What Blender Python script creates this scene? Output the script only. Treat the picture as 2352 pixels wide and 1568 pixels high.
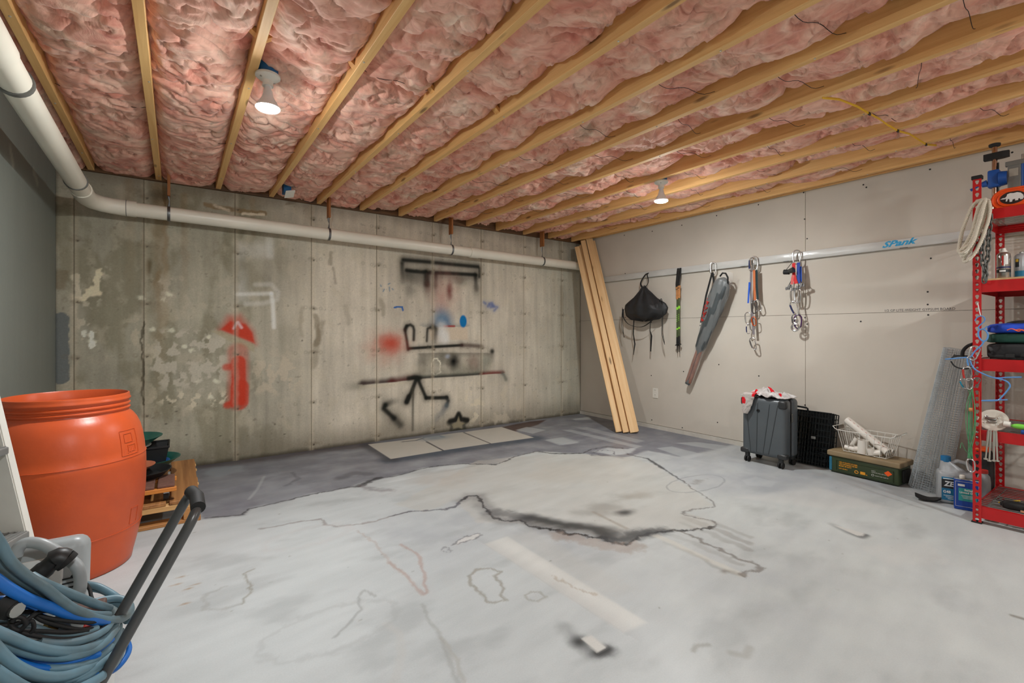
import bpy, bmesh, math, random
import numpy as np
from mathutils import Vector, Matrix

random.seed(7)
PI = math.pi
scene = bpy.context.scene
for o in list(bpy.data.objects):
    bpy.data.objects.remove(o, do_unlink=True)
COL = scene.collection

# ------------------------------------------------------------------ camera
YAW = math.radians(35.4)
cam_d = bpy.data.cameras.new('camera')
cam = bpy.data.objects.new('camera', cam_d)
COL.objects.link(cam)
cam.location = (0, 0, 1.125)
cam.rotation_euler = (PI / 2, 0, -YAW)
cam_d.sensor_width = 36.0
cam_d.lens = 1084.0 / 2352.0 * 36.0
cam_d.shift_y = -22.0 / 2352.0
cam_d.clip_start = 0.02
scene.camera = cam

# ------------------------------------------------------------------ world, exposure
world = bpy.data.worlds.new('world')
scene.world = world
world.use_nodes = True
world.node_tree.nodes['Background'].inputs[0].default_value = (0.9, 0.95, 1.0, 1)
world.node_tree.nodes['Background'].inputs[1].default_value = 0.0
scene.view_settings.view_transform = 'Standard'
scene.view_settings.look = 'None'
scene.view_settings.gamma = 1.0
scene.view_settings.use_curve_mapping = False
scene.view_settings.exposure = 1.78
scene.cycles.use_denoising = True
scene.cycles.max_bounces = 6
scene.cycles.use_light_tree = False
scene.cycles.diffuse_bounces = 4
scene.cycles.adaptive_threshold = 0.06
scene.cycles.sample_clamp_indirect = 4.0
LAMP_STRENGTH = 380.0     # radiance of a bulb's frosted face
LAMP_COLOR = (0.95, 0.985, 0.985)

# ------------------------------------------------------------------ room measures
XL, XR, YB, YF, ZC = -0.723, 4.54, 4.76, -2.6, 2.34

# ------------------------------------------------------------------ helpers
def S(r, g, b):
    f = lambda c: (c / 255 / 12.92) if c / 255 <= 0.04045 else ((c / 255 + 0.055) / 1.055) ** 2.4
    return (f(r), f(g), f(b))

ROOT = {}

def tag(o, label=None, cat=None, group=None, kind=None):
    if label: o['label'] = label
    if cat: o['category'] = cat
    if group: o['group'] = group
    if kind: o['kind'] = kind
    return o

def thing(name, loc, label, cat, group=None):
    o = bpy.data.objects.new(name, None)
    o.empty_display_size = 0.05
    COL.objects.link(o)
    o.location = loc
    ROOT[o.name] = Vector(loc)
    return tag(o, label, cat, group)

def base_of(o):
    return ROOT.get(o.name, Vector((0, 0, 0)))

class MB:
    def __init__(s):
        s.v = []; s.f = []
    def add(s, vs, fs, M=None):
        k = len(s.v)
        if M is not None: vs = [tuple(M @ Vector(p)) for p in vs]
        s.v += [tuple(p) for p in vs]
        s.f += [tuple(i + k for i in f) for f in fs]
        return s
    def box(s, c, d, M=None):
        x, y, z = d[0] / 2, d[1] / 2, d[2] / 2
        vs = [(c[0] + i * x, c[1] + j * y, c[2] + k * z) for k in (-1, 1) for j in (-1, 1) for i in (-1, 1)]
        return s.add(vs, [(0, 2, 3, 1), (4, 5, 7, 6), (0, 1, 5, 4), (2, 6, 7, 3), (0, 4, 6, 2), (1, 3, 7, 5)], M)
    def bb(s, a, b, M=None):
        return s.box([(a[i] + b[i]) / 2 for i in range(3)], [abs(b[i] - a[i]) for i in range(3)], M)
    def rbox(s, c, d, r, M=None, seg=2):
        bm = bmesh.new()
        bmesh.ops.create_cube(bm, size=1.0, matrix=Matrix.Translation(c) @ Matrix.Diagonal((d[0], d[1], d[2], 1)))
        bmesh.ops.bevel(bm, geom=bm.edges[:], offset=r, segments=seg, profile=0.5, affect='EDGES')
        bm.verts.index_update()
        s.add([tuple(v.co) for v in bm.verts], [[v.index for v in f.verts] for f in bm.faces], M)
        bm.free()
        return s
    def tube(s, pts, r, n=8, closed=False, M=None, flat=None, up=None):
        P = [Vector(p) for p in pts]
        m = len(P)
        rad = r if isinstance(r, (list, tuple)) else [r] * m
        T = []
        for i in range(m):
            if closed: t = P[(i + 1) % m] - P[i - 1]
            else: t = P[min(i + 1, m - 1)] - P[max(i - 1, 0)]
            T.append(t.normalized() if t.length > 1e-9 else Vector((0, 0, 1)))
        a = Vector(up) if up else (Vector((0, 0, 1)) if abs(T[0].z) < 0.9 else Vector((1, 0, 0)))
        N = (a - T[0] * a.dot(T[0])).normalized()
        vs = []; fs = []
        for i in range(m):
            N = N - T[i] * N.dot(T[i])
            N = N.normalized() if N.length > 1e-6 else T[i].orthogonal().normalized()
            B = T[i].cross(N)
            ra = rad[i]; rb = ra if flat is None else flat
            for j in range(n):
                an = 2 * PI * j / n
                vs.append(P[i] + N * (ra * math.cos(an)) + B * (rb * math.sin(an)))
        for i in range(m if closed else m - 1):
            i2 = (i + 1) % m
            for j in range(n):
                j2 = (j + 1) % n
                fs.append((i * n + j, i * n + j2, i2 * n + j2, i2 * n + j))
        if not closed:
            fs.append(tuple(range(n - 1, -1, -1))); fs.append(tuple((m - 1) * n + j for j in range(n)))
        return s.add(vs, fs, M)
    def lathe(s, prof, n=32, c=(0, 0, 0), M=None, capb=True, capt=True):
        vs = []; fs = []
        m = len(prof)
        for (r, z) in prof:
            for j in range(n):
                a = 2 * PI * j / n
                vs.append((c[0] + r * math.cos(a), c[1] + r * math.sin(a), c[2] + z))
        for i in range(m - 1):
            for j in range(n):
                j2 = (j + 1) % n
                fs.append((i * n + j, i * n + j2, (i + 1) * n + j2, (i + 1) * n + j))
        if capb: fs.append(tuple(range(n - 1, -1, -1)))
        if capt: fs.append(tuple((m - 1) * n + j for j in range(n)))
        return s.add(vs, fs, M)
    def prism(s, poly, z0, z1, M=None):
        n = len(poly)
        vs = [(x, y, z0) for x, y in poly] + [(x, y, z1) for x, y in poly]
        fs = [tuple(range(n - 1, -1, -1)), tuple(range(n, 2 * n))] + [(i, (i + 1) % n, n + (i + 1) % n, n + i) for i in range(n)]
        return s.add(vs, fs, M)
    def grid(s, fn, nu, nv, cu=False, cv=False, M=None):
        mu = nu if cu else nu + 1; mv = nv if cv else nv + 1
        vs = [fn(i / nu, j / nv) for j in range(mv) for i in range(mu)]
        fs = []
        for j in range(nv):
            for i in range(nu):
                i2 = (i + 1) % mu; j2 = (j + 1) % mv
                fs.append((j * mu + i, j * mu + i2, j2 * mu + i2, j2 * mu + i))
        return s.add(vs, fs, M)
    def ball(s, c, r, n=12, M=None):
        rr = r if isinstance(r, (list, tuple)) else (r, r, r)
        k = n // 2
        return s.grid(lambda u, v: (c[0] + rr[0] * math.sin(PI * (0.001 + .998 * v)) * math.cos(2 * PI * u),
                                    c[1] + rr[1] * math.sin(PI * (0.001 + .998 * v)) * math.sin(2 * PI * u),
                                    c[2] - rr[2] * math.cos(PI * (0.001 + .998 * v))), n, k, cu=True, M=M)
    def mesh(s, off=(0, 0, 0)):
        me = bpy.data.meshes.new('mesh')
        me.from_pydata([(p[0] - off[0], p[1] - off[1], p[2] - off[2]) for p in s.v], [], s.f)
        me.update()
        return me
    def build(s, name, mat, parent=None, smooth=False, angle=None, own=False):
        """own: a top-level thing that is one mesh, its origin at its base"""
        off = base_of(parent) if parent else Vector((0, 0, 0))
        if own:
            xs, ys, zs = zip(*s.v)
            off = Vector(((min(xs) + max(xs)) / 2, (min(ys) + max(ys)) / 2, min(zs)))
        me = s.mesh(off)
        o = bpy.data.objects.new(name, me)
        COL.objects.link(o)
        if own:
            o.location = off
            ROOT[o.name] = off
        if parent:
            o.parent = parent
            ROOT[o.name] = off
        if mat is not None:
            for m in (mat if isinstance(mat, (list, tuple)) else [mat]): me.materials.append(m)
        fix_normals(me)
        if smooth:
            shade(me, angle if angle else 40)
        return o

def fix_normals(me):
    bm = bmesh.new(); bm.from_mesh(me)
    bmesh.ops.recalc_face_normals(bm, faces=bm.faces[:])
    bm.to_mesh(me); bm.free()

def shade(me, deg):
    for p in me.polygons: p.use_smooth = True
    bm = bmesh.new(); bm.from_mesh(me)
    lim = math.radians(deg)
    for e in bm.edges:
        if len(e.link_faces) == 2 and e.calc_face_angle(0) > lim: e.smooth = False
    bm.to_mesh(me); bm.free()

def share(name, src, parent, loc=(0, 0, 0), rot=None):
    """another object with the same mesh data, its place given in the parent's frame"""
    o = bpy.data.objects.new(name, src.data)
    COL.objects.link(o)
    o.parent = parent
    o.location = loc
    if rot is not None: o.rotation_euler = rot
    return o

# orientation helpers: columns = images of local x, y, z
def frame(o, ex, ey, ez):
    M = Matrix.Identity(4)
    for i in range(3):
        M[i][0], M[i][1], M[i][2], M[i][3] = ex[i], ey[i], ez[i], o[i]
    return M
def along(a, b, up=(0, 0, 1)):
    """local z runs from a to b"""
    a = Vector(a); b = Vector(b); z = (b - a).normalized()
    u = Vector(up)
    if abs(z.dot(u)) > .98: u = Vector((1, 0, 0))
    x = u.cross(z).normalized(); y = z.cross(x)
    return frame(a, x, y, z)
def wallR(y, z, x=4.54):   # on the drywall: local x to the right (-Y), local y up, local z into the room
    return frame((x, y, z), (0, -1, 0), (0, 0, 1), (-1, 0, 0))

def text(body, size, M, mat, parent, sx=1.0, shear=0.0, name='lettering', bold=0.0, ext=0.0004):
    cu = bpy.data.curves.new(name, 'FONT')
    cu.body = body; cu.size = size; cu.extrude = ext; cu.shear = shear; cu.offset = bold
    cu.resolution_u = 2
    o = bpy.data.objects.new(name, cu)
    COL.objects.link(o)
    o.parent = parent
    L = base_of(parent)
    o.matrix_local = Matrix.Translation(-L) @ M @ Matrix.Diagonal((sx, 1, 1, 1))
    cu.materials.append(mat)
    bpy.context.view_layer.update()
    me = bpy.data.meshes.new_from_object(o)
    me.transform(o.matrix_local)
    bpy.data.objects.remove(o, do_unlink=True)
    if not me.materials: me.materials.append(mat)
    r = bpy.data.objects.new(name, me)
    COL.objects.link(r); r.parent = parent
    ROOT[r.name] = L
    return r

# ------------------------------------------------------------------ materials
def newmat(name):
    m = bpy.data.materials.new(name); m.use_nodes = True
    nt = m.node_tree
    return m, nt, nt.nodes['Principled BSDF']
def N(nt, t, **kw):
    n = nt.nodes.new(t)
    for k, v in kw.items():
        if k.startswith('i_'):
            key = k[2:].replace('_', ' ')
            n.inputs[key].default_value = v
        else: setattr(n, k, v)
    return n
def ramp(nt, src, stops):
    r = nt.nodes.new('ShaderNodeValToRGB')
    el = r.color_ramp.elements
    while len(el) < len(stops): el.new(0.5)
    for e, (p, c) in zip(el, stops):
        e.position = p; e.color = (*c, 1) if len(c) == 3 else c
    nt.links.new(src, r.inputs[0])
    return r
def coords(nt, scale=(1, 1, 1), kind='Object'):
    tc = nt.nodes.new('ShaderNodeTexCoord')
    mp = nt.nodes.new('ShaderNodeMapping')
    mp.inputs['Scale'].default_value = scale
    nt.links.new(tc.outputs[kind], mp.inputs[0])
    return mp.outputs[0]
def mat(name, rgb, rough=0.6, metal=0.0, var=0.12, scale=14.0, bump=0.0, bscale=120.0, spec=0.5, stretch=(1, 1, 1), rgb2=None, trans=0.0, coat=0.0, alpha=1.0):
    m, nt, b = newmat(name)
    c = S(*rgb)
    vec = coords(nt, stretch)
    if var > 0 or rgb2:
        n = N(nt, 'ShaderNodeTexNoise', i_Scale=scale, i_Detail=5.0)
        nt.links.new(vec, n.inputs['Vector'])
        c2 = S(*rgb2) if rgb2 else tuple(x * (1 - var * 1.6) for x in c)
        hi = tuple(min(1, x * (1 + var * .6)) for x in c)
        r = ramp(nt, n.outputs['Fac'], [(0.3, c2), (0.7, hi)])
        nt.links.new(r.outputs[0], b.inputs['Base Color'])
    else:
        b.inputs['Base Color'].default_value = (*c, 1)
    b.inputs['Roughness'].default_value = rough
    b.inputs['Metallic'].default_value = metal
    b.inputs['Specular IOR Level'].default_value = spec
    if trans: b.inputs['Transmission Weight'].default_value = trans
    if coat: b.inputs['Coat Weight'].default_value = coat
    if alpha < 1: b.inputs['Alpha'].default_value = alpha
    if bump > 0:
        n2 = N(nt, 'ShaderNodeTexNoise', i_Scale=bscale, i_Detail=4.0)
        nt.links.new(vec, n2.inputs['Vector'])
        bp = N(nt, 'ShaderNodeBump', i_Strength=bump, i_Distance=0.01)
        nt.links.new(n2.outputs['Fac'], bp.inputs['Height'])
        nt.links.new(bp.outputs[0], b.inputs['Normal'])
    return m
def woodmat(name, c1, c2, axis='Y', knots=True, rough=0.65, gscale=1.0):
    m, nt, b = newmat(name)
    st = {'X': (1.2, 34, 34), 'Y': (34, 1.2, 34), 'Z': (34, 34, 1.2)}[axis]
    vec = coords(nt, tuple(x * gscale for x in st))
    oi = N(nt, 'ShaderNodeObjectInfo')
    ad = N(nt, 'ShaderNodeVectorMath', operation='ADD')
    ml = N(nt, 'ShaderNodeMath', operation='MULTIPLY'); ml.inputs[1].default_value = 37.0
    nt.links.new(oi.outputs['Random'], ml.inputs[0])
    nt.links.new(vec, ad.inputs[0]); nt.links.new(ml.outputs[0], ad.inputs[1])
    n = N(nt, 'ShaderNodeTexNoise', i_Scale=1.0, i_Detail=4.0, i_Roughness=0.62, i_Distortion=0.7)
    nt.links.new(ad.outputs[0], n.inputs['Vector'])
    r = ramp(nt, n.outputs['Fac'], [(0.28, S(*c2)), (0.52, tuple((a + q) / 2 for a, q in zip(S(*c1), S(*c2)))), (0.72, S(*c1))])
    col = r.outputs[0]
    if knots:
        kv = coords(nt, {'X': (2.2, 9, 9), 'Y': (9, 2.2, 9), 'Z': (9, 9, 2.2)}[axis])
        ka = N(nt, 'ShaderNodeVectorMath', operation='ADD')
        nt.links.new(kv, ka.inputs[0]); nt.links.new(ml.outputs[0], ka.inputs[1])
        k = N(nt, 'ShaderNodeTexVoronoi', i_Scale=1.0)
        nt.links.new(ka.outputs[0], k.inputs['Vector'])
        kr = ramp(nt, k.outputs['Distance'], [(0.06, (0.25, 0.2, 0.16)), (0.13, (1, 1, 1))])
        mx = N(nt, 'ShaderNodeMix', data_type='RGBA', blend_type='MULTIPLY'); mx.inputs[0].default_value = 0.85
        nt.links.new(col, mx.inputs[6]); nt.links.new(kr.outputs[0], mx.inputs[7])
        col = mx.outputs[2]
    nt.links.new(col, b.inputs['Base Color'])
    b.inputs['Roughness'].default_value = rough
    bp = N(nt, 'ShaderNodeBump', i_Strength=0.15, i_Distance=0.004)
    nt.links.new(n.outputs['Fac'], bp.inputs['Height']); nt.links.new(bp.outputs[0], b.inputs['Normal'])
    return m
def emit(name, col, strength):
    m, nt, b = newmat(name)
    b.inputs['Base Color'].default_value = (0.9, 0.9, 0.9, 1)
    b.inputs['Emission Color'].default_value = (*col, 1)
    b.inputs['Emission Strength'].default_value = strength
    return m
def paintmat(name, rough=0.8, fine=0.12, fscale=90.0, bump=0.25, bscale=60.0, spec=0.3, rvar=0.0, streak=None):
    """colour from the painted vertex colours, fine grain from noise"""
    m, nt, b = newmat(name)
    at = N(nt, 'ShaderNodeAttribute', attribute_name='Col')
    vec = coords(nt)
    n = N(nt, 'ShaderNodeTexNoise', i_Scale=fscale, i_Detail=3.0, i_Roughness=0.7)
    nt.links.new(vec, n.inputs['Vector'])
    r = ramp(nt, n.outputs['Fac'], [(0.25, (1 - fine,) * 3), (0.75, (1 + fine,) * 3)])
    mx = N(nt, 'ShaderNodeMix', data_type='RGBA', blend_type='MULTIPLY'); mx.inputs[0].default_value = 1.0
    nt.links.new(at.outputs['Color'], mx.inputs[6]); nt.links.new(r.outputs[0], mx.inputs[7])
    nt.links.new(mx.outputs[2], b.inputs['Base Color'])
    b.inputs['Roughness'].default_value = rough
    b.inputs['Specular IOR Level'].default_value = spec
    n2 = N(nt, 'ShaderNodeTexNoise', i_Scale=bscale, i_Detail=4.0, i_Roughness=0.65)
    nt.links.new(vec, n2.inputs['Vector'])
    bp = N(nt, 'ShaderNodeBump', i_Strength=bump, i_Distance=0.004)
    nt.links.new(n2.outputs['Fac'], bp.inputs['Height']); nt.links.new(bp.outputs[0], b.inputs['Normal'])
    if rvar:
        n3 = N(nt, 'ShaderNodeTexNoise', i_Scale=3.0, i_Detail=5.0)
        nt.links.new(vec, n3.inputs['Vector'])
        r3 = ramp(nt, n3.outputs['Fac'], [(0.3, (rough - rvar,) * 3), (0.7, (rough + rvar,) * 3)])
        nt.links.new(r3.outputs[0], b.inputs['Roughness'])
    return m

# ------------------------------------------------------------------ numeric noise and a canvas painted in room measures
_rng = np.random.RandomState(11)
_PERM = _rng.permutation(256)
_GA = _rng.rand(256) * 2 * np.pi
def pnoise(x, y, seed=0):
    xi = np.floor(x).astype(int); yi = np.floor(y).astype(int)
    xf = x - xi; yf = y - yi
    u = xf * xf * xf * (xf * (xf * 6 - 15) + 10); v = yf * yf * yf * (yf * (yf * 6 - 15) + 10)
    def g(ix, iy, dx, dy):
        h = _PERM[(_PERM[(ix + seed * 17) & 255] + iy + seed * 31) & 255]
        return np.cos(_GA[h]) * dx + np.sin(_GA[h]) * dy
    a = g(xi, yi, xf, yf); b = g(xi + 1, yi, xf - 1, yf); c = g(xi, yi + 1, xf, yf - 1); d = g(xi + 1, yi + 1, xf - 1, yf - 1)
    return (a + u * (b - a)) + v * ((c + u * (d - c)) - (a + u * (b - a)))
def fbm(x, y, oct=4, seed=0, gain=0.5):
    t = 0; am = 1.0; fr = 1.0
    for i in range(oct):
        t = t + am * pnoise(x * fr, y * fr, seed + i); am *= gain; fr *= 2.03
    return t
def sst(a, b, x):
    t = np.clip((x - a) / (b - a), 0, 1)
    return t * t * (3 - 2 * t)

class Canvas:
    def __init__(s, ax, ay):
        s.ax = np.asarray(ax); s.ay = np.asarray(ay)
        s.X, s.Y = np.meshgrid(s.ax, s.ay)          # shape (ny, nx)
        s.c = np.zeros(s.X.shape + (3,))
    def win(s, x0, x1, y0, y1):
        i0, i1 = np.searchsorted(s.ax, [x0, x1]); j0, j1 = np.searchsorted(s.ay, [y0, y1])
        return slice(j0, j1), slice(i0, i1)
    def mixin(s, w, m, col, mode='mix'):
        col = np.asarray(col)
        m = np.clip(m, 0, 1)[..., None]
        if mode == 'mul': s.c[w] = s.c[w] * (1 - m + m * col)
        else: s.c[w] = s.c[w] * (1 - m) + col * m
    def stroke(s, pts, wd, soft, col, alpha=1.0, jit=0.0, jscale=20.0, fade=None, mode='mix', seed=3, side=0):
        """side: 1 / -1 keeps only one side of the line crisp (a masked edge)"""
        p = np.asarray(pts, float); R = wd + soft + jit * 1.5 + 0.01
        w = s.win(p[:, 0].min() - R, p[:, 0].max() + R, p[:, 1].min() - R, p[:, 1].max() + R)
        X = s.X[w]; Y = s.Y[w]
        if X.size == 0: return
        if jit:
            X = X + jit * fbm(X * jscale, Y * jscale, 3, seed); Y = Y + jit * fbm(X * jscale + 9, Y * jscale, 3, seed + 5)
        best = np.full(X.shape, 1e9); tt = np.zeros(X.shape); sg = np.zeros(X.shape)
        L = np.concatenate([[0], np.cumsum(np.hypot(*(p[1:] - p[:-1]).T))]); L = L / max(L[-1], 1e-9)
        for k in range(len(p) - 1):
            d = p[k + 1] - p[k]; l2 = max((d ** 2).sum(), 1e-12)
            t = np.clip(((X - p[k, 0]) * d[0] + (Y - p[k, 1]) * d[1]) / l2, 0, 1)
            dd = np.hypot(X - p[k, 0] - t * d[0], Y - p[k, 1] - t * d[1])
            c = (d[0] * (Y - p[k, 1]) - d[1] * (X - p[k, 0]))
            q = dd < best
            best = np.where(q, dd, best); tt = np.where(q, L[k] + t * (L[k + 1] - L[k]), tt); sg = np.where(q, c, sg)
        m = 1 - sst(wd, wd + soft, best)
        if side: m = np.where(sg * side < 0, 1 - sst(0, 0.008, best), m)
        if fade is not None:
            m = m * (fade[0] + (fade[1] - fade[0]) * tt)
        s.mixin(w, m * alpha, col, mode)
    def poly(s, pts, soft, col, alpha=1.0, jit=0.0, jscale=8.0, mode='mix', seed=3, tex=0.0, inner=0.0):
        p = np.asarray(pts, float); R = soft + jit * 1.5 + 0.02
        w = s.win(p[:, 0].min() - R, p[:, 0].max() + R, p[:, 1].min() - R, p[:, 1].max() + R)
        X = s.X[w]; Y = s.Y[w]
        if X.size == 0: return
        X0, Y0 = X, Y
        if jit:
            X = X + jit * fbm(X * jscale, Y * jscale, 4, seed); Y = Y + jit * fbm(X * jscale + 9, Y * jscale, 4, seed + 5)
        ins = np.zeros(X.shape, bool); best = np.full(X.shape, 1e9)
        n = len(p)
        for k in range(n):
            a = p[k]; b = p[(k + 1) % n]; d = b - a
            t = np.clip(((X - a[0]) * d[0] + (Y - a[1]) * d[1]) / max((d ** 2).sum(), 1e-12), 0, 1)
            best = np.minimum(best, np.hypot(X - a[0] - t * d[0], Y - a[1] - t * d[1]))
            cr = ((a[1] > Y) != (b[1] > Y)) & (X < (b[0] - a[0]) * (Y - a[1]) / (b[1] - a[1] + 1e-12) + a[0])
            ins ^= cr
        sd = np.where(ins, -best, best)
        m = 1 - sst(-soft, soft, sd)
        if inner: m = m * (1 - sst(inner * .2, inner, -sd))
        if tex: m = m * np.clip(1 - tex * (0.5 + fbm(X0 * 5, Y0 * 5, 4, seed + 2)), 0, 1)
        s.mixin(w, m * alpha, col, mode)
    def blob(s, c, rx, ry, col, alpha=1.0, hard=0.0, jit=0.0, jscale=10, mode='mix', seed=4):
        w = s.win(c[0] - rx * 1.5, c[0] + rx * 1.5, c[1] - ry * 1.5, c[1] + ry * 1.5)
        X = s.X[w]; Y = s.Y[w]
        if X.size == 0: return
        r = np.hypot((X - c[0]) / rx, (Y - c[1]) / ry)
        if jit: r = r + jit * fbm(X * jscale, Y * jscale, 4, seed)
        s.mixin(w, (1 - sst(hard, 1.0, r)) * alpha, col, mode)
    def ring(s, c, rx, ry, wd, soft, col, alpha=1.0, jit=0.0, rot=0.0, a0=0, a1=360, jscale=20.0):
        A = np.radians(np.linspace(a0, a1, 48))
        pts = np.stack([c[0] + rx * np.cos(A) * math.cos(rot) - ry * np.sin(A) * math.sin(rot),
                        c[1] + rx * np.cos(A) * math.sin(rot) + ry * np.sin(A) * math.cos(rot)], 1)
        s.stroke(pts, wd, soft, col, alpha, jit, jscale)

def grid_mesh(P, C=None, flip=False):
    """P: (ny, nx, 3) points -> mesh with an optional colour attribute"""
    ny, nx = P.shape[:2]
    me = bpy.data.meshes.new('mesh')
    nv = nx * ny; nf = (nx - 1) * (ny - 1)
    me.vertices.add(nv); me.vertices.foreach_set('co', P.reshape(-1).astype(np.float32))
    i = np.arange(nv).reshape(ny, nx)
    q = np.stack([i[:-1, :-1], i[:-1, 1:], i[1:, 1:], i[1:, :-1]], -1).reshape(-1, 4)
    if flip: q = q[:, ::-1]
    me.loops.add(nf * 4); me.loops.foreach_set('vertex_index', q.reshape(-1).astype(np.int32))
    me.polygons.add(nf)
    me.polygons.foreach_set('loop_start', np.arange(0, nf * 4, 4, dtype=np.int32))
    me.update(calc_edges=True)
    me.polygons.foreach_set('use_smooth', np.ones(nf, bool))
    if C is not None:
        at = me.attributes.new('Col', 'FLOAT_COLOR', 'POINT')
        a = np.ones((nv, 4), np.float32); a[:, :3] = C.reshape(-1, 3)
        at.data.foreach_set('color', a.reshape(-1))
    me.validate()
    return me
def link(name, me, m, parent=None):
    o = bpy.data.objects.new(name, me); COL.objects.link(o)
    if m: me.materials.append(m)
    if parent: o.parent = parent
    return o

def smooth(pts, k=3, closed=False):
    P_ = [Vector(p) for p in pts]; out = []; n = len(P_)
    for i in range(n if closed else n - 1):
        g = lambda j: P_[j % n] if closed else P_[max(0, min(n - 1, j))]
        p0_, p1_, p2_, p3_ = g(i - 1), g(i), g(i + 1), g(i + 2)
        for s_ in range(k):
            u = s_ / k
            out.append(.5 * ((2 * p1_) + (p2_ - p0_) * u + (2 * p0_ - 5 * p1_ + 4 * p2_ - p3_) * u * u + (3 * p1_ - p0_ - 3 * p2_ + p3_) * u ** 3))
    if not closed: out.append(P_[-1])
    return [tuple(p) for p in out]

# ================================================================== THE ROOM
# ---------------------------------------------------------------- floor
def axis(a, b, step, extra=()):
    n = max(1, int(round((b - a) / step)))
    return np.unique(np.concatenate([np.linspace(a, b, n + 1), np.asarray(extra, float)]))

fx = axis(XL, XR, 0.008)
fy = np.concatenate([np.linspace(YF, 0.1, 30)[:-1], axis(0.1, YB, 0.008)])
F = Canvas(fx, fy)
X, Y = F.X, F.Y
FL = np.array(S(183, 188, 189)); FG = np.array(S(154, 157, 162)); FD = np.array(S(108, 109, 118))
F.c[:] = FL
n1 = fbm(X * 1.3 + 3, Y * 1.3, 5, 21); n2 = fbm(X * 3.0, Y * 9.0 - X * 2, 5, 22)
F.c *= (1 + 0.11 * n1 + 0.07 * n2)[..., None]
n3 = fbm(X * 2.2 + 4, Y * 4.5, 5, 23)
F.c *= (1 - 0.16 * sst(0.05, 0.6, n3))[..., None]
warm = sst(0.3, 2.4, X - 0.2 * Y)[..., None]
F.c *= 1 - warm * np.array([0.03, 0.042, 0.08])
# grey overspray zones
F.poly([(3.391, 2.898), (3.362, 2.601), (3.223, 2.334), (3.079, 2.122), (3.097, 1.886), (3.267, 1.613), (3.677, 1.273), (4.128, 0.953), (4.249, 0.774), (5.661, 0.967), (4.181, 1.587), (4.592, 2.552), (5.222, 4.316), (4.412, 4.693)], 0.22, FG, 0.8, jit=0.12, jscale=3, tex=0.5)
F.poly([(0.131, 3.381), (0.242, 3.359), (0.329, 3.330), (0.380, 3.420), (0.473, 3.426), (0.596, 3.440), (0.772, 3.468), (1.017, 3.477), (1.179, 3.519), (1.381, 3.528), (1.656, 3.600), (1.984, 3.533), (2.204, 3.344), (2.504, 3.465), (2.779, 3.493), (3.065, 3.176), (3.236, 2.841), (3.650, 2.913), (3.700, 2.580), (4.634, 2.547), (5.165, 3.601), (5.434, 4.337), (4.693, 4.863), (2.553, 4.947), (1.415, 5.017), (0.167, 4.954), (-0.011, 4.154)], 0.03, FD, 0.93, jit=0.03, jscale=5, tex=0.22)
F.poly([(0.868, 2.737), (1.178, 2.784), (1.387, 2.687), (1.630, 2.809), (1.591, 2.490), (1.676, 2.268), (1.824, 1.917), (1.601, 1.806), (1.385, 2.101), (1.033, 2.001), (0.966, 2.350)], 0.25, FG, 0.62, jit=0.1, jscale=3, tex=0.6)
F.poly([(1.700, 2.007), (1.885, 1.750), (2.264, 1.640), (2.363, 1.381), (2.316, 1.144), (2.106, 0.875), (2.054, 1.104), (1.909, 1.316), (1.397, 1.214), (1.521, 1.591)], 0.3, FG, 0.35, jit=0.12, jscale=3, tex=0.7)
F.poly([(2.733, 1.597), (3.348, 1.159), (3.875, 0.494), (2.214, 0.282), (1.433, 0.837), (1.694, 1.168)], 0.3, FG, 0.22, jit=0.2, jscale=3, tex=1.0)
# the pale pool of dried liquid
F.poly([(2.714, 3.379), (3.037, 3.149), (3.320, 2.861), (3.299, 2.552), (3.136, 2.253), (2.991, 1.962), (2.840, 1.730), (2.571, 1.772), (2.604, 1.573), (2.516, 1.545), (2.237, 1.675), (1.929, 1.704), (1.840, 1.924), (1.714, 2.133), (1.453, 2.391), (1.515, 2.810), (1.264, 2.722), (1.170, 2.962), (1.580, 3.187), (2.152, 3.540)], 0.02, S(180, 177, 169), 0.55, jit=0.03, jscale=6, tex=0.3)
F.blob([(2.564, 2.872)][0], 0.8, 0.45, S(171, 163, 151), 0.35, jit=0.5, jscale=3)
F.blob([(1.652, 3.257)][0], 0.5, 0.3, S(174, 161, 147), 0.35, jit=0.5, jscale=4)
# streaky clouds in the dark zone
wz = F.win(-0.4, 4.4, 3.4, YB)
cl = fbm(F.X[wz] * 2.2, F.Y[wz] * 6, 5, 31)
F.c[wz] *= (1 + 0.22 * np.clip(cl, -1, 1))[..., None]
for pts, a in (([(0.436, 3.294), (0.637, 3.442), (0.802, 3.405), (0.725, 3.916), (0.501, 3.790)], .3), ([(0.391, 3.656), (0.602, 4.108), (0.729, 4.071), (0.560, 3.748)], .25)):
    F.poly(pts, 0.06, FG * 1.1, a, jit=0.05)
F.stroke([(0.556, 4.114), (0.472, 3.811), (0.397, 3.613)], 0.004, 0.012, FL, 0.35)
F.stroke([(1.026, 3.728), (1.151, 3.799), (1.242, 3.707)], 0.02, 0.05, FD * 0.55, 0.6, jit=0.02)
F.stroke([(0.760, 4.105), (0.757, 3.894), (0.653, 3.773)], 0.006, 0.02, FD * 0.6, 0.5, jit=0.02)
F.poly([(0.162, 4.475), (0.252, 4.670), (0.451, 4.560), (0.445, 4.385), (0.254, 4.302)], 0.03, S(138, 145, 151), 0.8, jit=0.02)
# brown-black band along the wall
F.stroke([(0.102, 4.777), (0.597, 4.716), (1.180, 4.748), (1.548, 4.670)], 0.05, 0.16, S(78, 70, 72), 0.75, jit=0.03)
F.poly([(3.035, 4.605), (3.129, 4.331), (3.562, 4.476), (3.855, 4.671), (3.610, 4.706)], 0.02, S(70, 45, 38), 0.9)
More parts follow.
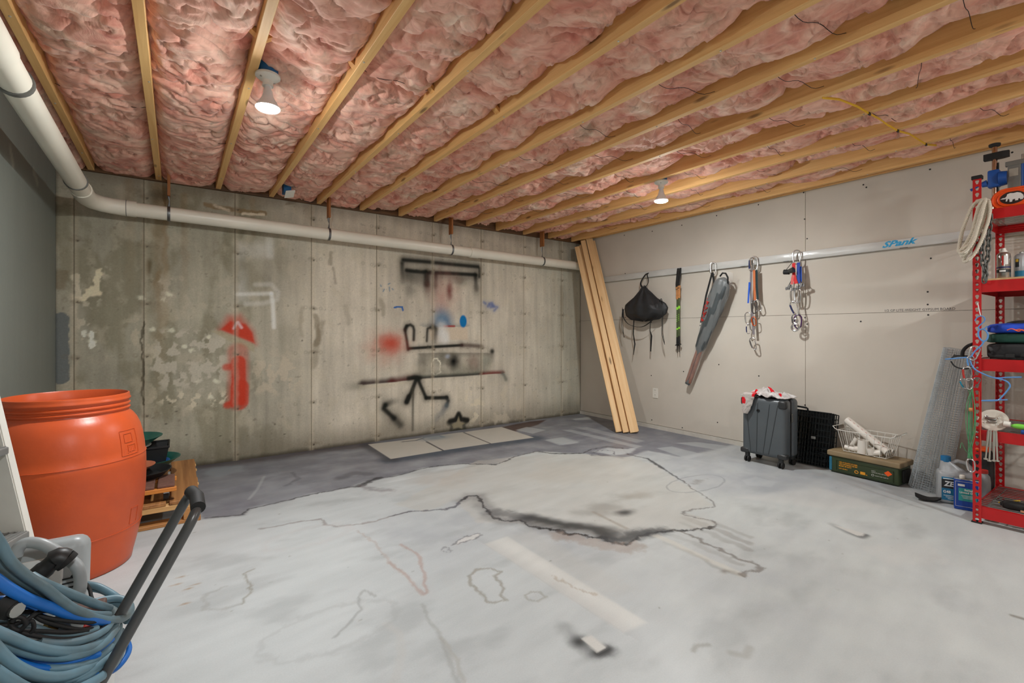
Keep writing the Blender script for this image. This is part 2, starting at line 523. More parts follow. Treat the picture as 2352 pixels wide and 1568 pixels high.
# masked pale squares by the wall, blue spray in front of them
F.stroke([(1.552, 4.003), (2.065, 4.001), (2.574, 3.967), (3.091, 3.941)], 0.05, 0.13, S(52, 66, 82), 0.85, jit=0.02)
F.stroke([(1.543, 4.656), (1.552, 4.003)], 0.02, 0.09, S(60, 62, 70), 0.8)
WH = np.array(S(188, 184, 174))
F.poly([(1.562, 4.687), (1.546, 4.028), (2.060, 4.027), (2.106, 4.641)], 0.006, WH, 1)
F.poly([(2.117, 4.653), (2.073, 4.034), (2.580, 4.007), (2.628, 4.643)], 0.006, WH * .97, 1)
F.poly([(2.636, 4.637), (2.587, 4.002), (3.102, 3.962), (3.135, 4.629)], 0.006, WH, 1)
F.stroke([(2.084, 4.449), (2.060, 4.027)], 0.003, 0.01, S(48, 40, 42), 0.9)
F.stroke([(2.615, 4.619), (2.580, 4.007)], 0.002, 0.01, S(52, 40, 40), 0.9)
F.stroke([(1.887, 4.589), (2.024, 4.565), (2.135, 4.620)], 0.004, 0.02, S(60, 62, 70), 0.8)
F.blob([(2.230, 4.553)][0], 0.28, 0.16, S(110, 128, 142), 0.7)
F.stroke([(2.153, 4.637), (2.325, 4.625), (2.325, 4.544)], 0.012, 0.02, S(124, 138, 147), 0.9)
# stencil ghosts near the corner
for pts, a in (([(3.140, 3.805), (3.348, 3.799), (3.325, 3.506), (3.130, 3.537)], .75), ([(3.123, 4.454), (3.432, 4.349), (3.344, 4.053), (3.083, 4.238)], .0), ([(4.170, 4.532), (4.460, 4.507), (4.356, 4.365), (4.145, 4.428)], .9),
               ([(3.601, 4.086), (3.703, 4.042), (3.734, 3.036), (3.629, 3.050)], .5), ([(3.822, 4.101), (3.958, 4.034), (3.938, 3.170), (3.808, 3.174)], .4), ([(3.787, 2.918), (3.965, 2.872), (3.945, 2.504), (3.698, 2.507)], .55),
               ([(4.115, 2.944), (4.334, 2.844), (4.468, 2.483), (4.230, 2.411)], .55), ([(3.863, 2.324), (3.936, 2.115), (3.719, 2.016), (3.679, 2.150)], .5), ([(3.500, 1.913), (3.665, 1.889), (3.666, 1.735), (3.508, 1.703), (3.419, 1.822)], .5)):
    F.poly(pts, 0.012, FL * .9, a, jit=0.01)
for k in range(8):
    pass
F.poly([(3.172, 4.391), (3.380, 4.456), (3.457, 4.189), (3.209, 4.122)], 0.012, FL * .85, .75)
F.poly([(3.119, 3.806), (3.371, 3.801), (3.367, 3.538), (3.102, 3.549)], 0.012, FL * .75, .7)
for pts in ([(0.373, 4.903), (0.607, 4.849), (0.597, 4.771), (0.372, 4.808)], [(1.186, 4.868), (1.287, 4.856), (1.272, 4.798), (1.179, 4.806)], [(2.334, 4.808), (2.556, 4.828), (2.513, 4.747), (2.318, 4.755)], [(4.064, 4.883), (4.386, 4.870), (4.273, 4.754), (3.994, 4.765)]):
    F.poly(pts, 0.006, S(188, 186, 180), 1, jit=0.004)
# crack-like tide lines
DK = S(42, 42, 48)
C1 = [(0.149, 3.400), (0.242, 3.359), (0.329, 3.330), (0.380, 3.420), (0.413, 3.414), (0.473, 3.426), (0.596, 3.440), (0.694, 3.461), (0.772, 3.468), (0.920, 3.470), (1.017, 3.477), (1.080, 3.446), (1.179, 3.519), (1.259, 3.562), (1.381, 3.528), (1.471, 3.544), (1.656, 3.600), (1.819, 3.587), (1.984, 3.533), (2.096, 3.441), (2.204, 3.344), (2.361, 3.394), (2.504, 3.465), (2.779, 3.493), (2.823, 3.348), (3.075, 3.184)]
F.stroke(C1, 0.0035, 0.010, DK, 0.75, jit=0.018, jscale=22)
F.stroke([(1.080, 3.446), (1.179, 3.519), (1.270, 3.555)], 0.012, 0.03, DK, 0.75, jit=0.03)
F.stroke([(1.100, 3.432), (1.145, 3.310), (1.239, 3.230)], 0.004, 0.05, S(105, 95, 100), 0.5, jit=0.03)
F.stroke([(2.770, 3.448), (2.888, 3.291), (3.074, 3.186), (3.246, 3.253), (3.454, 3.235), (3.519, 3.108), (3.376, 2.909), (3.411, 2.728), (3.335, 2.580), (3.265, 2.444), (3.200, 2.318), (3.100, 2.137)], 0.004, 0.011, DK, 0.7, jit=0.018, jscale=22)
F.stroke([(3.411, 2.728), (3.335, 2.580), (3.265, 2.444)], 0.007, 0.02, DK, 0.6, jit=0.02)
F.ring([(3.248, 3.081)][0], 0.15, 0.07, 0.003, 0.01, S(90, 92, 98), 0.6, jit=0.04)
F.poly([(3.206, 3.185), (3.405, 3.189), (3.520, 3.058), (3.665, 3.054), (3.447, 2.921), (3.237, 2.981)], 0.02, FL, .8, jit=0.03)
F.ring([(3.248, 3.081)][0], 0.10, 0.09, 0.003, 0.008, S(80, 80, 88), 0.8, jit=0.04)
C2a = [(0.384, 3.037), (0.443, 3.024), (0.577, 3.017), (0.711, 2.978), (0.706, 2.881), (0.748, 2.822), (0.842, 2.779), (0.955, 2.758), (1.067, 2.780), (1.178, 2.784)]
F.stroke(C2a, 0.003, 0.012, S(120, 108, 105), 0.6, jit=0.016, jscale=22)
C2b = [(1.067, 2.780), (1.178, 2.784), (1.289, 2.728), (1.387, 2.687), (1.460, 2.688), (1.555, 2.770), (1.630, 2.809), (1.684, 2.787)]
F.stroke(C2b, 0.003, 0.012, S(75, 75, 85), 0.8, jit=0.018, jscale=22)
C2c = [(1.555, 2.770), (1.630, 2.809), (1.684, 2.787), (1.641, 2.651), (1.591, 2.490), (1.565, 2.393), (1.589, 2.320), (1.676, 2.268), (1.673, 2.165), (1.722, 2.086), (1.777, 2.019), (1.771, 1.969), (1.840, 1.906)]
F.stroke(C2c, 0.004, 0.013, S(30, 30, 34), 0.9, jit=0.025, jscale=20)
F.stroke(C2c, 0.01, 0.09, S(70, 68, 72), 0.4, jit=0.04, jscale=8)
C2d = [(1.696, 2.111), (1.755, 2.035), (1.756, 1.984), (1.831, 1.914), (1.867, 1.840), (1.904, 1.814), (1.894, 1.759), (1.919, 1.696), (1.974, 1.687), (2.071, 1.711), (2.140, 1.711), (2.237, 1.675), (2.311, 1.646), (2.382, 1.589), (2.465, 1.565), (2.534, 1.543)]
F.stroke(C2d, 0.005, 0.013, S(28, 27, 30), 0.92, jit=0.025, jscale=20)
F.stroke([(2.534, 1.543), (2.578, 1.555), (2.603, 1.612), (2.561, 1.680), (2.546, 1.770), (2.586, 1.782), (2.695, 1.768), (2.824, 1.720), (2.898, 1.780), (2.969, 1.900), (2.998, 1.983), (3.100, 2.137)], 0.0015, 0.009, S(95, 90, 88), 0.7, jit=0.018, jscale=22)
# soot blown along the tide line
F.stroke([(1.729, 2.271), (1.770, 2.203), (1.807, 2.133), (1.850, 2.072), (1.889, 1.992), (1.930, 1.917), (1.953, 1.860)], 0.008, 0.115, S(26, 27, 29), 0.9, jit=0.05, jscale=6)
F.stroke([(1.620, 2.468), (1.729, 2.271)], 0.01, 0.09, S(60, 60, 64), 0.6, jit=0.04)
F.stroke([(1.909, 1.788), (1.957, 1.729), (2.082, 1.735), (2.249, 1.684)], 0.006, 0.07, S(40, 42, 45), 0.75, jit=0.03)
F.stroke([(1.941, 1.788), (2.054, 1.755), (2.151, 1.720)], 0.02, 0.08, S(60, 62, 64), 0.6, jit=0.03)
F.blob([(2.278, 1.992)][0], 0.12, 0.07, S(48, 50, 52), 0.9, jit=0.2)
F.blob([(2.217, 2.129)][0], 0.35, 0.16, S(120, 116, 108), 0.5, jit=0.6, jscale=5)
F.blob([(2.592, 2.142)][0], 0.2, 0.1, S(140, 132, 118), 0.4, jit=0.6, jscale=5)
F.stroke([(1.710, 1.984), (1.785, 1.867), (1.831, 1.759), (1.880, 1.660), (1.972, 1.644)], 0.02, 0.05, S(151, 136, 125), 0.55, jit=0.05)
# plank marks running off the pool
F.poly([(2.141, 1.677), (2.185, 1.669), (2.149, 1.145), (2.109, 1.162)], 0.012, S(192, 190, 181), 0.7, jit=0.01)
for dx_, al_, w_ in ((0, .4, .003), (34, .3, .006), (88, .35, .010), (112, .4, .014), (134, .3, .006)):
    F.stroke([(p[0], p[1]) for p in [(2.126, 1.579), (2.126, 1.430), (2.118, 1.280), (2.114, 1.170)]] if dx_ == 0 else [tuple(np.asarray(p) + np.array([dx_ * .0034, dx_ * .00135])) for p in [(2.126, 1.579), (2.126, 1.430), (2.118, 1.280), (2.114, 1.170)]], w_, 0.022, S(112, 104, 94), al_, jit=0.03, jscale=9, fade=(.35, 1.0))
F.stroke([(2.306, 1.643), (2.326, 1.514), (2.296, 1.458), (2.292, 1.396), (2.279, 1.299), (2.280, 1.225), (2.284, 1.152), (2.205, 1.156), (2.129, 1.159)], 0.003, 0.016, S(98, 90, 82), 0.7, jit=0.035, jscale=14)
F.blob([(2.099, 1.231)][0], 0.05, 0.03, S(110, 100, 88), 0.7, jit=.6)
F.stroke([(2.124, 2.110), (2.111, 1.961), (2.100, 1.824)], 0.003, 0.02, S(140, 130, 118), 0.5)
# masked planks and spray ghosts in the foreground
F.poly([(1.332, 2.126), (1.484, 2.133), (1.486, 1.186), (1.364, 1.197)], 0.012, S(206, 205, 199), 0.65)
F.poly([(1.484, 2.133), (1.644, 2.128), (1.633, 1.376), (1.486, 1.416)], 0.05, S(176, 176, 172), 0.45)
F.stroke([(1.332, 2.126), (1.364, 1.197)], 0.003, 0.09, S(140, 141, 143), 0.25, side=1)
F.stroke([(1.412, 1.675), (1.420, 1.545), (1.462, 1.433)], 0.003, 0.006, S(163, 151, 136), 0.6, jit=0.02)
F.blob([(1.190, 1.255)][0], 0.06, 0.05, S(18, 18, 18), 0.95, hard=0.05, jit=0.2)
F.stroke([(1.205, 1.350), (1.194, 1.270), (1.193, 1.185), (1.234, 1.166)], 0.004, 0.055, S(38, 38, 38), 0.75, jit=0.02, fade=(.35, 1))
F.stroke([(1.205, 1.172), (1.246, 1.169)], 0.004, 0.03, S(15, 15, 15), 0.9)
F.poly([(1.211, 1.267), (1.254, 1.258), (1.251, 1.176), (1.203, 1.176)], 0.005, S(191, 190, 185), 1)
F.stroke([(3.126, 1.166), (3.073, 1.064), (3.061, 1.001), (3.110, 0.998)], 0.006, 0.03, S(60, 60, 62), 0.8, fade=(.3, 1))
F.poly([(3.121, 1.158), (3.129, 1.135), (3.131, 1.007), (3.086, 1.002), (3.064, 1.022)], 0.005, S(188, 187, 182), 1)
F.poly([(2.925, 0.966), (3.263, 0.770), (3.071, 0.632), (2.801, 0.799)], 0.03, S(188, 188, 184), 0.4)
F.poly([(3.107, 1.727), (3.787, 1.504), (3.720, 1.061), (3.358, 1.275)], 0.05, S(193, 193, 189), 0.5)
# rings, scribbles and blots
BR = S(128, 122, 108)
F.stroke([(1.093, 1.883), (1.150, 1.918), (1.223, 1.885), (1.238, 1.836), (1.196, 1.828), (1.188, 1.761), (1.169, 1.706), (1.127, 1.671), (1.123, 1.627), (1.073, 1.640), (1.054, 1.676), (1.071, 1.744), (1.069, 1.812), (1.093, 1.883)], 0.003, 0.008, BR, 0.6, jit=0.014, jscale=15)
F.stroke([(1.213, 1.611), (1.251, 1.619), (1.279, 1.595), (1.282, 1.548), (1.229, 1.545), (1.202, 1.579), (1.213, 1.611)], 0.002, 0.007, BR, 0.45, jit=0.008, jscale=15)
F.stroke([(0.970, 2.383), (0.987, 2.288), (0.991, 2.195), (0.962, 2.091), (0.919, 1.971), (0.880, 1.879), (0.861, 1.872), (0.861, 1.959), (0.858, 2.087), (0.848, 2.233)], 0.003, 0.009, S(163, 138, 130), 0.6, jit=0.014, jscale=11)
F.stroke([(0.830, 2.678), (0.864, 2.496), (0.848, 2.233), (0.858, 2.087)], 0.003, 0.010, S(165, 151, 145), 0.5, jit=0.02)
F.poly([(1.187, 2.222), (1.267, 2.256), (1.370, 2.267), (1.366, 2.221), (1.283, 2.211), (1.197, 2.205)], 0.006, S(197, 196, 193), .8, jit=0.02, jscale=20)
F.stroke([(1.187, 2.222), (1.267, 2.256), (1.370, 2.267), (1.366, 2.221), (1.283, 2.211), (1.186, 2.213)], 0.002, 0.007, S(110, 110, 114), 0.8, jit=0.02, jscale=20)
F.ring([(1.137, 2.181)][0], 0.02, 0.03, 0.002, 0.006, S(130, 130, 134), 0.8, jit=0.02)
F.stroke([(0.299, 2.532), (0.262, 2.511), (0.261, 2.438), (0.271, 2.378), (0.252, 2.358), (0.267, 2.315), (0.225, 2.281), (0.221, 2.238)], 0.002, 0.007, BR, 0.6, jit=0.014, jscale=16)
F.stroke([(0.221, 2.238), (0.150, 2.245), (0.094, 2.285), (0.100, 2.417), (0.175, 2.430)], 0.001, 0.012, S(151, 151, 149), 0.5, jit=0.02)
F.stroke([(0.690, 1.974), (0.666, 2.055), (0.627, 2.011), (0.611, 1.917), (0.540, 1.846), (0.470, 1.797)], 0.002, 0.009, S(145, 147, 147), 0.6, jit=0.01)
F.stroke([(0.828, 1.807), (0.803, 1.698), (0.798, 1.587), (0.767, 1.474), (0.736, 1.333)], 0.002, 0.010, S(138, 138, 134), 0.4, jit=0.01)
F.stroke([(0.794, 1.566), (0.784, 1.431), (0.752, 1.329)], 0.002, 0.010, S(156, 154, 147), 0.5, jit=0.01)
F.stroke([(0.656, 1.763), (0.679, 1.684), (0.640, 1.564), (0.568, 1.452)], 0.006, 0.02, S(180, 181, 179), 0.5)
F.ring([(3.153, 2.069)][0], 0.30, 0.135, 0.001, 0.009, S(120, 122, 126), 0.55, jit=0.01, jscale=8)
F.blob([(3.188, 2.074)][0], 0.12, 0.05, S(130, 128, 124), 0.7, jit=1.0, jscale=14)
F.ring([(0.590, 2.768)][0], 0.22, 0.12, 0.004, 0.03, S(184, 184, 184), 0.4, jit=0.03)
F.ring([(0.486, 1.858)][0], 0.25, 0.14, 0.002, 0.02, S(147, 149, 149), 0.25, jit=0.03)
F.stroke([(1.486, 0.987), (1.519, 0.997), (1.560, 0.974)], 0.003, 0.012, S(138, 136, 130), 0.6)
F.stroke([(1.585, 0.903), (1.611, 0.866), (1.665, 0.880)], 0.004, 0.02, S(147, 145, 138), 0.5)
F.stroke([(2.703, 0.374), (2.708, 0.345)], 0.005, 0.012, S(110, 105, 95), 0.7)
rr = random.Random(3)
for k in range(60):
    p = (rr.uniform(-.2, 4.2), rr.uniform(.8, 3.6))
    F.blob(p, rr.uniform(.004, .012), rr.uniform(.004, .009), S(95, 85, 70), rr.uniform(.2, .6), hard=.3)
for p in [(0.067, 2.532), (0.018, 2.647), (-0.001, 2.580), (0.041, 2.508), (0.028, 2.376)]:
    F.blob(p, 0.035, 0.012, S(150, 118, 80), 0.7, jit=.5, jscale=40)
# thin dusting streaks
wz = F.win(-0.5, XR, 0.3, 3.8)
st = fbm(F.X[wz] * 2.0 + F.Y[wz] * 1.0, F.Y[wz] * 14 - F.X[wz] * 2, 5, 41)
F.c[wz] *= (1 + 0.05 * np.clip(st, -1, 1))[..., None]
F.c = np.clip(F.c, 0.01, 0.85)
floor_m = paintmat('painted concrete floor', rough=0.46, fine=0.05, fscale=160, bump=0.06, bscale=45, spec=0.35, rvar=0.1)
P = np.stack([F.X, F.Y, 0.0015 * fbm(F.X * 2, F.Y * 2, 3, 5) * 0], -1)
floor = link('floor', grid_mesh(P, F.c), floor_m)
tag(floor, 'pale concrete floor with grey overspray and dark tide lines', None, None, 'structure')

# ---------------------------------------------------------------- concrete wall at the back
JT = [XL, -0.624, -0.214, 0.416, 1.043, 1.675, 2.303, 2.934, 3.564, 4.19, XR]
ex = []
for j in JT[1:-1]: ex += [j - 0.0045, j - 0.0015, j + 0.0015, j + 0.0045]
wx = axis(XL, XR, 0.008, JT[1:-1] + ex)
wz_ = axis(0.0, ZC + .03, 0.008)
W = Canvas(wx, wz_)
X, Z = W.X, W.Y
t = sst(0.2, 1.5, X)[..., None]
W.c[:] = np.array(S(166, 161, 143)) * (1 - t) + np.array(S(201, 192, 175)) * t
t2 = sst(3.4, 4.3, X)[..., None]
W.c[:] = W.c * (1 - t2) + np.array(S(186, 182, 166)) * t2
for k in range(len(JT) - 1):
    m = ((X >= JT[k]) & (X < JT[k + 1]))[..., None]
    W.c *= np.where(m, 1 + [.0, -.05, .03, -.02, .04, -.03, .03, -.02, .03, -.04][k], 1)
W.c *= (1 + 0.20 * fbm(X * 2.2, Z * 2.0, 5, 51) + 0.18 * fbm(X * 16, Z * 1.0, 4, 52) + 0.05 * fbm(X * 40, Z * 40, 3, 53))[..., None]
g = sst(0.15, -0.25, fbm(X * 3.5, Z * 1.6, 5, 56)) * (1 - sst(0.3, 1.2, X))
W.mixin(np.s_[:, :], g * 0.45, S(112, 106, 78))
g = sst(0.1, 0.5, fbm(X * 7, Z * 5, 5, 57)) * 0.35
W.mixin(np.s_[:, :], g, S(196, 186, 164))
# pits and blown bug-holes
g = sst(0.50, 0.62, fbm(X * 22, Z * 22, 3, 59)) * 0.35
W.mixin(np.s_[:, :], g, S(92, 86, 72))
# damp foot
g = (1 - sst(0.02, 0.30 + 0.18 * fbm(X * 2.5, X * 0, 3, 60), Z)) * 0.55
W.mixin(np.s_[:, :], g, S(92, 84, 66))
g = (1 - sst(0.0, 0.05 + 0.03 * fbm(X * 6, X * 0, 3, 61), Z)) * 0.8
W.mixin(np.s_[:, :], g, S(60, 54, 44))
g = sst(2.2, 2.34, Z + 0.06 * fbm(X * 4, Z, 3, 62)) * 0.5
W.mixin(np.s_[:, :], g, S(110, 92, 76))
# rust and water runs
for x, w_, a, z0, z1 in ((-.115, .05, 0.42, 2.3, 1.1), (-.08, .02, 0.36, 2.3, .9), (-.30, .03, 0.23, 2.3, 1.4), (.05, .03, .3, 2.25, 1.3), (-.12, .02, 0.26, 1.6, .4), (.55, .02, .25, 2.3, 1.9)):
    W.stroke([(x, z0), (x + .01, (z0 + z1) / 2), (x - .005, z1)], w_ * .4, w_, S(138, 106, 62), a, jit=0.03, jscale=7, fade=(1, .2))
W.blob((-.12, 2.22), .22, .09, S(84, 70, 52), .7, jit=.5, jscale=8)
W.blob((-.18, 1.64), .03, .12, S(98, 84, 58), .8, jit=.4)
W.stroke([(0.195, 2.203), (0.293, 2.193), (0.409, 2.189), (0.528, 2.186), (0.651, 2.194)], 0.012, 0.012, S(140, 117, 84), 0.8, jit=.01)
W.stroke([(0.265, 2.206), (0.365, 2.179)], 0.006, 0.01, S(222, 210, 187), 0.8, jit=.01)
W.stroke([(0.475, 2.165), (0.636, 2.181)], 0.006, 0.01, S(234, 222, 198), 0.8, jit=.01)
for x0, y0, x1, y1, w_, a in ((1040,640,1060,700,.012,.5),(1115,560,1160,760,.012,.35),(925,1240,960,1420,.02,.55)):
    pass
for pts, w_, a in (([(1.223, 1.895), (1.214, 1.789)], .02, .5), ([(1.243, 1.749), (1.264, 1.602)], .012, .4), ([(1.082, 1.279), (1.106, 1.133), (1.090, 1.008)], .025, .6), ([(1.142, 1.217), (1.094, 1.008), (1.071, 0.801)], .03, .45), ([(0.958, 1.358), (0.958, 1.092)], .02, .3), ([(1.721, 1.449), (1.744, 1.314)], .03, .4), ([(1.368, 1.371), (1.389, 1.220)], .03, .25), ([(4.197, 1.719), (4.212, 0.903)], .03, .4), ([(4.159, 2.413), (4.174, 2.066)], .02, .35)):
    W.stroke(pts, w_ * .4, w_, S(121, 109, 86), a, jit=0.02, jscale=9)
# flaked lighter patches
def flakes(pts, th, col, a, sc, seed):
    p = np.asarray(pts); w = W.win(p[:, 0].min() - .1, p[:, 0].max() + .1, p[:, 1].min() - .1, p[:, 1].max() + .1)
    keep = W.c.copy()
    n = fbm(W.X[w] * sc, W.Y[w] * sc * .8, 5, seed)
    W.mixin(w, sst(th, th + .08, n) * a, col)
    new = W.c; W.c = keep
    M_ = Canvas(W.ax, W.ay); M_.poly(pts, .05, (1, 1, 1), 1, jit=.08, jscale=6)
    W.c = keep * (1 - M_.c) + new * M_.c
flakes([(-0.158, 1.087), (0.020, 1.134), (0.293, 1.142), (0.379, 1.050), (0.336, 0.731), (0.195, 0.640), (-0.057, 0.658), (-0.183, 0.807)], -.02, S(196, 189, 172), .8, 10, 71)
flakes([(-0.183, 1.087), (-0.057, 1.086), (-0.083, 0.518), (-0.195, 0.528)], .05, S(192, 182, 159), .6, 8, 72)
flakes([(-0.328, 1.209), (-0.183, 1.242), (-0.158, 0.962), (-0.304, 0.965)], .1, S(192, 182, 159), .6, 12, 73)
flakes([(-0.620, 1.554), (-0.466, 1.594), (-0.511, 1.059), (-0.620, 1.031)], .12, S(199, 190, 169), .7, 12, 74)
flakes([(0.558, 0.909), (0.911, 0.935), (0.962, 0.568), (0.589, 0.561)], .05, S(199, 186, 164), .6, 9, 75)
flakes([(-0.108, 0.615), (0.379, 0.628), (0.379, 0.492), (-0.083, 0.502)], .15, S(222, 212, 187), .7, 14, 76)
flakes([(-0.158, 1.586), (0.100, 1.604), (0.100, 1.345), (-0.158, 1.336)], .1, S(192, 182, 162), .55, 9, 77)
flakes([(2.743, 0.535), (2.931, 0.556), (2.931, 0.064), (2.706, 0.105)], .12, S(222, 210, 184), .6, 10, 78)
flakes([(3.068, 0.481), (3.545, 0.485), (3.545, 0.014), (3.087, 0.047)], .02, S(203, 192, 171), .55, 8, 79)
W.stroke([(-0.477, 1.586), (-0.489, 1.504), (-0.500, 1.429), (-0.555, 1.400), (-0.599, 1.366)], 0.02, 0.01, S(229, 215, 184), .9, jit=.03, jscale=14)
W.stroke([(-0.615, 1.554), (-0.609, 1.438), (-0.604, 1.366)], 0.012, 0.01, S(217, 208, 184), .7, jit=.03, jscale=14)
W.stroke([(-0.530, 1.118), (-0.524, 1.015)], 0.012, 0.006, S(235, 235, 219), .8, jit=.02, jscale=20)
W.stroke([(-0.571, 1.140), (-0.564, 1.089)], 0.008, 0.006, S(235, 235, 219), .7, jit=.02, jscale=20)
for p in [(-0.083, 1.386), (-0.057, 1.435), (-0.232, 1.396), (-0.522, 1.052), (0.047, 1.005), (0.100, 0.972), (0.279, 0.701), (0.237, 0.571), (-0.158, 1.149), (-0.032, 1.134), (0.223, 1.084), (0.140, 0.710)]:
    W.blob(p, .03, .025, S(235, 234, 210), .6, hard=.2, jit=.9, jscale=25)
for p in [(-0.045, 0.543), (-0.002, 0.471), (-0.070, 0.378), (0.811, 0.185), (0.730, 0.284), (0.962, 1.044), (0.307, 0.231), (0.379, 0.172), (0.067, 0.270)]:
    W.blob(p, .014, .008, S(52, 48, 38), .8, hard=.3)
# slate-grey paint swipe
W.stroke([(-0.696, 1.219), (-0.698, 1.061), (-0.696, 0.786)], 0.045, 0.006, S(107, 112, 111), .95, jit=.008, jscale=30)
W.stroke([(-0.694, 1.548), (-0.700, 1.476)], 0.03, 0.02, S(128, 117, 95), .7, jit=.02)
# white paint traces
WP = S(235, 235, 229)
W.stroke([(0.431, 1.454), (0.589, 1.465), (0.702, 1.474)], 0.004, 0.025, WP, .5)
W.stroke([(0.702, 1.474), (0.714, 1.365), (0.722, 1.167)], 0.005, 0.024, WP, .65)
W.stroke([(0.574, 1.547), (0.699, 1.558), (0.755, 1.490), (0.747, 1.419), (0.636, 1.383), (0.498, 1.371)], 0.004, 0.03, WP, .28)
W.poly([(0.431, 1.900), (0.699, 1.938), (0.691, 1.813), (0.438, 1.747)], 0.05, WP, .4, tex=.7, jit=.03)
W.poly([(0.431, 1.764), (0.498, 1.701), (0.498, 1.392), (0.423, 1.355)], 0.06, WP, .4, tex=.6, jit=.03)
W.stroke([(0.683, 1.954), (0.691, 1.813)], 0.008, 0.04, WP, .3)
# red arrow
RD = S(196, 62, 40)
W.poly([(0.300, 1.142), (0.365, 1.261), (0.453, 1.271), (0.551, 1.134), (0.577, 1.016)], 0.05, RD, .75)
W.poly([(0.310, 1.146), (0.379, 1.219), (0.498, 1.194), (0.551, 1.117), (0.567, 1.023)], 0.012, RD, .9)
W.poly([(0.237, 1.134), (0.310, 1.137), (0.566, 1.013), (0.566, 0.944), (0.379, 1.041)], 0.006, np.array(S(170, 159, 131)), .75)
W.stroke([(0.406, 1.155), (0.429, 1.206)], 0.003, 0.014, S(225, 195, 195), .75)
W.stroke([(0.438, 1.209), (0.465, 1.162)], 0.004, 0.014, S(225, 195, 195), .75)
W.stroke([(0.438, 0.947), (0.442, 0.811), (0.438, 0.657), (0.435, 0.521)], 0.055, 0.05, RD, .45)
W.stroke([(0.442, 0.862), (0.444, 0.708), (0.441, 0.530)], 0.045, 0.02, RD, .9)
W.stroke([(0.453, 0.639), (0.450, 0.512)], 0.06, 0.02, RD, .8)
W.stroke([(0.350, 0.820), (0.416, 0.825)], 0.015, 0.03, RD, .75)
W.stroke([(0.358, 0.491), (0.416, 0.503), (0.465, 0.510)], 0.015, 0.03, RD, .85)
# spray graffiti: black frame with bars
BK = S(26, 28, 24)
def gr(pts, w=.008, s=.03, a=.9, col=BK, **k):
    if 'side' not in k and s > .012: W.stroke(pts, w, s * 3.0, col, a * .30, **k)
    W.stroke(pts, w * .5, s * 1.25, col, a, **k)
gr([(1.962, 1.890), (2.252, 1.893), (2.526, 1.891), (2.893, 1.891)], .010, .024)
gr([(1.978, 1.896), (2.889, 1.898)], .004, .06, .45)
gr([(1.950, 1.852), (1.950, 1.764), (1.956, 1.654)], .006, .03, .85, fade=(1, .35))
gr([(2.002, 1.782), (2.089, 1.778), (2.252, 1.778), (2.526, 1.787), (2.864, 1.795)], .016, .022, .95)
gr([(2.025, 1.747), (2.855, 1.765)], .01, .09, .35)
gr([(2.918, 1.871), (2.912, 1.777)], .007, .025, .85)
gr([(2.855, 1.790), (2.862, 1.717), (2.870, 1.620)], .010, .03, .92, fade=(1, .4))
gr([(2.870, 1.636), (2.878, 1.473)], .012, .06, .4, fade=(1, .2))
gr([(2.232, 1.777), (2.235, 1.648)], .022, .035, .95)
gr([(2.239, 1.648), (2.239, 1.473)], .015, .05, .6, col=S(70, 48, 40), fade=(1, .15))
gr([(2.341, 1.759), (2.339, 1.638)], .012, .035, .85, fade=(1, .5))
gr([(2.336, 1.638), (2.332, 1.453)], .01, .05, .4, fade=(1, .1))
gr([(2.025, 1.717), (2.049, 1.704)], .02, .08, .45)
W.blob([(2.049, 1.562)][0], .10, .13, S(70, 70, 62), .45, jit=.3)
W.blob([(2.651, 1.704)][0], .18, .10, S(70, 66, 58), .5, jit=.3)
W.blob([(2.153, 1.688)][0], .20, .12, S(80, 78, 68), .35, jit=.3)
W.blob([(2.456, 1.567)][0], .30, .38, S(176, 120, 108), .42, jit=.2)
W.blob([(2.517, 1.586)][0], .075, .16, S(110, 42, 38), .85, jit=.15)
W.blob([(2.404, 1.456)][0], .14, .2, S(186, 132, 122), .4, jit=.3)
# blue and white dabs above a masked edge
W.blob([(2.435, 1.236)][0], .20, .20, S(30, 98, 142), .9)
W.blob([(2.404, 1.301)][0], .16, .2, S(105, 140, 163), .4)
gr([(2.186, 1.185), (2.743, 1.185)], .003, .05, .35, col=S(60, 80, 96), side=1)
W.poly([(2.252, 1.177), (2.752, 1.180), (2.752, 1.034), (2.285, 1.038)], .012, S(208, 191, 168), .9)
gr([(2.447, 1.189), (2.579, 1.190)], .005, .012, .9, col=S(160, 40, 36))
W.blob([(2.693, 1.247)][0], .055, .085, S(0, 116, 176), 1, hard=.7)
W.blob([(2.421, 1.115)][0], .11, .20, S(222, 220, 214), .95, hard=.1, jit=.15)
W.blob([(2.473, 1.052)][0], .07, .12, S(222, 220, 214), .8, hard=.1)
# two little arches and shelf bar
gr([(2.017, 0.937), (2.002, 1.041), (1.981, 1.152), (2.002, 1.189), (2.044, 1.202), (2.076, 1.182), (2.086, 1.145), (2.082, 1.040)], .007, .02, .92)
gr([(1.986, 1.145), (2.002, 1.186)], .014, .02, .8)
gr([(2.235, 1.024), (2.239, 1.115), (2.245, 1.161), (2.277, 1.173), (2.310, 1.173)], .006, .016, .85)
gr([(2.310, 1.173), (2.339, 1.158), (2.336, 1.099), (2.327, 1.022)], .018, .035, .92, fade=(1, .5))
gr([(2.033, 0.948), (2.170, 0.953), (2.319, 0.960), (2.526, 0.967), (2.678, 0.972)], .013, .016, .97)
gr([(2.678, 0.972), (2.817, 0.965), (2.941, 0.953)], .008, .03, .75, col=S(66, 44, 40))
W.blob([(1.825, 1.006)][0], .22, .16, RD, .95, jit=.12)
W.blob([(1.780, 0.971)][0], .36, .28, S(186, 96, 76), .5, jit=.2)
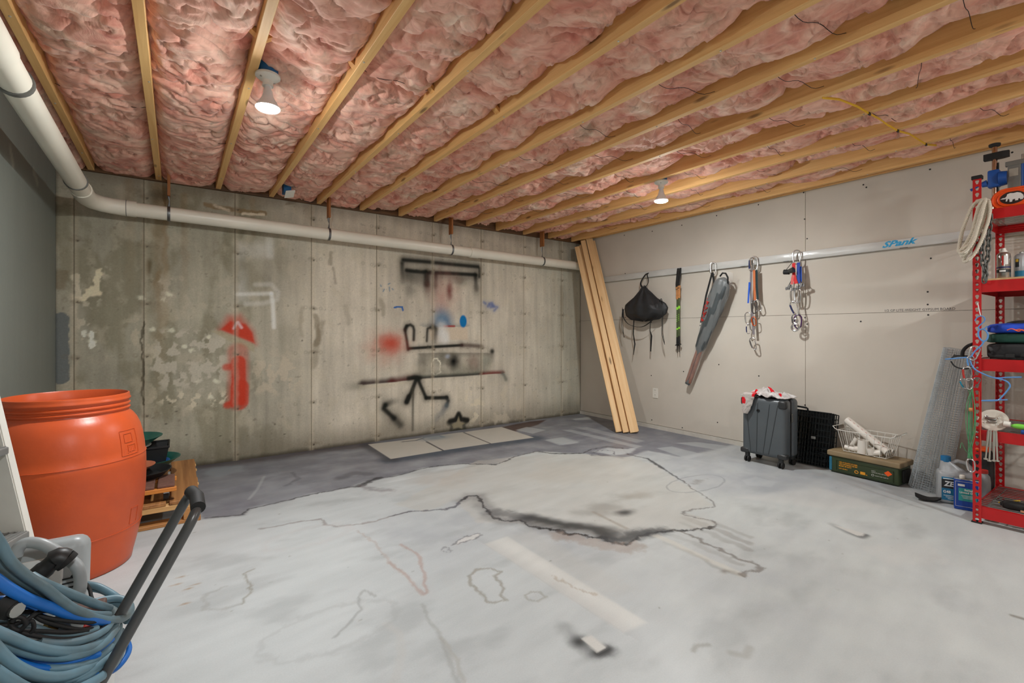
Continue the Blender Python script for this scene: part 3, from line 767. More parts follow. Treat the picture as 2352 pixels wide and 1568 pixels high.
# smudged grey band
W.poly([(2.145, 0.889), (3.038, 0.872), (3.068, 0.714), (2.893, 0.624), (2.319, 0.623), (2.153, 0.723)], .07, S(107, 105, 88), .55, tex=.5, jit=.04)
gr([(2.170, 0.891), (2.319, 0.890), (2.597, 0.883), (3.028, 0.872)], .004, .05, .5, col=S(80, 76, 66), side=-1)
W.blob([(2.186, 0.812)][0], .12, .14, S(60, 60, 50), .5, jit=.2)
W.blob([(2.421, 0.835)][0], .22, .12, S(70, 70, 62), .5, jit=.3)
W.blob([(2.836, 0.773)][0], .16, .18, S(126, 91, 81), .45, jit=.3)
W.blob([(2.989, 0.784)][0], .12, .14, S(128, 135, 121), .4, jit=.3)
W.blob([(2.494, 0.848)][0], .05, .04, S(175, 184, 201), .7)
W.blob([(2.570, 0.791)][0], .125, .14, S(16, 16, 14), 1, hard=.05, jit=.1)
gr([(3.087, 0.897), (3.087, 0.789)], .006, .04, .7, fade=(1, .3))
W.blob([(3.091, 0.889)][0], .045, .04, S(40, 40, 36), .9)
W.ring([(2.348, 0.737)][0], .055, .09, .004, .008, S(229, 222, 201), .8, jit=.02)
# long masked bar
gr([(1.368, 0.580), (1.464, 0.584), (1.534, 0.594)], .008, .05, .6, col=S(84, 84, 72), fade=(.3, 1))
gr([(1.534, 0.594), (1.677, 0.597), (1.840, 0.599)], .018, .05, .9, col=S(52, 34, 36), side=1)
gr([(1.840, 0.599), (1.962, 0.607), (2.073, 0.614)], .016, .06, .9, col=S(86, 34, 32), side=1)
gr([(2.073, 0.619), (2.319, 0.620), (2.669, 0.619), (2.950, 0.621)], .012, .035, .92, col=S(30, 32, 30), side=1)
gr([(2.950, 0.621), (3.087, 0.624), (3.241, 0.619)], .016, .04, .9, col=S(110, 32, 32), side=1)
gr([(2.153, 0.640), (2.970, 0.636)], .02, .10, .35, col=S(70, 80, 66), side=1)
gr([(3.241, 0.619), (3.265, 0.596), (3.290, 0.543)], .005, .03, .7, col=S(98, 102, 93))
W.poly([(1.492, 0.583), (1.825, 0.590), (2.057, 0.600), (2.057, 0.578), (1.840, 0.548), (1.506, 0.556)], .02, S(201, 189, 163), .4)
# striding legs
gr([(2.025, 0.627), (2.089, 0.633), (2.153, 0.623)], .018, .025, .9)
gr([(2.118, 0.627), (2.089, 0.561), (2.057, 0.481), (2.002, 0.381)], .018, .022, .95)
gr([(2.025, 0.431), (2.002, 0.377)], .03, .025, .9)
gr([(2.076, 0.517), (2.073, 0.353), (2.070, 0.069)], .004, .016, .8, col=S(66, 64, 54), fade=(1, .7))
gr([(2.129, 0.619), (2.170, 0.526), (2.227, 0.403)], .013, .022, .95)
gr([(2.227, 0.403), (2.353, 0.393), (2.482, 0.385)], .020, .018, .97)
gr([(2.477, 0.389), (2.499, 0.346), (2.477, 0.294)], .012, .025, .9)
gr([(2.477, 0.294), (2.421, 0.221), (2.322, 0.139)], .012, .04, .65, col=S(98, 107, 112), fade=(1, .35))
gr([(1.885, 0.398), (1.817, 0.387), (1.768, 0.365)], .008, .04, .75, fade=(.4, 1))
gr([(1.768, 0.365), (1.750, 0.331), (1.802, 0.278), (1.863, 0.218)], .014, .03, .95)
gr([(1.863, 0.218), (1.931, 0.142)], .008, .05, .7)
# small star
ST = [(2.499, 0.103), (2.588, 0.121), (2.633, 0.189), (2.666, 0.122), (2.752, 0.103), (2.697, 0.058), (2.720, -0.017), (2.624, 0.010), (2.535, -0.003), (2.547, 0.067), (2.499, 0.103)]
W.stroke(ST, .006, .035, S(44, 46, 38), .75)
W.stroke([(2.526, 0.116), (2.597, 0.124), (2.633, 0.182), (2.666, 0.122), (2.746, 0.103)], .014, .035, S(18, 18, 16), .9)
W.poly([(2.543, 0.075), (2.606, 0.092), (2.633, 0.160), (2.655, 0.089), (2.715, 0.072), (2.669, 0.048), (2.678, 0.012), (2.624, 0.034), (2.570, 0.025)], .008, S(140, 131, 105), .8)
# blue marker scraps
gr([(1.866, 1.382), (1.908, 1.390), (1.953, 1.388), (1.958, 1.354)], .012, .005, .95, col=S(20, 92, 164))
for pts in ([(1.810, 1.591), (1.813, 1.551)], [(1.757, 1.569), (1.744, 1.544)], [(1.840, 1.578), (1.852, 1.567)], [(1.715, 1.609), (1.723, 1.595)], [(1.798, 1.622), (1.816, 1.632)]):
    gr(pts, .004, .006, .7, col=S(70, 118, 150))
for pts in ([(2.970, 1.477), (2.993, 1.464)], [(3.048, 1.463), (3.087, 1.472), (3.111, 1.440)], [(3.097, 1.428), (3.164, 1.425), (3.119, 1.382)], [(3.028, 1.429), (3.048, 1.446)], [(3.068, 1.422), (3.083, 1.447)]):
    gr(pts, .006, .02, .55, col=S(80, 104, 160))
# form-tie stains along the joints
for xj in JT[1:-1]:
    for zt in (0.06, 0.46, 0.935, 1.355, 1.815, 2.20):
        q = rr.random()
        W.blob((xj + .012, zt), .055, .03, S(112, 102, 84), .6, jit=.6, jscale=22, seed=int(q * 50))
        W.blob((xj + .02, zt - .008), .012, .010, S(22, 20, 16), .95, hard=.5)
        for dx in (-.14, -.05, .085):
            if rr.random() < .7: W.ring((xj + dx, zt + rr.uniform(-.01, .01)), .014, .013, .0022, .006, S(121, 112, 93), .28)
for xj in JT[1:-1]:
    W.stroke([(xj, 0), (xj, ZC)], 0.0016, 0.005, S(62, 56, 46), .6)
    W.stroke([(xj + .004, 0), (xj + .006, ZC)], 0.004, 0.03, S(205, 191, 166), .28, jit=.012, jscale=9)
W.stroke([(-.214, 1.2), (-.225, 1.05), (-.213, .9), (-.228, .75), (-.214, .55)], .004, .006, S(80, 74, 58), .8, jit=.02, jscale=12)
W.c = np.clip(W.c * 1.10, 0.008, 0.78)
conc_m = paintmat('stained concrete', rough=0.85, fine=0.10, fscale=70, bump=0.35, bscale=55, spec=0.2)
wall_back = MB().bb((XL - .15, YB + .012, -.1), (XR + .15, YB + .2, 2.62)).build('wall_back', mat('concrete core', (92, 86, 74), .9))
tag(wall_back, 'board-formed concrete wall with spray-paint graffiti', None, None, 'structure')
dz = [0.0, .002, .0005, .003, .001, .0025, .0, .002, .001, .002]
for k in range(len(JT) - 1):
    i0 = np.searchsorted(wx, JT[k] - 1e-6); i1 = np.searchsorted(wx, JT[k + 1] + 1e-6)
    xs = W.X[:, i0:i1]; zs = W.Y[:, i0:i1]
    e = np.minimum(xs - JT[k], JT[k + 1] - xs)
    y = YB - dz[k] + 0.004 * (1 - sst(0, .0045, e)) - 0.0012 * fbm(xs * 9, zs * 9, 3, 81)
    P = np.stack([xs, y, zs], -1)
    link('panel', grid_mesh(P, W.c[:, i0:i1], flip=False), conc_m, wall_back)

# ---------------------------------------------------------------- grey wall on the left
ly = axis(YF, YB, 0.02); lz = axis(0, 2.6, 0.02)
Lc = Canvas(ly, lz)
Lc.c[:] = S(124, 129, 122)
Lc.c *= (1 + .05 * fbm(Lc.X * 1.5, Lc.Y * 1.5, 4, 91) + .04 * fbm(Lc.X * 12, Lc.Y * .7, 3, 92))[..., None]
for pts, col, a, w_ in (([(3.05, 2.12), (3.12, 2.02), (3.17, 1.99)], S(190, 188, 178), .6, .012), ([(3.6, 2.1), (3.66, 2.03)], S(180, 178, 168), .5, .012), ([(4.1, 2.12), (4.2, 2.08)], S(180, 178, 168), .5, .012),
                        ([(2.47, 1.55), (2.49, 1.40)], S(190, 214, 222), .8, .015), ([(2.95, .98), (3.02, .975)], S(176, 176, 168), .6, .006), ([(2.9, .66), (2.95, .68)], S(60, 60, 54), .7, .006)):
    Lc.stroke(pts, w_, .02, col, a, jit=.01)
left_m = paintmat('grey painted wall', rough=0.55, fine=0.04, fscale=60, bump=0.12, bscale=35, spec=0.35)
P = np.stack([np.full(Lc.X.shape, XL), Lc.X, Lc.Y], -1)
wall_left = link('wall_left', grid_mesh(P, Lc.c), left_m)
tag(wall_left, 'grey painted wall at the left', None, None, 'structure')

# ---------------------------------------------------------------- drywall on the right
dry_m = mat('unpainted gypsum board', (204, 196, 184), .85, var=.04, scale=2.2, bump=.05, bscale=200, spec=.2)
wall_right = MB().bb((XR + .014, YF - .1, -.1), (XR + .15, YB + .02, 2.62)).build('wall_right', mat('framing behind board', (70, 60, 50), .9))
tag(wall_right, 'unpainted gypsum board wall with screw heads', None, None, 'structure')
for y0, y1 in ((1.902, YB), (-0.54, 1.902), (YF, -.54)):
    for z0, z1 in ((.045, 1.277), (1.277, 2.47)):
        MB().rbox((XR + .0065, (y0 + y1) / 2, (z0 + z1) / 2), (.013, y1 - y0 - .003, z1 - z0 - .0022), .0012, seg=1).build('drywall_sheet', dry_m, wall_right)
screw_m = mat('dark screw head', (38, 36, 34), .5, .3, var=0)
first = None
for (y, z) in [(1.054, 2.326), (1.469, 2.318), (1.916, 2.362), (1.909, 2.125), (1.888, 1.948), (2.316, 2.342), (2.745, 2.324), (3.157, 2.301), (3.554, 2.303), (3.976, 2.327), (0.633, 2.321), (1.049, 1.668), (1.067, 1.422), (1.067, 1.328), (1.064, 1.251), (3.962, 1.849), (3.962, 1.303), (3.567, 1.237), (2.934, 1.194), (2.721, 0.790), (3.135, 0.690), (3.567, 0.614), (2.312, 0.704), (1.905, 1.252), (1.888, 1.194), (1.487, 1.210), (1.905, 0.477), (2.736, 0.193), (3.151, 0.070), (3.560, 0.094), (3.927, 0.076), (1.449, 2.292)]:
    M_ = frame((XR - .0005, y, z), (0, -1, 0), (0, 0, 1), (-1, 0, 0))
    MB().lathe([(.0065, -.001), (.006, .0012), (.003, .0006)], 10, M=M_).build('screw', screw_m, wall_right)
ink = mat('grey ink', (82, 80, 82), .8, var=0)
_a, _b = [(1.331, 1.283), (0.897, 1.283)]
text('1/2 GP LITE-WEIGHT GYPSUM BOARD', .026, frame((XR - .0004, _a[0], _a[1]), (0, -1, 0), (0, 0, 1), (-1, 0, 0)), ink, wall_right, sx=.95)
base_m = mat('white base strip', (205, 200, 190), .6, var=.06)
tag(MB().bb((XR - .012, YF, 0), (XR + .01, YB - .001, .042)).build('baseboard_right', base_m), 'pale narrow strip at the foot of the drywall', None, None, 'structure')

# ---------------------------------------------------------------- wall behind the camera (closes the room)
tag(MB().bb((XL - .1, YF - .1, -.05), (XR + .1, YF, 2.62)).build('wall_rear', dry_m), 'gypsum board wall opposite the concrete wall', None, None, 'structure')

# ---------------------------------------------------------------- ceiling: subfloor, joists, insulation
ceiling = MB().bb((XL - .1, YF - .1, 2.60), (XR + .1, YB + .1, 2.66)).build('ceiling', mat('subfloor sheathing', (120, 86, 54), .85))
tag(ceiling, 'open joist ceiling packed with pink fibreglass insulation', None, None, 'structure')
JX = [-0.523 + 0.406 * k for k in range(13)]
joist_m = woodmat('spruce joist', (240, 196, 130), (216, 164, 100), 'Y')
for k, x in enumerate(JX):
    MB().rbox((x, (YF + YB - .04) / 2, (ZC + 2.60) / 2), (.038, YB - .04 - YF, 2.60 - ZC), .002, seg=1).build('joist', joist_m, ceiling)
MB().rbox((XR - .019, (YF + YB - .04) / 2, (ZC + .03 + 2.60) / 2), (.038, YB - .04 - YF, 2.60 - ZC - .03), .002, seg=1).build('joist', joist_m, ceiling)
dark_wood = woodmat('weathered sill', (120, 84, 48), (70, 48, 30), 'X')
MB().bb((XL, YB - .035, ZC - .005), (XR, YB + .02, 2.60)).build('rim_board', dark_wood, ceiling)

ins_m, nt, b = newmat('pink fibreglass')
v = coords(nt)
wn = N(nt, 'ShaderNodeTexNoise', i_Scale=2.4, i_Detail=3.0, i_Roughness=0.5); nt.links.new(v, wn.inputs['Vector'])
wsub = N(nt, 'ShaderNodeVectorMath', operation='SUBTRACT'); wsub.inputs[1].default_value = (.5, .5, .5); nt.links.new(wn.outputs['Color'], wsub.inputs[0])
wsc = N(nt, 'ShaderNodeVectorMath', operation='SCALE'); wsc.inputs['Scale'].default_value = .42; nt.links.new(wsub.outputs[0], wsc.inputs[0])
wad = N(nt, 'ShaderNodeVectorMath', operation='ADD'); nt.links.new(v, wad.inputs[0]); nt.links.new(wsc.outputs[0], wad.inputs[1])
def fib(sc):
    mp = N(nt, 'ShaderNodeMapping'); mp.inputs['Scale'].default_value = sc; nt.links.new(wad.outputs[0], mp.inputs[0])
    n = N(nt, 'ShaderNodeTexNoise', i_Scale=1.0, i_Detail=4.0, i_Roughness=0.6, i_Distortion=0.4); nt.links.new(mp.outputs[0], n.inputs['Vector'])
    return n.outputs['Fac']
f1 = fib((5, 26, 20)); f2 = fib((24, 7, 20))
nM = N(nt, 'ShaderNodeTexNoise', i_Scale=3.2, i_Detail=2.0); nt.links.new(v, nM.inputs['Vector'])
rM = ramp(nt, nM.outputs['Fac'], [(0.46, (0, 0, 0)), (0.60, (1, 1, 1))])
fm = N(nt, 'ShaderNodeMix', data_type='FLOAT'); nt.links.new(rM.outputs[0], fm.inputs[0]); nt.links.new(f1, fm.inputs[2]); nt.links.new(f2, fm.inputs[3])
FIB = fm.outputs[0]
nA = N(nt, 'ShaderNodeTexNoise', i_Scale=5.5, i_Detail=5.0, i_Roughness=0.55, i_Distortion=0.6); nt.links.new(wad.outputs[0], nA.inputs['Vector'])
rA = ramp(nt, nA.outputs['Fac'], [(0.25, S(202, 122, 106)), (0.40, S(228, 162, 142)), (0.56, S(240, 190, 168)), (0.74, S(246, 217, 195))])
nD = N(nt, 'ShaderNodeTexNoise', i_Scale=4.0, i_Detail=5.0, i_Roughness=0.62, i_Distortion=0.6); nt.links.new(wad.outputs[0], nD.inputs['Vector'])
rD = ramp(nt, nD.outputs['Fac'], [(0.57, (0, 0, 0)), (0.70, (1, 1, 1))])
mD = N(nt, 'ShaderNodeMath', operation='MULTIPLY'); mD.inputs[1].default_value = 0.6; nt.links.new(rD.outputs[0], mD.inputs[0])
mx = N(nt, 'ShaderNodeMix', data_type='RGBA'); nt.links.new(mD.outputs[0], mx.inputs[0]); nt.links.new(rA.outputs[0], mx.inputs[6]); mx.inputs[7].default_value = (*S(164, 134, 108), 1)
rF = ramp(nt, FIB, [(0.28, (0.66, 0.50, 0.46)), (0.45, (0.95, 0.92, 0.91)), (0.64, (1.10, 1.12, 1.12))])
mF = N(nt, 'ShaderNodeMix', data_type='RGBA', blend_type='MULTIPLY'); mF.inputs[0].default_value = 1.0
nt.links.new(mx.outputs[2], mF.inputs[6]); nt.links.new(rF.outputs[0], mF.inputs[7]); nt.links.new(mF.outputs[2], b.inputs['Base Color'])
b.inputs['Roughness'].default_value = 0.75; b.inputs['Specular IOR Level'].default_value = 0.2
b.inputs['Sheen Weight'].default_value = 0.2; b.inputs['Sheen Roughness'].default_value = 0.4
bp = N(nt, 'ShaderNodeBump', i_Strength=0.38, i_Distance=0.012); nt.links.new(FIB, bp.inputs['Height']); nt.links.new(bp.outputs[0], b.inputs['Normal'])

edges = [XL] + JX + [XR - .02]
for k in range(len(edges) - 1):
    x0 = edges[k] + (.019 if k else 0); x1 = edges[k + 1] - .019
    if x1 - x0 < .05: continue
    xm = (x0 + x1) / 2
    ys = max(2.1 - .71 * x1, .128 * x0 - .05) - .35
    nx_ = max(10, int((x1 - x0) / .0095))
    ax = np.linspace(x0 - .002, x1 + .002, nx_)
    ay = np.concatenate([np.arange(YF, ys, .05), axis(ys, YB - .035, .0105)])
    GX, GY = np.meshgrid(ax, ay)
    s_ = (GX - x0) / (x1 - x0)
    edge = np.abs(2 * s_ - 1)
    low = 2.350 + .036 * sst(0.2, 2.6, xm)
    wxn = fbm(GX * 3.5, GY * 3.5, 3, 101); wyn = fbm(GX * 3.5 + 7, GY * 3.5, 3, 104)
    big = fbm(GX * 2.4 + k * 3.1, GY * 2.8, 2, 107)
    cre = np.abs(fbm(GX * 2.6 + 1.1 * wxn + k * 5.3, GY * 4.6 + 1.1 * wyn, 3, 110))
    cre2 = np.abs(fbm(GX * 6 + 1.3 * wyn, GY * 8 + 1.3 * wxn + k, 3, 114))
    puff = np.abs(fbm(GX * 5 + wxn, GY * 5 + wyn + k * 2, 2, 117))
    z = low + .052 * np.clip(edge, 0, 1) ** 5 + .032 * big + .028 * np.exp(-(cre / .085) ** 2) + .006 * np.exp(-(cre2 / .09) ** 2) - .028 * puff
    # batts pinched up by their support wires
    per = .62; ph = (k * .37) % per
    z += .014 * np.cos(2 * np.pi * (GY - ph) / per) * (1 if k > 5 else .4)
    # torn joints between batt lengths
    for yb in (4.76 - 1.22 - (k % 3) * .33, 4.76 - 2.44 - (k % 4) * .21):
        z += .05 * np.exp(-((GY - yb - .03 * wxn) / .018) ** 2)
    GX = GX + .012 * wxn * (1 - edge ** 4)
    z = np.clip(z, 2.335, 2.56)
    z = np.where(GY < ys, np.clip(z, 2.36, 2.5), z)
    link('insulation_batt', grid_mesh(np.stack([GX, GY, z], -1), None, flip=True), ins_m, ceiling)

# support wires bowed under the batts, bridging struts, nails
wire_m = mat('dark support wire', (52, 44, 42), .5, .6, var=0)
rw = random.Random(5)
for k in range(len(JX) - 1):
    x0 = JX[k] + .019; x1 = JX[k + 1] - .019
    if k < 6: ys = [rw.uniform(2.2, 4.0)]
    else:
        ys = []; y = 4.3 - (k * .37 % .62)
        while y > max(2.1 - .71 * x1, .1): ys.append(y); y -= .62
    for y in ys:
        sag = .045 if k > 5 else .035
        a_ = rw.uniform(-.06, .06)
        pts = [(x0 + (x1 - x0) * t, y + a_ * (t - .5) * 2, 2.385 - sag * (1 - (2 * t - 1) ** 2) * (.6 + .4 * math.sin(t * 9))) for t in [i / 12 for i in range(13)]]
        MB().tube(pts, .0014, 5).build('support_wire', wire_m, ceiling, smooth=True)
strut_m = woodmat('bridging strut', (224, 172, 104), (196, 138, 74), 'X', knots=False)
for k in range(2, 6):
    x = JX[k]
    for s_ in (-1, 1):
        M_ = frame((x + s_ * .03, 2.245 + s_ * .012, 2.385), (s_ * .80, 0, .60), (0, 1, 0), (-s_ * .6, 0, .80))
        MB().box((.06, 0, 0), (.17, .038, .019), M_).build('bridging_strut', strut_m, ceiling)
nail_m = mat('bright nail', (205, 205, 200), .35, .8, var=0)
for k in range(13):
    for y in np.arange(.9 + (k * .29 % .5), 4.6, .85):
        MB().lathe([(.0045, 0), (.0045, -.0025), (.0015, -.004)], 8, c=(JX[k] + rw.uniform(-.008, .008), y, ZC)).build('nail', nail_m, ceiling)

# ================================================================== LAMPS
blue_pl = mat('blue plastic box', (18, 96, 150), .5, var=.08)
white_pl = mat('white plastic', (226, 222, 212), .45, var=.03)
lens_m = emit('lit bulb face', LAMP_COLOR, LAMP_STRENGTH)
neck_m = mat('frosted bulb neck', (226, 226, 226), .4, var=0)
metal_m = mat('steel', (176, 176, 172), .3, .9, var=.06)
black_pl = mat('black plastic', (28, 28, 29), .45, var=.1)

def lamp(x, y, label):
    t = thing('ceiling_lamp', (x, y, 2.1695), label, 'lamp', 'bare bulbs under the joists')
    bx = MB().lathe([(.043, 2.342), (.045, 2.35), (.045, 2.425), (.040, 2.43)], 20, c=(x, y, 0))
    bx.bb((x - .044, y - .012, 2.36), (x - .03, y + .012, 2.42))
    bx.build('junction_box', blue_pl, t, True)
    h = MB().lathe([(.050, 2.342), (.054, 2.338), (.054, 2.329), (.047, 2.323), (.030, 2.316), (.0225, 2.312), (.0215, 2.294), (.024, 2.292), (.024, 2.286), (.017, 2.286)], 28, c=(x, y, 0)).build('lamp_holder', white_pl, t, True)
    for a in (.6, 3.7):
        MB().lathe([(.005, 2.321), (.005, 2.317), (.002, 2.316)], 8, c=(x + .037 * math.cos(a), y + .037 * math.sin(a), 0)).build('screw', metal_m, h)
    bu = MB().lathe([(.0155, 2.292), (.0155, 2.27), (.019, 2.264), (.021, 2.248), (.027, 2.23), (.038, 2.212), (.048, 2.196), (.0525, 2.184)], 28, c=(x, y, 0), capb=False, capt=False).build('bulb', neck_m, t, True)
    MB().lathe([(.0525, 2.184), (.0513, 2.1805), (.046, 2.176), (.034, 2.172), (.018, 2.170), (.001, 2.1695)], 18, c=(x, y, 0), capb=False).build('bulb_face', lens_m, bu, True)
    return t
lamp(.352, 2.49, 'bare reflector bulb hanging nearest the white drain pipe at left')
lamp(3.192, 2.41, 'bare reflector bulb hanging near the drywall at right')
lamp(.352, -.75, 'bare reflector bulb behind the viewer at left')
lamp(3.192, -.75, 'bare reflector bulb behind the viewer at right')

# ================================================================== DRAIN PIPE AND HANGERS
pvc = mat('white drain pipe', (240, 234, 218), .35, var=.05, scale=3)
seam = mat('grey pipe band', (112, 112, 108), .5, .2, var=.05)
pipe = thing('drain_pipe', (2.0, 4.6, 2.0), 'long white plastic drain pipe turning the corner below the joists', 'pipe')
R_ = .054
def zrun(x): return 2.062 - .0125 * (x + .46)
run1 = [(-.53, YF + .02, 2.22), (-.528, 1.5, 2.16), (-.525, 3.0, 2.11), (-.52, 4.25, 2.075)]
MB().tube(run1, R_, 24).build('pipe_run', pvc, pipe, True)
arc = [(-.52, 4.22, 2.076), (-.52, 4.36, 2.072), (-.517, 4.44, 2.07), (-.495, 4.52, 2.068), (-.45, 4.575, 2.066), (-.39, 4.602, 2.064), (-.31, 4.61, 2.063), (-.25, 4.61, 2.062)]
MB().tube(arc, [.060, .060, .0575, .0575, .0575, .0575, .060, .060], 24).build('elbow', pvc, pipe, True)
MB().tube([(-.26, 4.61, 2.06), (1.5, 4.61, zrun(1.5)), (3.0, 4.61, zrun(3.)), (4.5, 4.61, zrun(4.5))], R_, 24).build('pipe_run', pvc, pipe, True)
MB().tube([(2.69, 4.61, zrun(2.69)), (2.80, 4.61, zrun(2.8))], .0605, 24).build('coupling', pvc, pipe, True)
for a, b in (((-.521, 4.03, 2.083), (-.521, 4.045, 2.083)), ((-.526, 2.66, 2.122), (-.526, 2.685, 2.121)), ((-.312, 4.61, 2.063), (-.308, 4.61, 2.063))):
    MB().tube([a, b], .0612, 24).build('band', seam, pipe, True)
MB().tube([(-.527, 2.15, 2.139), (-.527, 2.45, 2.129)], .0605, 24).build('coupling', pvc, pipe, True)
strap_m = mat('galvanised strap', (120, 122, 122), .4, .8, var=.15, scale=60)
block_m = woodmat('cedar block', (182, 118, 62), (140, 84, 42), 'Z', knots=False)
for px_x, lab in ((-.05, 'wood block and metal strap holding the drain pipe nearest the elbow'), (1.165, 'wood block and metal strap holding the drain pipe, second from the elbow'),
                  (2.455, 'wood block and metal strap holding the drain pipe beside the pipe coupling'), (3.74, 'wood block and metal strap holding the drain pipe nearest the leaning lumber')):
    t = thing('pipe_hanger', (px_x, 4.61, 2.0), lab, 'hanger', 'straps carrying the drain pipe')
    zc = zrun(px_x)
    MB().rbox((px_x, 4.61, 2.30), (.019, .07, .21), .001, seg=1).build('wood_block', block_m, t)
    ring = [(px_x, 4.61 + .057 * math.sin(a), zc + .057 * math.cos(a)) for a in [2 * PI * i / 28 for i in range(28)]]
    MB().tube(ring, .0016, 6, closed=True, flat=.011).build('strap_loop', strap_m, t, True)
    MB().tube([(px_x, 4.61, zc + .055), (px_x + .004, 4.61, zc + .10), (px_x - .003, 4.61, zc + .14), (px_x, 4.61, 2.24)], [.010, .003, .010, .008], 6, flat=.0035).build('strap_tail', strap_m, t, True)
    MB().lathe([(.006, 0), (.006, .006), (.003, .009)], 8, M=frame((px_x, 4.60, 2.235), (1, 0, 0), (0, 0, 1), (0, -1, 0))).build('bolt', metal_m, t)

# small blue box with a loose cover plate
t = thing('junction_box', (.80, 4.43, 2.30), 'blue electrical box with a loose white cover plate by the joist end', 'electrical box')
MB().rbox((.775, 4.45, 2.37), (.06, .09, .11), .004).build('box', blue_pl, t)
MB().box((0, 0, 0), (.075, .12, .004), frame((.79, 4.40, 2.305), (.97, 0, .24), (.06, .96, -.26), (-.23, .27, .93))).build('cover_plate', white_pl, t)

# yellow cable stapled under the joists
yel = mat('yellow cable', (222, 178, 40), .45, var=.05)
t = thing('electrical_cable', (3.3, 1.0, 2.33), 'flat yellow electrical cable stapled under the joists at right', 'cable')
cp = []
kp = [(2.725, 1.06, 2.337), (2.85, 1.03, 2.352), (3.0, 1.0, 2.345), (3.131, .985, 2.335), (3.3, .99, 2.352), (3.42, .985, 2.345), (3.537, .97, 2.335), (3.7, .955, 2.35), (3.85, .945, 2.343), (3.943, .935, 2.335), (4.1, .92, 2.36)]
MB().tube(kp, .007, 6, flat=.003).build('cable_sheath', yel, t, True)
for p in (kp[3], kp[6], kp[9]):
    MB().bb((p[0] - .012, p[1] - .004, 2.327), (p[0] + .012, p[1] + .004, 2.341)).build('staple', screw_m, t)

# ================================================================== LUMBER IN THE CORNER
lum = woodmat('pale spruce stud', (240, 205, 156), (222, 178, 124), 'Z')
cb_, ct_ = Vector((4.075, 3.525, 0)), Vector((4.372, 4.525, 2.31))
z_ = (ct_ - cb_).normalized()
v_ = Vector((-.66, -.75, 0)); v_ = (v_ - z_ * v_.dot(z_)).normalized()      # faces the room
u_ = z_.cross(v_)                                                            # to the right as seen from the room
for du, dv, w_, top, tw, lab in (
        (-.096, -.010, .062, .975, -.012, 'leaning two-by-four stud at the left edge of the bundle'),
        (-.055, -.052, .062, .99, .020, 'leaning stud half hidden behind the left edge of the bundle'),
        (-.016, .008, .062, 1.0, .008, 'leaning two-by-four stud in the middle of the front row'),
        (.020, -.052, .060, .89, .004, 'shorter leaning stud tucked behind the middle of the bundle'),
        (.074, -.004, .085, 1.012, .012, 'wide leaning two-by-four stud at the right edge of the front row'),
        (.100, -.052, .060, 1.0, .030, 'leaning stud half hidden behind the right edge of the bundle')):
    pa = cb_ + u_ * du + v_ * dv; pa.z = 0
    pb = cb_ + (ct_ - cb_) * top + u_ * (du * .9 + tw) + v_ * dv
    z = (pb - pa).normalized(); L_ = (pb - pa).length
    ey_ = (v_ - z * v_.dot(z)).normalized(); ex_ = ey_.cross(z)
    o = MB().rbox((0, 0, L_ / 2), (w_, .038, L_), .003, seg=1).build('lumber_stud', lum)
    o.matrix_world = frame(pa + Vector((0, 0, .010)), ex_, ey_, z)
    tag(o, lab, 'lumber', 'studs leaning in the corner')

# ================================================================== LONG WRAPPED RAIL ON THE DRYWALL
wrap = mat('plastic wrapped rail', (206, 206, 202), .22, var=.08, scale=9, bump=.35, bscale=14, spec=.6, stretch=(1, .5, 1.5))
t = thing('wrapped_rail', (4.52, 2.3, 1.765), 'long white rail in clear plastic wrap fixed along the drywall', 'rail')
MB().rbox((4.523, 2.35, 1.800), (.034, 4.15, .070), .005).build('rail_body', wrap, t, True)
cyan = mat('cyan print', (20, 150, 200), .5, var=0)
_a, = [(1.331, 1.783)]
text('SPank', .062, frame((4.5055, _a[0] + .005, 1.783), (0, -1, .03), (0, .03, 1), (-1, 0, 0)), cyan, t, sx=1.35, shear=.45, bold=.0022)
for y in (2.05, 2.45, 1.2):
    MB().rbox((4.507, y, 1.765), (.003, .05, .004), .001, seg=1).build('tape_edge', black_pl, t)

# outlet
t = thing('wall_outlet', (4.54, 3.508, .36), 'white duplex wall outlet on the drywall', 'outlet')
MB().rbox((4.537, 3.508, .414), (.006, .072, .116), .002).build('cover_plate', white_pl, t)
for dz_ in (-.028, .028):
    f = MB().rbox((4.534, 3.508, .414 + dz_), (.003, .034, .036), .0012, seg=1).build('socket', white_pl, t)
    for dy in (-.007, .007):
        MB().bb((4.5322, 3.508 + dy - .0013, .414 + dz_ + .002), (4.5330, 3.508 + dy + .0013, .414 + dz_ + .012)).build('slot', black_pl, f)

# ================================================================== THINGS HANGING FROM THE RAIL
fab = mat('black nylon', (34, 35, 37), .6, var=.25, scale=10, bump=.25, bscale=18)
strap_k = mat('black webbing', (24, 24, 24), .8, var=.1)
def hook(x, y, z, parent):
    MB().tube([(4.523, y, z + .03), (4.50, y, z + .035), (x, y, z + .01), (x, y, z - .005)], .002, 6).build('hook', metal_m, parent, True)

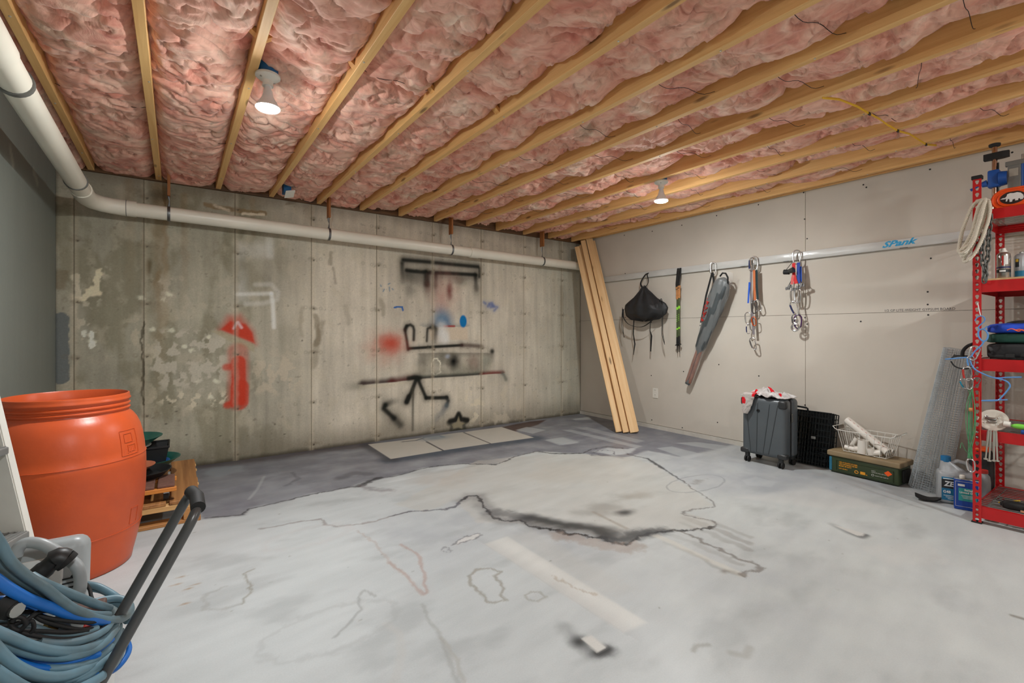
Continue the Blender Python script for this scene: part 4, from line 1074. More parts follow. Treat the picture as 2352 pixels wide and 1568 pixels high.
# black drawstring bag
t = thing('drawstring_bag', (4.42, 3.58, 1.25), 'black drawstring backpack hanging from the rail', 'bag')
bc = Vector((4.425, 3.585, 1.42))
def bagf(u, v):
    # v 0 bottom .. 1 top; pear shape gathered at the top
    a = 2 * PI * u
    zz = -.165 + .40 * v
    prof = [(0, .02), (.06, .20), (.18, .275), (.32, .292), (.45, .272), (.60, .20), (.74, .125), (.86, .06), (.95, .028), (1, .020)]
    for i in range(len(prof) - 1):
        if prof[i][0] <= v <= prof[i + 1][0]:
            q = (v - prof[i][0]) / (prof[i + 1][0] - prof[i][0]); r = prof[i][1] * (1 - q) + prof[i + 1][1] * q
    fold = 1 + (.07 + .13 * v) * math.sin(a * 7 + 2 * math.sin(a * 2)) * (.3 + v) + .03 * math.sin(a * 3 + v * 5)
    skew = -.04 * math.exp(-((v - .25) / .25) ** 2)
    return (bc.x + r * .33 * fold * math.cos(a), bc.y + skew * .6 + r * fold * math.sin(a), bc.z + zz + .012 * math.sin(a * 5 + v * 9))
MB().grid(bagf, 72, 34, cu=True).build('bag_body', fab, t, True, 80)
MB().ball((4.42, 3.395, 1.385), (.06, .085, .095), 18).build('side_pocket', fab, t, True)
MB().tube(smooth([(4.425, 3.60, 1.63), (4.44, 3.64, 1.70), (4.47, 3.60, 1.79), (4.505, 3.585, 1.81), (4.47, 3.57, 1.79), (4.44, 3.53, 1.70), (4.425, 3.57, 1.63)], 5), .011, 8, flat=.004, up=(0, 1, 0)).build('hanging_loop', strap_k, t, True)
MB().tube(smooth([(4.40, 3.87, 1.40), (4.37, 3.84, 1.30), (4.36, 3.76, 1.22), (4.36, 3.64, 1.185), (4.36, 3.53, 1.19), (4.36, 3.42, 1.25), (4.37, 3.36, 1.30)], 5), .011, 8, flat=.0025).build('shoulder_strap', strap_k, t, True)
MB().tube([(4.44, 3.74, 1.30), (4.44, 3.75, 1.10), (4.45, 3.735, .98), (4.45, 3.757, .85)], [.008, .008, .010, .004], 6, flat=.0025, up=(0, 1, 0)).build('strap_tail', strap_k, t, True)
MB().tube([(4.44, 3.50, 1.28), (4.44, 3.505, 1.14), (4.45, 3.495, 1.08), (4.45, 3.505, .90)], [.005, .005, .013, .008], 6, flat=.0025, up=(0, 1, 0)).build('strap_tail', strap_k, t, True)
for pts in ([(4.41, 3.89, 1.42), (4.41, 3.905, 1.2), (4.42, 3.87, 1.06)], [(4.41, 3.895, 1.40), (4.41, 3.88, 1.15), (4.42, 3.875, 1.055)], [(4.38, 3.28, 1.36), (4.38, 3.29, 1.15), (4.39, 3.27, 1.0)], [(4.38, 3.29, 1.35), (4.38, 3.30, 1.12), (4.39, 3.268, .985)]):
    MB().tube(smooth(pts, 5), .003, 5).build('draw_cord', strap_k, t, True)
MB().tube(smooth([(4.38, 3.33, 1.47), (4.36, 3.29, 1.49), (4.35, 3.27, 1.45)], 5), .004, 6).build('cord_loop', strap_k, t, True)

# two trekking poles
cork = mat('cork grip', (190, 130, 78), .8, var=.2, scale=60)
olive = mat('dark green pole', (70, 84, 48), .4, var=.06)
lime = mat('lime band', (150, 225, 60), .5, var=0)
rub = mat('black rubber', (22, 22, 22), .7, var=.1)
for (y, x, dz_, lab) in ((3.176, 4.485, -.012, 'dark green trekking pole with cork grip, left of the pair'), (3.147, 4.478, .0, 'dark green trekking pole with cork grip, right of the pair')):
    t = thing('trekking_pole', (x, y, .90), lab, 'trekking pole', 'trekking poles hanging from the rail')
    MB().tube([(x, y, .905 + dz_), (x, y, 1.0 + dz_)], [.003, .008], 10).build('tip', rub, t, True)
    MB().lathe([(.002, 0), (.024, .002), (.024, .008), (.010, .016)], 16, c=(x, y, .985 + dz_)).build('basket', rub, t, True)
    MB().tube([(x, y, 1.0 + dz_), (x, y, 1.08 + dz_)], .011, 10).build('lower_lock', rub, t, True)
    MB().tube([(x, y, 1.06 + dz_), (x, y, 1.52 + dz_)], .0092, 12).build('shaft', olive, t, True)
    for zz, hh in ((1.16, .018), (1.38, .030)):
        MB().tube([(x, y, zz + dz_), (x, y, zz + hh + dz_)], .0102, 12).build('band', lime, t, True)
    for zz in (1.25, 1.27, 1.29, 1.31):
        MB().bb((x - .0099, y - .004, zz + dz_), (x - .009, y + .003, zz + .008 + dz_)).build('print', lime, t)
    MB().tube([(x, y, 1.495 + dz_), (x, y, 1.51 + dz_), (x, y, 1.56 + dz_), (x, y, 1.60 + dz_), (x, y, 1.625 + dz_), (x, y, 1.632 + dz_)], [.012, .015, .013, .015, .018, .012], 12).build('grip', cork, t, True)
    MB().tube([(x - .012, y, 1.60 + dz_), (x - .006, y + .004, 1.66 + dz_), (4.485, y - .003, 1.74), (4.500, y, 1.825)], [.011, .014, .016, .013], 8, flat=.004, up=(0, 1, 0)).build('wrist_strap', strap_k, t, True)

# umbrella-like bundle of grey tarp and wooden poles in a clear sleeve
tarp = mat('grey tarp', (72, 78, 80), .4, var=.2, scale=8, bump=.3, bscale=18)
ws = woodmat('brown tent pole', (150, 92, 66), (112, 66, 46), 'Z', knots=False)
redp = mat('red print', (178, 44, 36), .5, var=.1)
sleeve, nt, bs = newmat('clear plastic sleeve')
bs.inputs['Base Color'].default_value = (.95, .95, .93, 1); bs.inputs['Roughness'].default_value = .12
bs.inputs['Alpha'].default_value = .10; bs.inputs['Specular IOR Level'].default_value = .8
sv = coords(nt); sn = N(nt, 'ShaderNodeTexNoise', i_Scale=9.0, i_Detail=4.0); nt.links.new(sv, sn.inputs['Vector'])
sb = N(nt, 'ShaderNodeBump', i_Strength=.6, i_Distance=.02); nt.links.new(sn.outputs['Fac'], sb.inputs['Height']); nt.links.new(sb.outputs[0], bs.inputs['Normal'])
p0 = Vector((4.47, 3.045, .545)); p1 = Vector((4.40, 2.555, 1.72))
t = thing('folded_tarp_bundle', tuple(p0), 'grey folded tarp with brown poles in a clear plastic sleeve, hung slanting', 'bundle')
ax_ = (p1 - p0).normalized(); side_ = Vector((0, -1, 0)); side_ = (side_ - ax_ * side_.dot(ax_)).normalized(); nrm_ = side_.cross(ax_)
if nrm_.x > 0: nrm_ = -nrm_
MU = frame(p0, side_, nrm_, ax_); LU = (p1 - p0).length
def interp(pr, q):
    for i in range(len(pr) - 1):
        if pr[i][0] <= q <= pr[i + 1][0]:
            w = (q - pr[i][0]) / (pr[i + 1][0] - pr[i][0] + 1e-9); return pr[i][1] * (1 - w) + pr[i + 1][1] * w
    return pr[-1][1]
def tf(u, v):
    a = 2 * PI * u; q = .30 + .65 * v
    r = interp([(.30, .018), (.36, .055), (.5, .068), (.7, .085), (.82, .090), (.89, .080), (.93, .062), (.95, .012)], q)
    w = 1 + .10 * math.sin(4 * a + 13 * q) + .05 * math.sin(9 * a - 30 * q)
    return tuple(MU @ Vector((r * w * math.cos(a), .62 * r * w * math.sin(a), q * LU)))
MB().grid(tf, 40, 60, cu=True).build('tarp', tarp, t, True, 80)
for dx in (-.017, .017):
    MB().tube([tuple(MU @ Vector((dx, 0, .035 * LU))), tuple(MU @ Vector((dx * 1.2, 0, .42 * LU)))], .016, 12).build('wooden_pole', ws, t, True)
MB().rbox((0, 0, .035 * LU), (.05, .03, .05), .004, MU).build('pole_end', tarp, t)
for k in range(34):
    q = .56 + .20 * random.random(); a = random.uniform(2.0, 3.3)
    r = interp([(.30, .018), (.36, .055), (.5, .068), (.7, .085), (.82, .088), (.88, .07), (.92, .012)], q) * 1.12
    pts = [tuple(MU @ Vector((r * math.cos(a + .12 * s), .62 * r * math.sin(a + .12 * s) + .0, (q + .012 * s * random.choice((-1, 1))) * LU))) for s in (-1, 0, 1)]
    MB().tube(pts, .0045, 5).build('red_mark', redp, t)
def sf(u, v):
    a = 2 * PI * u; q = .0 + 1.0 * v
    r = interp([(0, .010), (.03, .032), (.3, .050), (.5, .078), (.8, .100), (.93, .088), (1, .060)], q)
    w = 1 + .06 * math.sin(3 * a + 9 * q) + .04 * math.sin(7 * a - 22 * q)
    return tuple(MU @ Vector((r * w * math.cos(a), .58 * r * w * math.sin(a), q * LU)))
MB().grid(sf, 36, 50, cu=True).build('clear_sleeve', sleeve, t, True, 80)
MB().tube([tuple(MU @ Vector(p)) for p in ((-.02, .05, .955 * LU), (.0, .062, .985 * LU), (.03, .058, .99 * LU), (.060, .05, .965 * LU), (.075, .04, .92 * LU))], .008, 8).build('drawcord', strap_k, t, True)
MB().tube([(4.46, 2.745, 1.73), (4.44, 2.80, 1.50), (4.43, 2.835, 1.30), (4.43, 2.855, 1.22)], .011, 6, flat=.002, up=(0, 1, 0)).build('sling', strap_k, t, True)
MB().tube([(4.46, 2.742, 1.73), (4.44, 2.71, 1.62), (4.41, 2.685, 1.52)], .012, 6, flat=.002, up=(0, 1, 0)).build('sling', strap_k, t, True)

# ---------------------------------------------------------------- carabiners and slings
alu = mat('polished aluminium', (206, 206, 206), .22, .95, var=.06)
alud = mat('grey alloy', (120, 118, 118), .35, .9, var=.1)
purple = mat('purple anodised', (92, 62, 110), .35, .8, var=.05)
orange_an = mat('orange anodised', (210, 90, 30), .35, .7, var=.05)
navy = mat('navy sleeve', (40, 50, 96), .5, .3, var=.05)
def carabiner(label, p, size=.10, turn=0.0, roll=0.0, m=alu, gate=None, group=None, asym=.0):
    """p: centre; hangs in the plane of the wall, turn = about vertical, roll = in its plane"""
    t = thing('carabiner', p, label, 'carabiner', group)
    pts = []
    h = size / 2; w = size * .225
    prof = [(0, h), (w * .55, h * .93), (w * .98, h * .66), (w * (1 - asym), 0), (w * (.8 - asym), -h * .70), (w * .35, -h * .97), (-w * .35, -h * .97), (-w * (.8 - asym), -h * .72), (-w, 0), (-w * .98, h * .66), (-w * .55, h * .93)]
    Rm = Matrix.Rotation(turn, 4, 'Z') @ frame((0, 0, 0), (0, -1, 0), (0, 0, 1), (-1, 0, 0)) @ Matrix.Rotation(roll, 4, 'Z')
    M_ = Matrix.Translation(p) @ Rm
    MB().tube([(x, y, 0) for x, y in prof], size * .045, 8, closed=True, M=M_).build('body', m, t, True, 80)
    gx = -w * .98
    MB().tube([(gx, h * .62, 0), (-w, 0, 0), (gx * .84, -h * .66, 0)], size * .062, 8, M=M_).build('gate', gate or m, t, True)
    return t
def sling(label, pts, m, w=.006, th=.0022, cat='sling', group=None, name='sling', up=(0, 1, 0)):
    o = MB().tube(pts, w, 8, flat=th, up=up).build(name, m, None, True, own=True)
    return tag(o, label, cat, group)
G1 = 'climbing gear on the left hook'; G2 = 'climbing gear on the right hook'
carabiner('silver carabiner at the top of the sling holding the tarp bundle', (4.478, 2.748, 1.775), .125, .5, 0, alu)
carabiner('large silver carabiner clipped over the rail above the striped slings', (4.478, 2.325, 1.775), .135, .35, .06, alu, None, G1)
carabiner('second carabiner clipped over the rail beside the striped slings', (4.462, 2.342, 1.768), .125, -.35, -.08, alu, navy, G1)
sl_g = mat('grey webbing', (128, 122, 126), .8, var=.1); sl_o = mat('orange webbing', (200, 112, 66), .8, var=.1); sl_t = mat('dark teal webbing', (28, 52, 56), .8, var=.1)
sl_b = mat('blue webbing', (24, 88, 200), .7, var=.1); sl_r = mat('red webbing', (214, 34, 38), .7, var=.1); sl_p = mat('faded red webbing', (216, 104, 100), .8, var=.1); sl_n = mat('royal blue webbing', (34, 66, 160), .7, var=.1)
sling('long grey webbing sling on the left hook', [(4.475, 2.352, 1.72), (4.47, 2.352, 1.5), (4.468, 2.338, 1.3), (4.470, 2.325, 1.1)], sl_g, .011, group=G1)
sling('orange webbing sling between the grey and teal slings', [(4.462, 2.318, 1.71), (4.46, 2.314, 1.55), (4.46, 2.308, 1.425)], sl_o, .011, group=G1)
sling('dark teal webbing sling beside the orange sling', [(4.470, 2.298, 1.71), (4.468, 2.294, 1.55), (4.468, 2.286, 1.43)], sl_t, .010, group=G1)
sling('short blue webbing tape on the left hook', [(4.462, 2.362, 1.60), (4.458, 2.366, 1.50), (4.458, 2.372, 1.40)], sl_b, .008, group=G1)
carabiner('silver carabiner at the end of the orange sling', (4.470, 2.285, 1.375), .11, .3, .35, alu, alud, G1)
carabiner('grey carabiner hanging in line with the slings', (4.468, 2.318, 1.36), .12, 1.0, .0, alud, None, G1)
carabiner('silver carabiner on the left of the hanging gear', (4.462, 2.375, 1.255), .115, .1, .05, alu, None, G1)
carabiner('small orange belay carabiner low on the left hook', (4.455, 2.315, 1.225), .085, .2, .15, orange_an, None, G1)
carabiner('silver screw-gate carabiner below the orange one', (4.462, 2.372, 1.150), .085, .9, .0, alu, navy, G1)
carabiner('wide silver carabiner at the bottom of the left hook', (4.466, 2.325, 1.015), .115, .1, .30, alu, alud, G1, .25)
# right hook: cams with red and blue slings
carabiner('large silver carabiner over the rail above the red and blue slings', (4.472, 1.945, 1.785), .125, .45, 0, alu, None, G2)
sling('bright red sling of a cam on the right hook', [(4.455, 1.962, 1.735), (4.445, 1.956, 1.62), (4.44, 1.934, 1.55)], sl_r, .014, group=G2)
sling('faded red sling of a cam on the right hook', [(4.452, 1.955, 1.66), (4.44, 1.965, 1.60), (4.435, 1.968, 1.545)], sl_p, .012, group=G2)
sling('royal blue sling of a cam on the right hook', [(4.462, 1.925, 1.735), (4.45, 1.922, 1.66), (4.445, 1.915, 1.55)], sl_n, .013, group=G2)
sling('bright blue sling edge on the right hook', [(4.470, 1.912, 1.70), (4.458, 1.905, 1.62), (4.455, 1.903, 1.56)], sl_b, .008, group=G2)
t = thing('belay_device', (4.43, 1.99, 1.64), 'black tubular belay device between the red sling and the rail', 'belay device', G2)
MB().tube([(4.425, 2.03, 1.660), (4.425, 1.985, 1.655)], .022, 14).build('body', rub, t, True)
MB().tube([(4.42, 1.985, 1.66), (4.415, 1.945, 1.67)], [.020, .026], 14).build('tube', mat('grey anodised', (78, 80, 76), .4, .6, var=.1), t, True)
MB().tube([(4.43, 2.02, 1.67), (4.45, 1.99, 1.72), (4.47, 1.965, 1.765)], .0025, 6).build('keeper_cable', strap_k, t, True)
for k, (y, lab) in enumerate(((2.005, 'cam with wire stem hanging leftmost under the red slings'), (1.985, 'cam with wire stem hanging second from left under the red slings'), (1.955, 'cam hanging centrally under the red slings'), (1.915, 'cam hanging under the blue sling'), (1.885, 'cam with wire stem hanging rightmost on the right hook'))):
    t = thing('cam', (4.44, y, 1.50), lab, 'cam', G2); zo = (-.004, .010, -.016, .002, .016)[k]
    top = (4.455, 1.945 + (y - 1.945) * .3, 1.62)
    MB().tube([top, (4.447, (y + top[1]) / 2, 1.57), (4.44, y, 1.525 + zo)], .0035, 6).build('stem', alud, t, True)
    for s_ in (-1, 1):
        lob = [(.0, .0), (.013, -.004), (.018, .010), (.012, .026), (.0, .022)]
        MB().prism([(s_ * px_, pz) for px_, pz in lob], -.003, .003, frame((4.438 + s_ * .004, y, 1.505 + zo), (0, -1, 0), (0, 0, 1), (-1, 0, 0))).build('lobe', alud, t)
    MB().tube([(4.45, y, 1.528 + zo), (4.425, y, 1.528 + zo)], .004, 6).build('axle', metal_m, t)
for k, (y, tn) in enumerate(((1.955, .25), (1.93, -.2))):
    carabiner(('silver quickdraw carabiner hanging left under the cams', 'silver quickdraw carabiner hanging right under the cams')[k], (4.455, y, 1.445), .13, tn, 0, alu, None, G2)
carabiner('open silver carabiner with navy gate below the cams', (4.452, 1.95, 1.335), .125, .1, .35, alu, navy, G2, .2)
carabiner('grey locking carabiner clipped to the lowest ring', (4.45, 1.955, 1.235), .085, .8, 0, alud, None, G2)
carabiner('purple carabiner behind the steel figure-eight', (4.462, 1.93, 1.215), .12, .3, 0, purple, None, G2)
t = thing('figure_eight', (4.445, 1.945, 1.12), 'steel figure-eight ring at the bottom of the right hook', 'figure eight', G2)
for zz, r in ((1.165, .030), (1.222, .018)):
    MB().tube([(4.447, 1.945 + r * math.sin(a), zz + r * math.cos(a)) for a in [2 * PI * i / 24 for i in range(24)]], .0085, 8, closed=True).build('ring', alu, t, True)
MB().tube([(4.50, 1.875, 1.72), (4.47, 1.86, 1.70), (4.46, 1.88, 1.62), (4.455, 1.87, 1.52)], .0028, 6)

# ================================================================== SUITCASE AND SHIRT
shell = mat('charcoal hard shell', (82, 88, 92), .32, var=.05, scale=6, bump=.04, bscale=90)
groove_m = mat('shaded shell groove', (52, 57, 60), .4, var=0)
shell_d = mat('dark gasket', (24, 25, 26), .6, var=.05)
t = thing('suitcase', (4.15, 2.02, 0), 'charcoal hard-shell cabin suitcase on spinner wheels', 'suitcase')
sx0, sx1, sy0, sy1, sz0, sz1 = 4.035, 4.285, 1.845, 2.205, .075, .565
def shellhalf(x0, x1, front):
    w_ = x1 - x0
    m = MB().rbox(((x0 + x1) / 2, (sy0 + sy1) / 2, (sz0 + sz1) / 2), (w_, sy1 - sy0, sz1 - sz0), .035, seg=5)
    return m
shellhalf(4.035, 4.155, 1).build('front_shell', shell, t, True, 60)
shellhalf(4.172, 4.285, 0).build('rear_shell', shell, t, True, 60)
MB().rbox((4.163, (sy0 + sy1) / 2, (sz0 + sz1) / 2), (.03, sy1 - sy0 - .012, sz1 - sz0 - .012), .012).build('zip_gasket', shell_d, t, True)
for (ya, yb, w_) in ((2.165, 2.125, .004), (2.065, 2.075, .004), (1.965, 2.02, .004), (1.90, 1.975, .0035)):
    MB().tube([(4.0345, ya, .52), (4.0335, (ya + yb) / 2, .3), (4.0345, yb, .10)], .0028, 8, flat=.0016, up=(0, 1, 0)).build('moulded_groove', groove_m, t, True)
corner = mat('dark corner guard', (44, 46, 47), .4, var=.05)
for y in (sy0 + .035, sy1 - .035):
    MB().rbox((4.052, y + (-.012 if y < 2 else .012), .525), (.050, .062, .068), .016, seg=3).build('corner_guard', corner, t, True)
    MB().rbox((4.060, y + (-.010 if y < 2 else .010), .098), (.060, .075, .045), .014, seg=3).build('corner_guard', corner, t, True)
MB().lathe([(.014, 0), (.014, .003), (.011, .005)], 18, M=frame((4.036, 2.06, .455), (0, -1, 0), (0, 0, 1), (-1, 0, 0))).build('badge', mat('chrome badge', (60, 62, 64), .2, .9, var=0), t, True)
MB().rbox((4.16, 1.843, .41), (.02, .006, .07), .002).build('lock', metal_m, t)
MB().rbox((4.12, 2.02, .572), (.02, .16, .014), .005).build('top_handle', corner, t, True)
for wx_, wy in ((4.06, 1.885), (4.06, 2.165), (4.255, 1.885), (4.255, 2.165)):
    w = MB().rbox((wx_, wy, .062), (.034, .034, .04), .008).build('caster', corner, t, True)
    for s_ in (-1, 1):
        MB().lathe([(.010, -.007), (.024, -.007), (.026, -.004), (.026, .004), (.024, .007), (.010, .007)], 20, M=frame((wx_ + s_ * .004, wy + s_ * .014, .026), (1, 0, 0), (0, 0, 1), (0, -1, 0))).build('wheel', rub, w, True)
# crumpled shirt
def shirt():
    nx_, ny_ = 70, 90
    U, V = np.meshgrid(np.linspace(0, 1, nx_), np.linspace(0, 1, ny_))   # U across the depth (front to back), V along Y
    n = fbm(U * 2.4 + 2, V * 3.4, 3, 201)
    fold = np.abs(fbm(U * 2.2 + .6 * n, V * 3.2 + 3 + .8 * n, 3, 205))
    y = 2.225 - .375 * V + .018 * fbm(U * 3, V * 2, 3, 209)
    xf = 4.040 + .215 * U + .016 * n + .02 * np.sin(V * 7)
    z = .574 + .050 * np.exp(-((V - .45) / .26) ** 2) * np.exp(-((U - .5) / .38) ** 2) + .070 * fold * (1 - np.abs(2 * V - 1) ** 3) + .006 * n
    z = np.maximum(z, .570)
    red = (np.abs(V - .36 - .22 * (U - .5) + .07 * n) < .065) | ((np.abs(U - .55 + .5 * (V - .62)) < .075) & (V > .42) & (V < .85))
    g = np.clip(.5 + fbm(U * 3, V * 4, 3, 219), 0, 1)[..., None]
    base = np.array(S(168, 160, 156)) * (1 - g) + np.array(S(206, 204, 202)) * g
    c = np.where(red[..., None], np.array(S(206, 26, 38)), base)
    return grid_mesh(np.stack([xf, y, z], -1), c)
cloth_m = paintmat('cotton cloth', rough=.85, fine=.05, fscale=200, bump=.1, bscale=60, spec=.2)
t2 = thing('shirt', (4.13, 2.03, .574), 'crumpled grey and red shirt lying on the suitcase', 'shirt')
def addg(me, name, m, par):
    o = link(name, me, m); L = base_of(par)
    me.transform(Matrix.Translation(-L)); o.parent = par
    sm = o.modifiers.new('thick', 'SOLIDIFY'); sm.thickness = .004; sm.offset = 1
    return o
addg(shirt(), 'shirt_body', cloth_m, t2)
def flap():
    nx_, ny_ = 26, 40
    U, V = np.meshgrid(np.linspace(0, 1, nx_), np.linspace(0, 1, ny_))
    n = fbm(U * 3, V * 4, 3, 215)
    wdt = (.052 - .034 * V ** 2.4)
    y = 2.125 + .035 * V + (U - .5) * 2 * wdt + .006 * n
    zz = .597 - .20 * np.clip(V - .12, 0, 1)
    x = np.where(V < .14, 4.075 - .058 * (V / .14), 4.017) - .010 * np.sin(U * PI) - .008 * np.abs(n)
    red = ((U > .62) & (V > .30) & (V < .58) & (U + V > 1.05)) | ((U < .22) & (V < .25))
    c = np.where(red[..., None], np.array(S(206, 30, 40)), np.array(S(182, 174, 168)))
    return grid_mesh(np.stack([x, y, zz], -1), c)
addg(flap(), 'sleeve', cloth_m, t2)

# ================================================================== FOLDED WIRE DOG CRATE
blk = mat('black enamel wire', (36, 40, 42), .22, .6, var=0)
t = thing('wire_dog_crate', (4.40, 1.78, 0), 'folded black wire dog crate leaning beside the suitcase', 'dog crate')
for L_ in range(4):
    xo = 4.335 + .022 * L_; yo = .006 * L_
    w = MB()
    y0, y1, z0, z1 = 1.655 - yo * 1.5, 1.945, .012, .455 - .006 * L_
    lean = lambda z: (z / .46) * .045
    pt = lambda y, z: (xo + lean(z), y - .045 * z, z)
    nV = 13 if L_ % 2 == 0 else 9
    for i in range(nV + 1):
        y = y0 + (y1 - y0) * i / nV
        w.tube([pt(y, z0), pt(y, z1)], .0022 if 0 < i < nV else .004, 6)
    for i in range(10):
        z = z0 + (z1 - z0) * (i / 9 + (.02 if L_ % 2 and 0 < i < 9 else 0))
        w.tube([pt(y0, z), pt(y1, z)], .0030 if 0 < i < 9 else .004, 6)
    w.build('wire_panel', blk, t)
MB().add([(4.425, 1.655, .012), (4.425, 1.945, .012), (4.470, 1.935, .44), (4.470, 1.645, .44), (4.431, 1.655, .012), (4.431, 1.945, .012), (4.476, 1.935, .44), (4.476, 1.645, .44)],
         [(0, 1, 2, 3), (7, 6, 5, 4), (0, 4, 5, 1), (1, 5, 6, 2), (2, 6, 7, 3), (3, 7, 4, 0)]).build('floor_tray', mat('black tray', (20, 21, 22), .35, var=.15, scale=9), t)
MB().tube([(4.385, 1.915, .445), (4.385, 1.91, .475), (4.385, 1.90, .482), (4.385, 1.83, .478), (4.385, 1.82, .472), (4.385, 1.815, .445)], .008, 8).build('carry_handle', blk, t, True)
for z in (.10, .13, .16):
    MB().tube([(4.332, 1.66, z), (4.332, 1.74, z + .004)], .003, 5).build('door_bar', blk, t)
MB().rbox((4.345, 1.76, .24), (.006, .035, .022), .003).build('latch', metal_m, t)

# ================================================================== GREEN BOX WITH TAN LID
grn = mat('olive drab plastic', (52, 66, 38), .45, var=.12, scale=5)
tan = mat('tan lid', (150, 130, 98), .6, var=.12, scale=8)
t = thing('ammunition_style_cooler', (4.37, 1.385, 0), 'dark green storage box with a tan lid against the drywall', 'storage box')
q = Matrix.Rotation(math.radians(-4.5), 4, 'Z')
MA = Matrix.Translation((4.385, 1.385, 0)) @ q     # local -x faces the room
bw, bl, bh = .21, .465, .132
MB().rbox((0, 0, bh / 2 + .004), (bw, bl, bh), .016, MA, 3).build('body', grn, t, True, 50)
MB().rbox((0, 0, bh + .022), (bw + .024, bl + .024, .042), .010, MA, 3).build('lid', tan, t, True, 50)
MB().rbox((-bw / 2 - .001, -.012, .066), (.006, bl - .085, .086), .0025, MA).build('side_panel', grn, t, True)
fr = [(-bw / 2 - .005, -.2, .026), (-bw / 2 - .005, .175, .026), (-bw / 2 - .005, .175, .106), (-bw / 2 - .005, -.2, .106)]
MB().tube([tuple(p) for p in fr], .003, 6, closed=True, M=MA).build('panel_frame', grn, t, True)
MB().rbox((-bw / 2 + .006, bl / 2 - .012, .07), (.02, .022, .11), .006, MA).build('blue_strip', mat('blue tape', (40, 116, 146), .5, var=.1), t)
MB().rbox((0, -bl / 2 - .004, .07), (.12, .02, .09), .006, MA).build('end_recess', rub, t, True)
yink = mat('yellow stencil ink', (226, 152, 36), .6, var=0); wink = mat('white stencil ink', (205, 205, 196), .6, var=0); oink = mat('orange hazard label', (240, 90, 20), .6, var=0)
def onbox(dy, z): return MA @ frame((-bw / 2 - .0048, dy, z), (0, -1, 0), (0, 0, 1), (-1, 0, 0))
for i, s_ in enumerate(('1305-17-109-9517 (17-A080)', '1600 CARTRIDGE, 5.56 MM', 'BLANK, MF 2R7C1')):
    text(s_, .0135, onbox(.158, .090 - .0145 * i), yink, t, sx=(.80, .80, .82)[i], bold=.0004)
text('LOT AA-84-1', .0135, onbox(.158, .040), yink, t, sx=.8, bold=.0003)
MB().tube([(.012 * math.cos(a), .010 * math.sin(a), 0) for a in [2 * PI * i / 16 for i in range(16)]], .0026, 5, closed=True, M=onbox(.036, .043)).build('print_ring', yink, t)
MB().box((0, 0, 0), (.033, .021, .001), onbox(-.006, .044)).build('print_block', yink, t)
text('x6', .011, onbox(-.026, .034), yink, t, bold=.0003)
text('UN0014', .0085, onbox(-.062, .077), wink, t, sx=.9)
text('CARTRIDGES, SMALL ARMS, BLANK', .0085, onbox(-.062, .066), wink, t, sx=.78)
text('WEIGHT AND CUBE 12.5', .0085, onbox(-.085, .044), wink, t, sx=.9)
MB().tube([(.008 * math.cos(a), .007 * math.sin(a), 0) for a in [2 * PI * i / 14 for i in range(14)]], .0014, 5, closed=True, M=onbox(-.071, .048)).build('print_ring', wink, t)
MB().prism([(.025, 0), (0, .021), (-.025, 0), (0, -.021)], -.0006, .0008, onbox(-.168, .083)).build('hazard_diamond', oink, t)

# ================================================================== WHITE WIRE BASKET WITH PIPE PIECES
wht = mat('white coated wire', (226, 224, 216), .4, var=0)
zb = .1785
t = thing('wire_basket', (4.385, 1.375, zb), 'white wire basket of pipe pieces standing on the tan lid', 'basket')
def bx_(s, l, z):                 # s in [-1,1] depth, l in [-1,1] length (+ towards the corner)
    k = .80 + .20 * (z - zb) / .165
    return tuple(MA @ Vector((s * .092 * k, l * .175 * k, z)))
MB().tube([bx_(-1, -1, zb + .165), bx_(-1, 1, zb + .165), bx_(1, 1, zb + .165), bx_(1, -1, zb + .165)], .003, 6, closed=True).build('rim', wht, t, True)
MB().tube([bx_(-1, -1, zb + .004), bx_(-1, 1, zb + .004), bx_(1, 1, zb + .004), bx_(1, -1, zb + .004)], .0025, 6, closed=True).build('base_ring', wht, t, True)
for l in (-1, 1):
    MB().tube([bx_(-1, l, zb + .165), bx_(-1, l * 1.10, zb + .172), bx_(-1, l * 1.16, zb + .19), bx_(1, l * 1.16, zb + .19), bx_(1, l * 1.10, zb + .172), bx_(1, l, zb + .165)], .003, 6).build('end_hook', wht, t, True)
for i in range(8):
    l = -1 + 2 * i / 7
    for s_ in (-1, 1):
        MB().tube([bx_(s_, l, zb + .165), bx_(s_, l, zb + .003)], .0021, 6).build('upright_wire', wht, t)
    MB().tube([bx_(-1, l, zb + .003), bx_(1, l, zb + .003)], .0016, 5).build('base_wire', wht, t)
for i in range(1, 5):
    s_ = -1 + 2 * i / 5
    for l in (-1, 1):
        MB().tube([bx_(s_, l, zb + .165), bx_(s_, l, zb + .003)], .0016, 5).build('end_wire', wht, t)
pv = mat('white plumbing plastic', (232, 226, 216), .4, var=.03)
redl = mat('red pipe print', (196, 120, 108), .5, var=.1)
def hollow(a, b, r, th=.004, n=22):
    a = Vector(a); b = Vector(b); M_ = along(a, b); L_ = (b - a).length
    return MB().lathe([(r - th, 0), (r, 0), (r, L_), (r - th, L_), (r - th, 0)], n, M=M_, capb=False, capt=False)
GP = 'plumbing pieces in the wire basket'
a, b = (4.43, 1.545, .412), (4.345, 1.250, .222)
t = thing('pipe_length', b, 'longest white pipe length sticking up out of the wire basket', 'pipe', GP)
hollow(a, b, .030).build('tube', pv, t, True, 50)
dv = (Vector(b) - Vector(a)); 
for k in range(9):
    p = Vector(a) + dv * (.08 + .1 * k); 
    MB().box((-.0175, .0245, 0), (.003, .002, .014), along(tuple(p), b)).build('print', redl, t)
o = hollow((4.43, 1.40, .24), (4.41, 1.235, .215), .022).build('pipe_length', pv, None, True, 50, own=True); tag(o, 'white pipe length lying behind the longest one in the basket', 'pipe', GP)
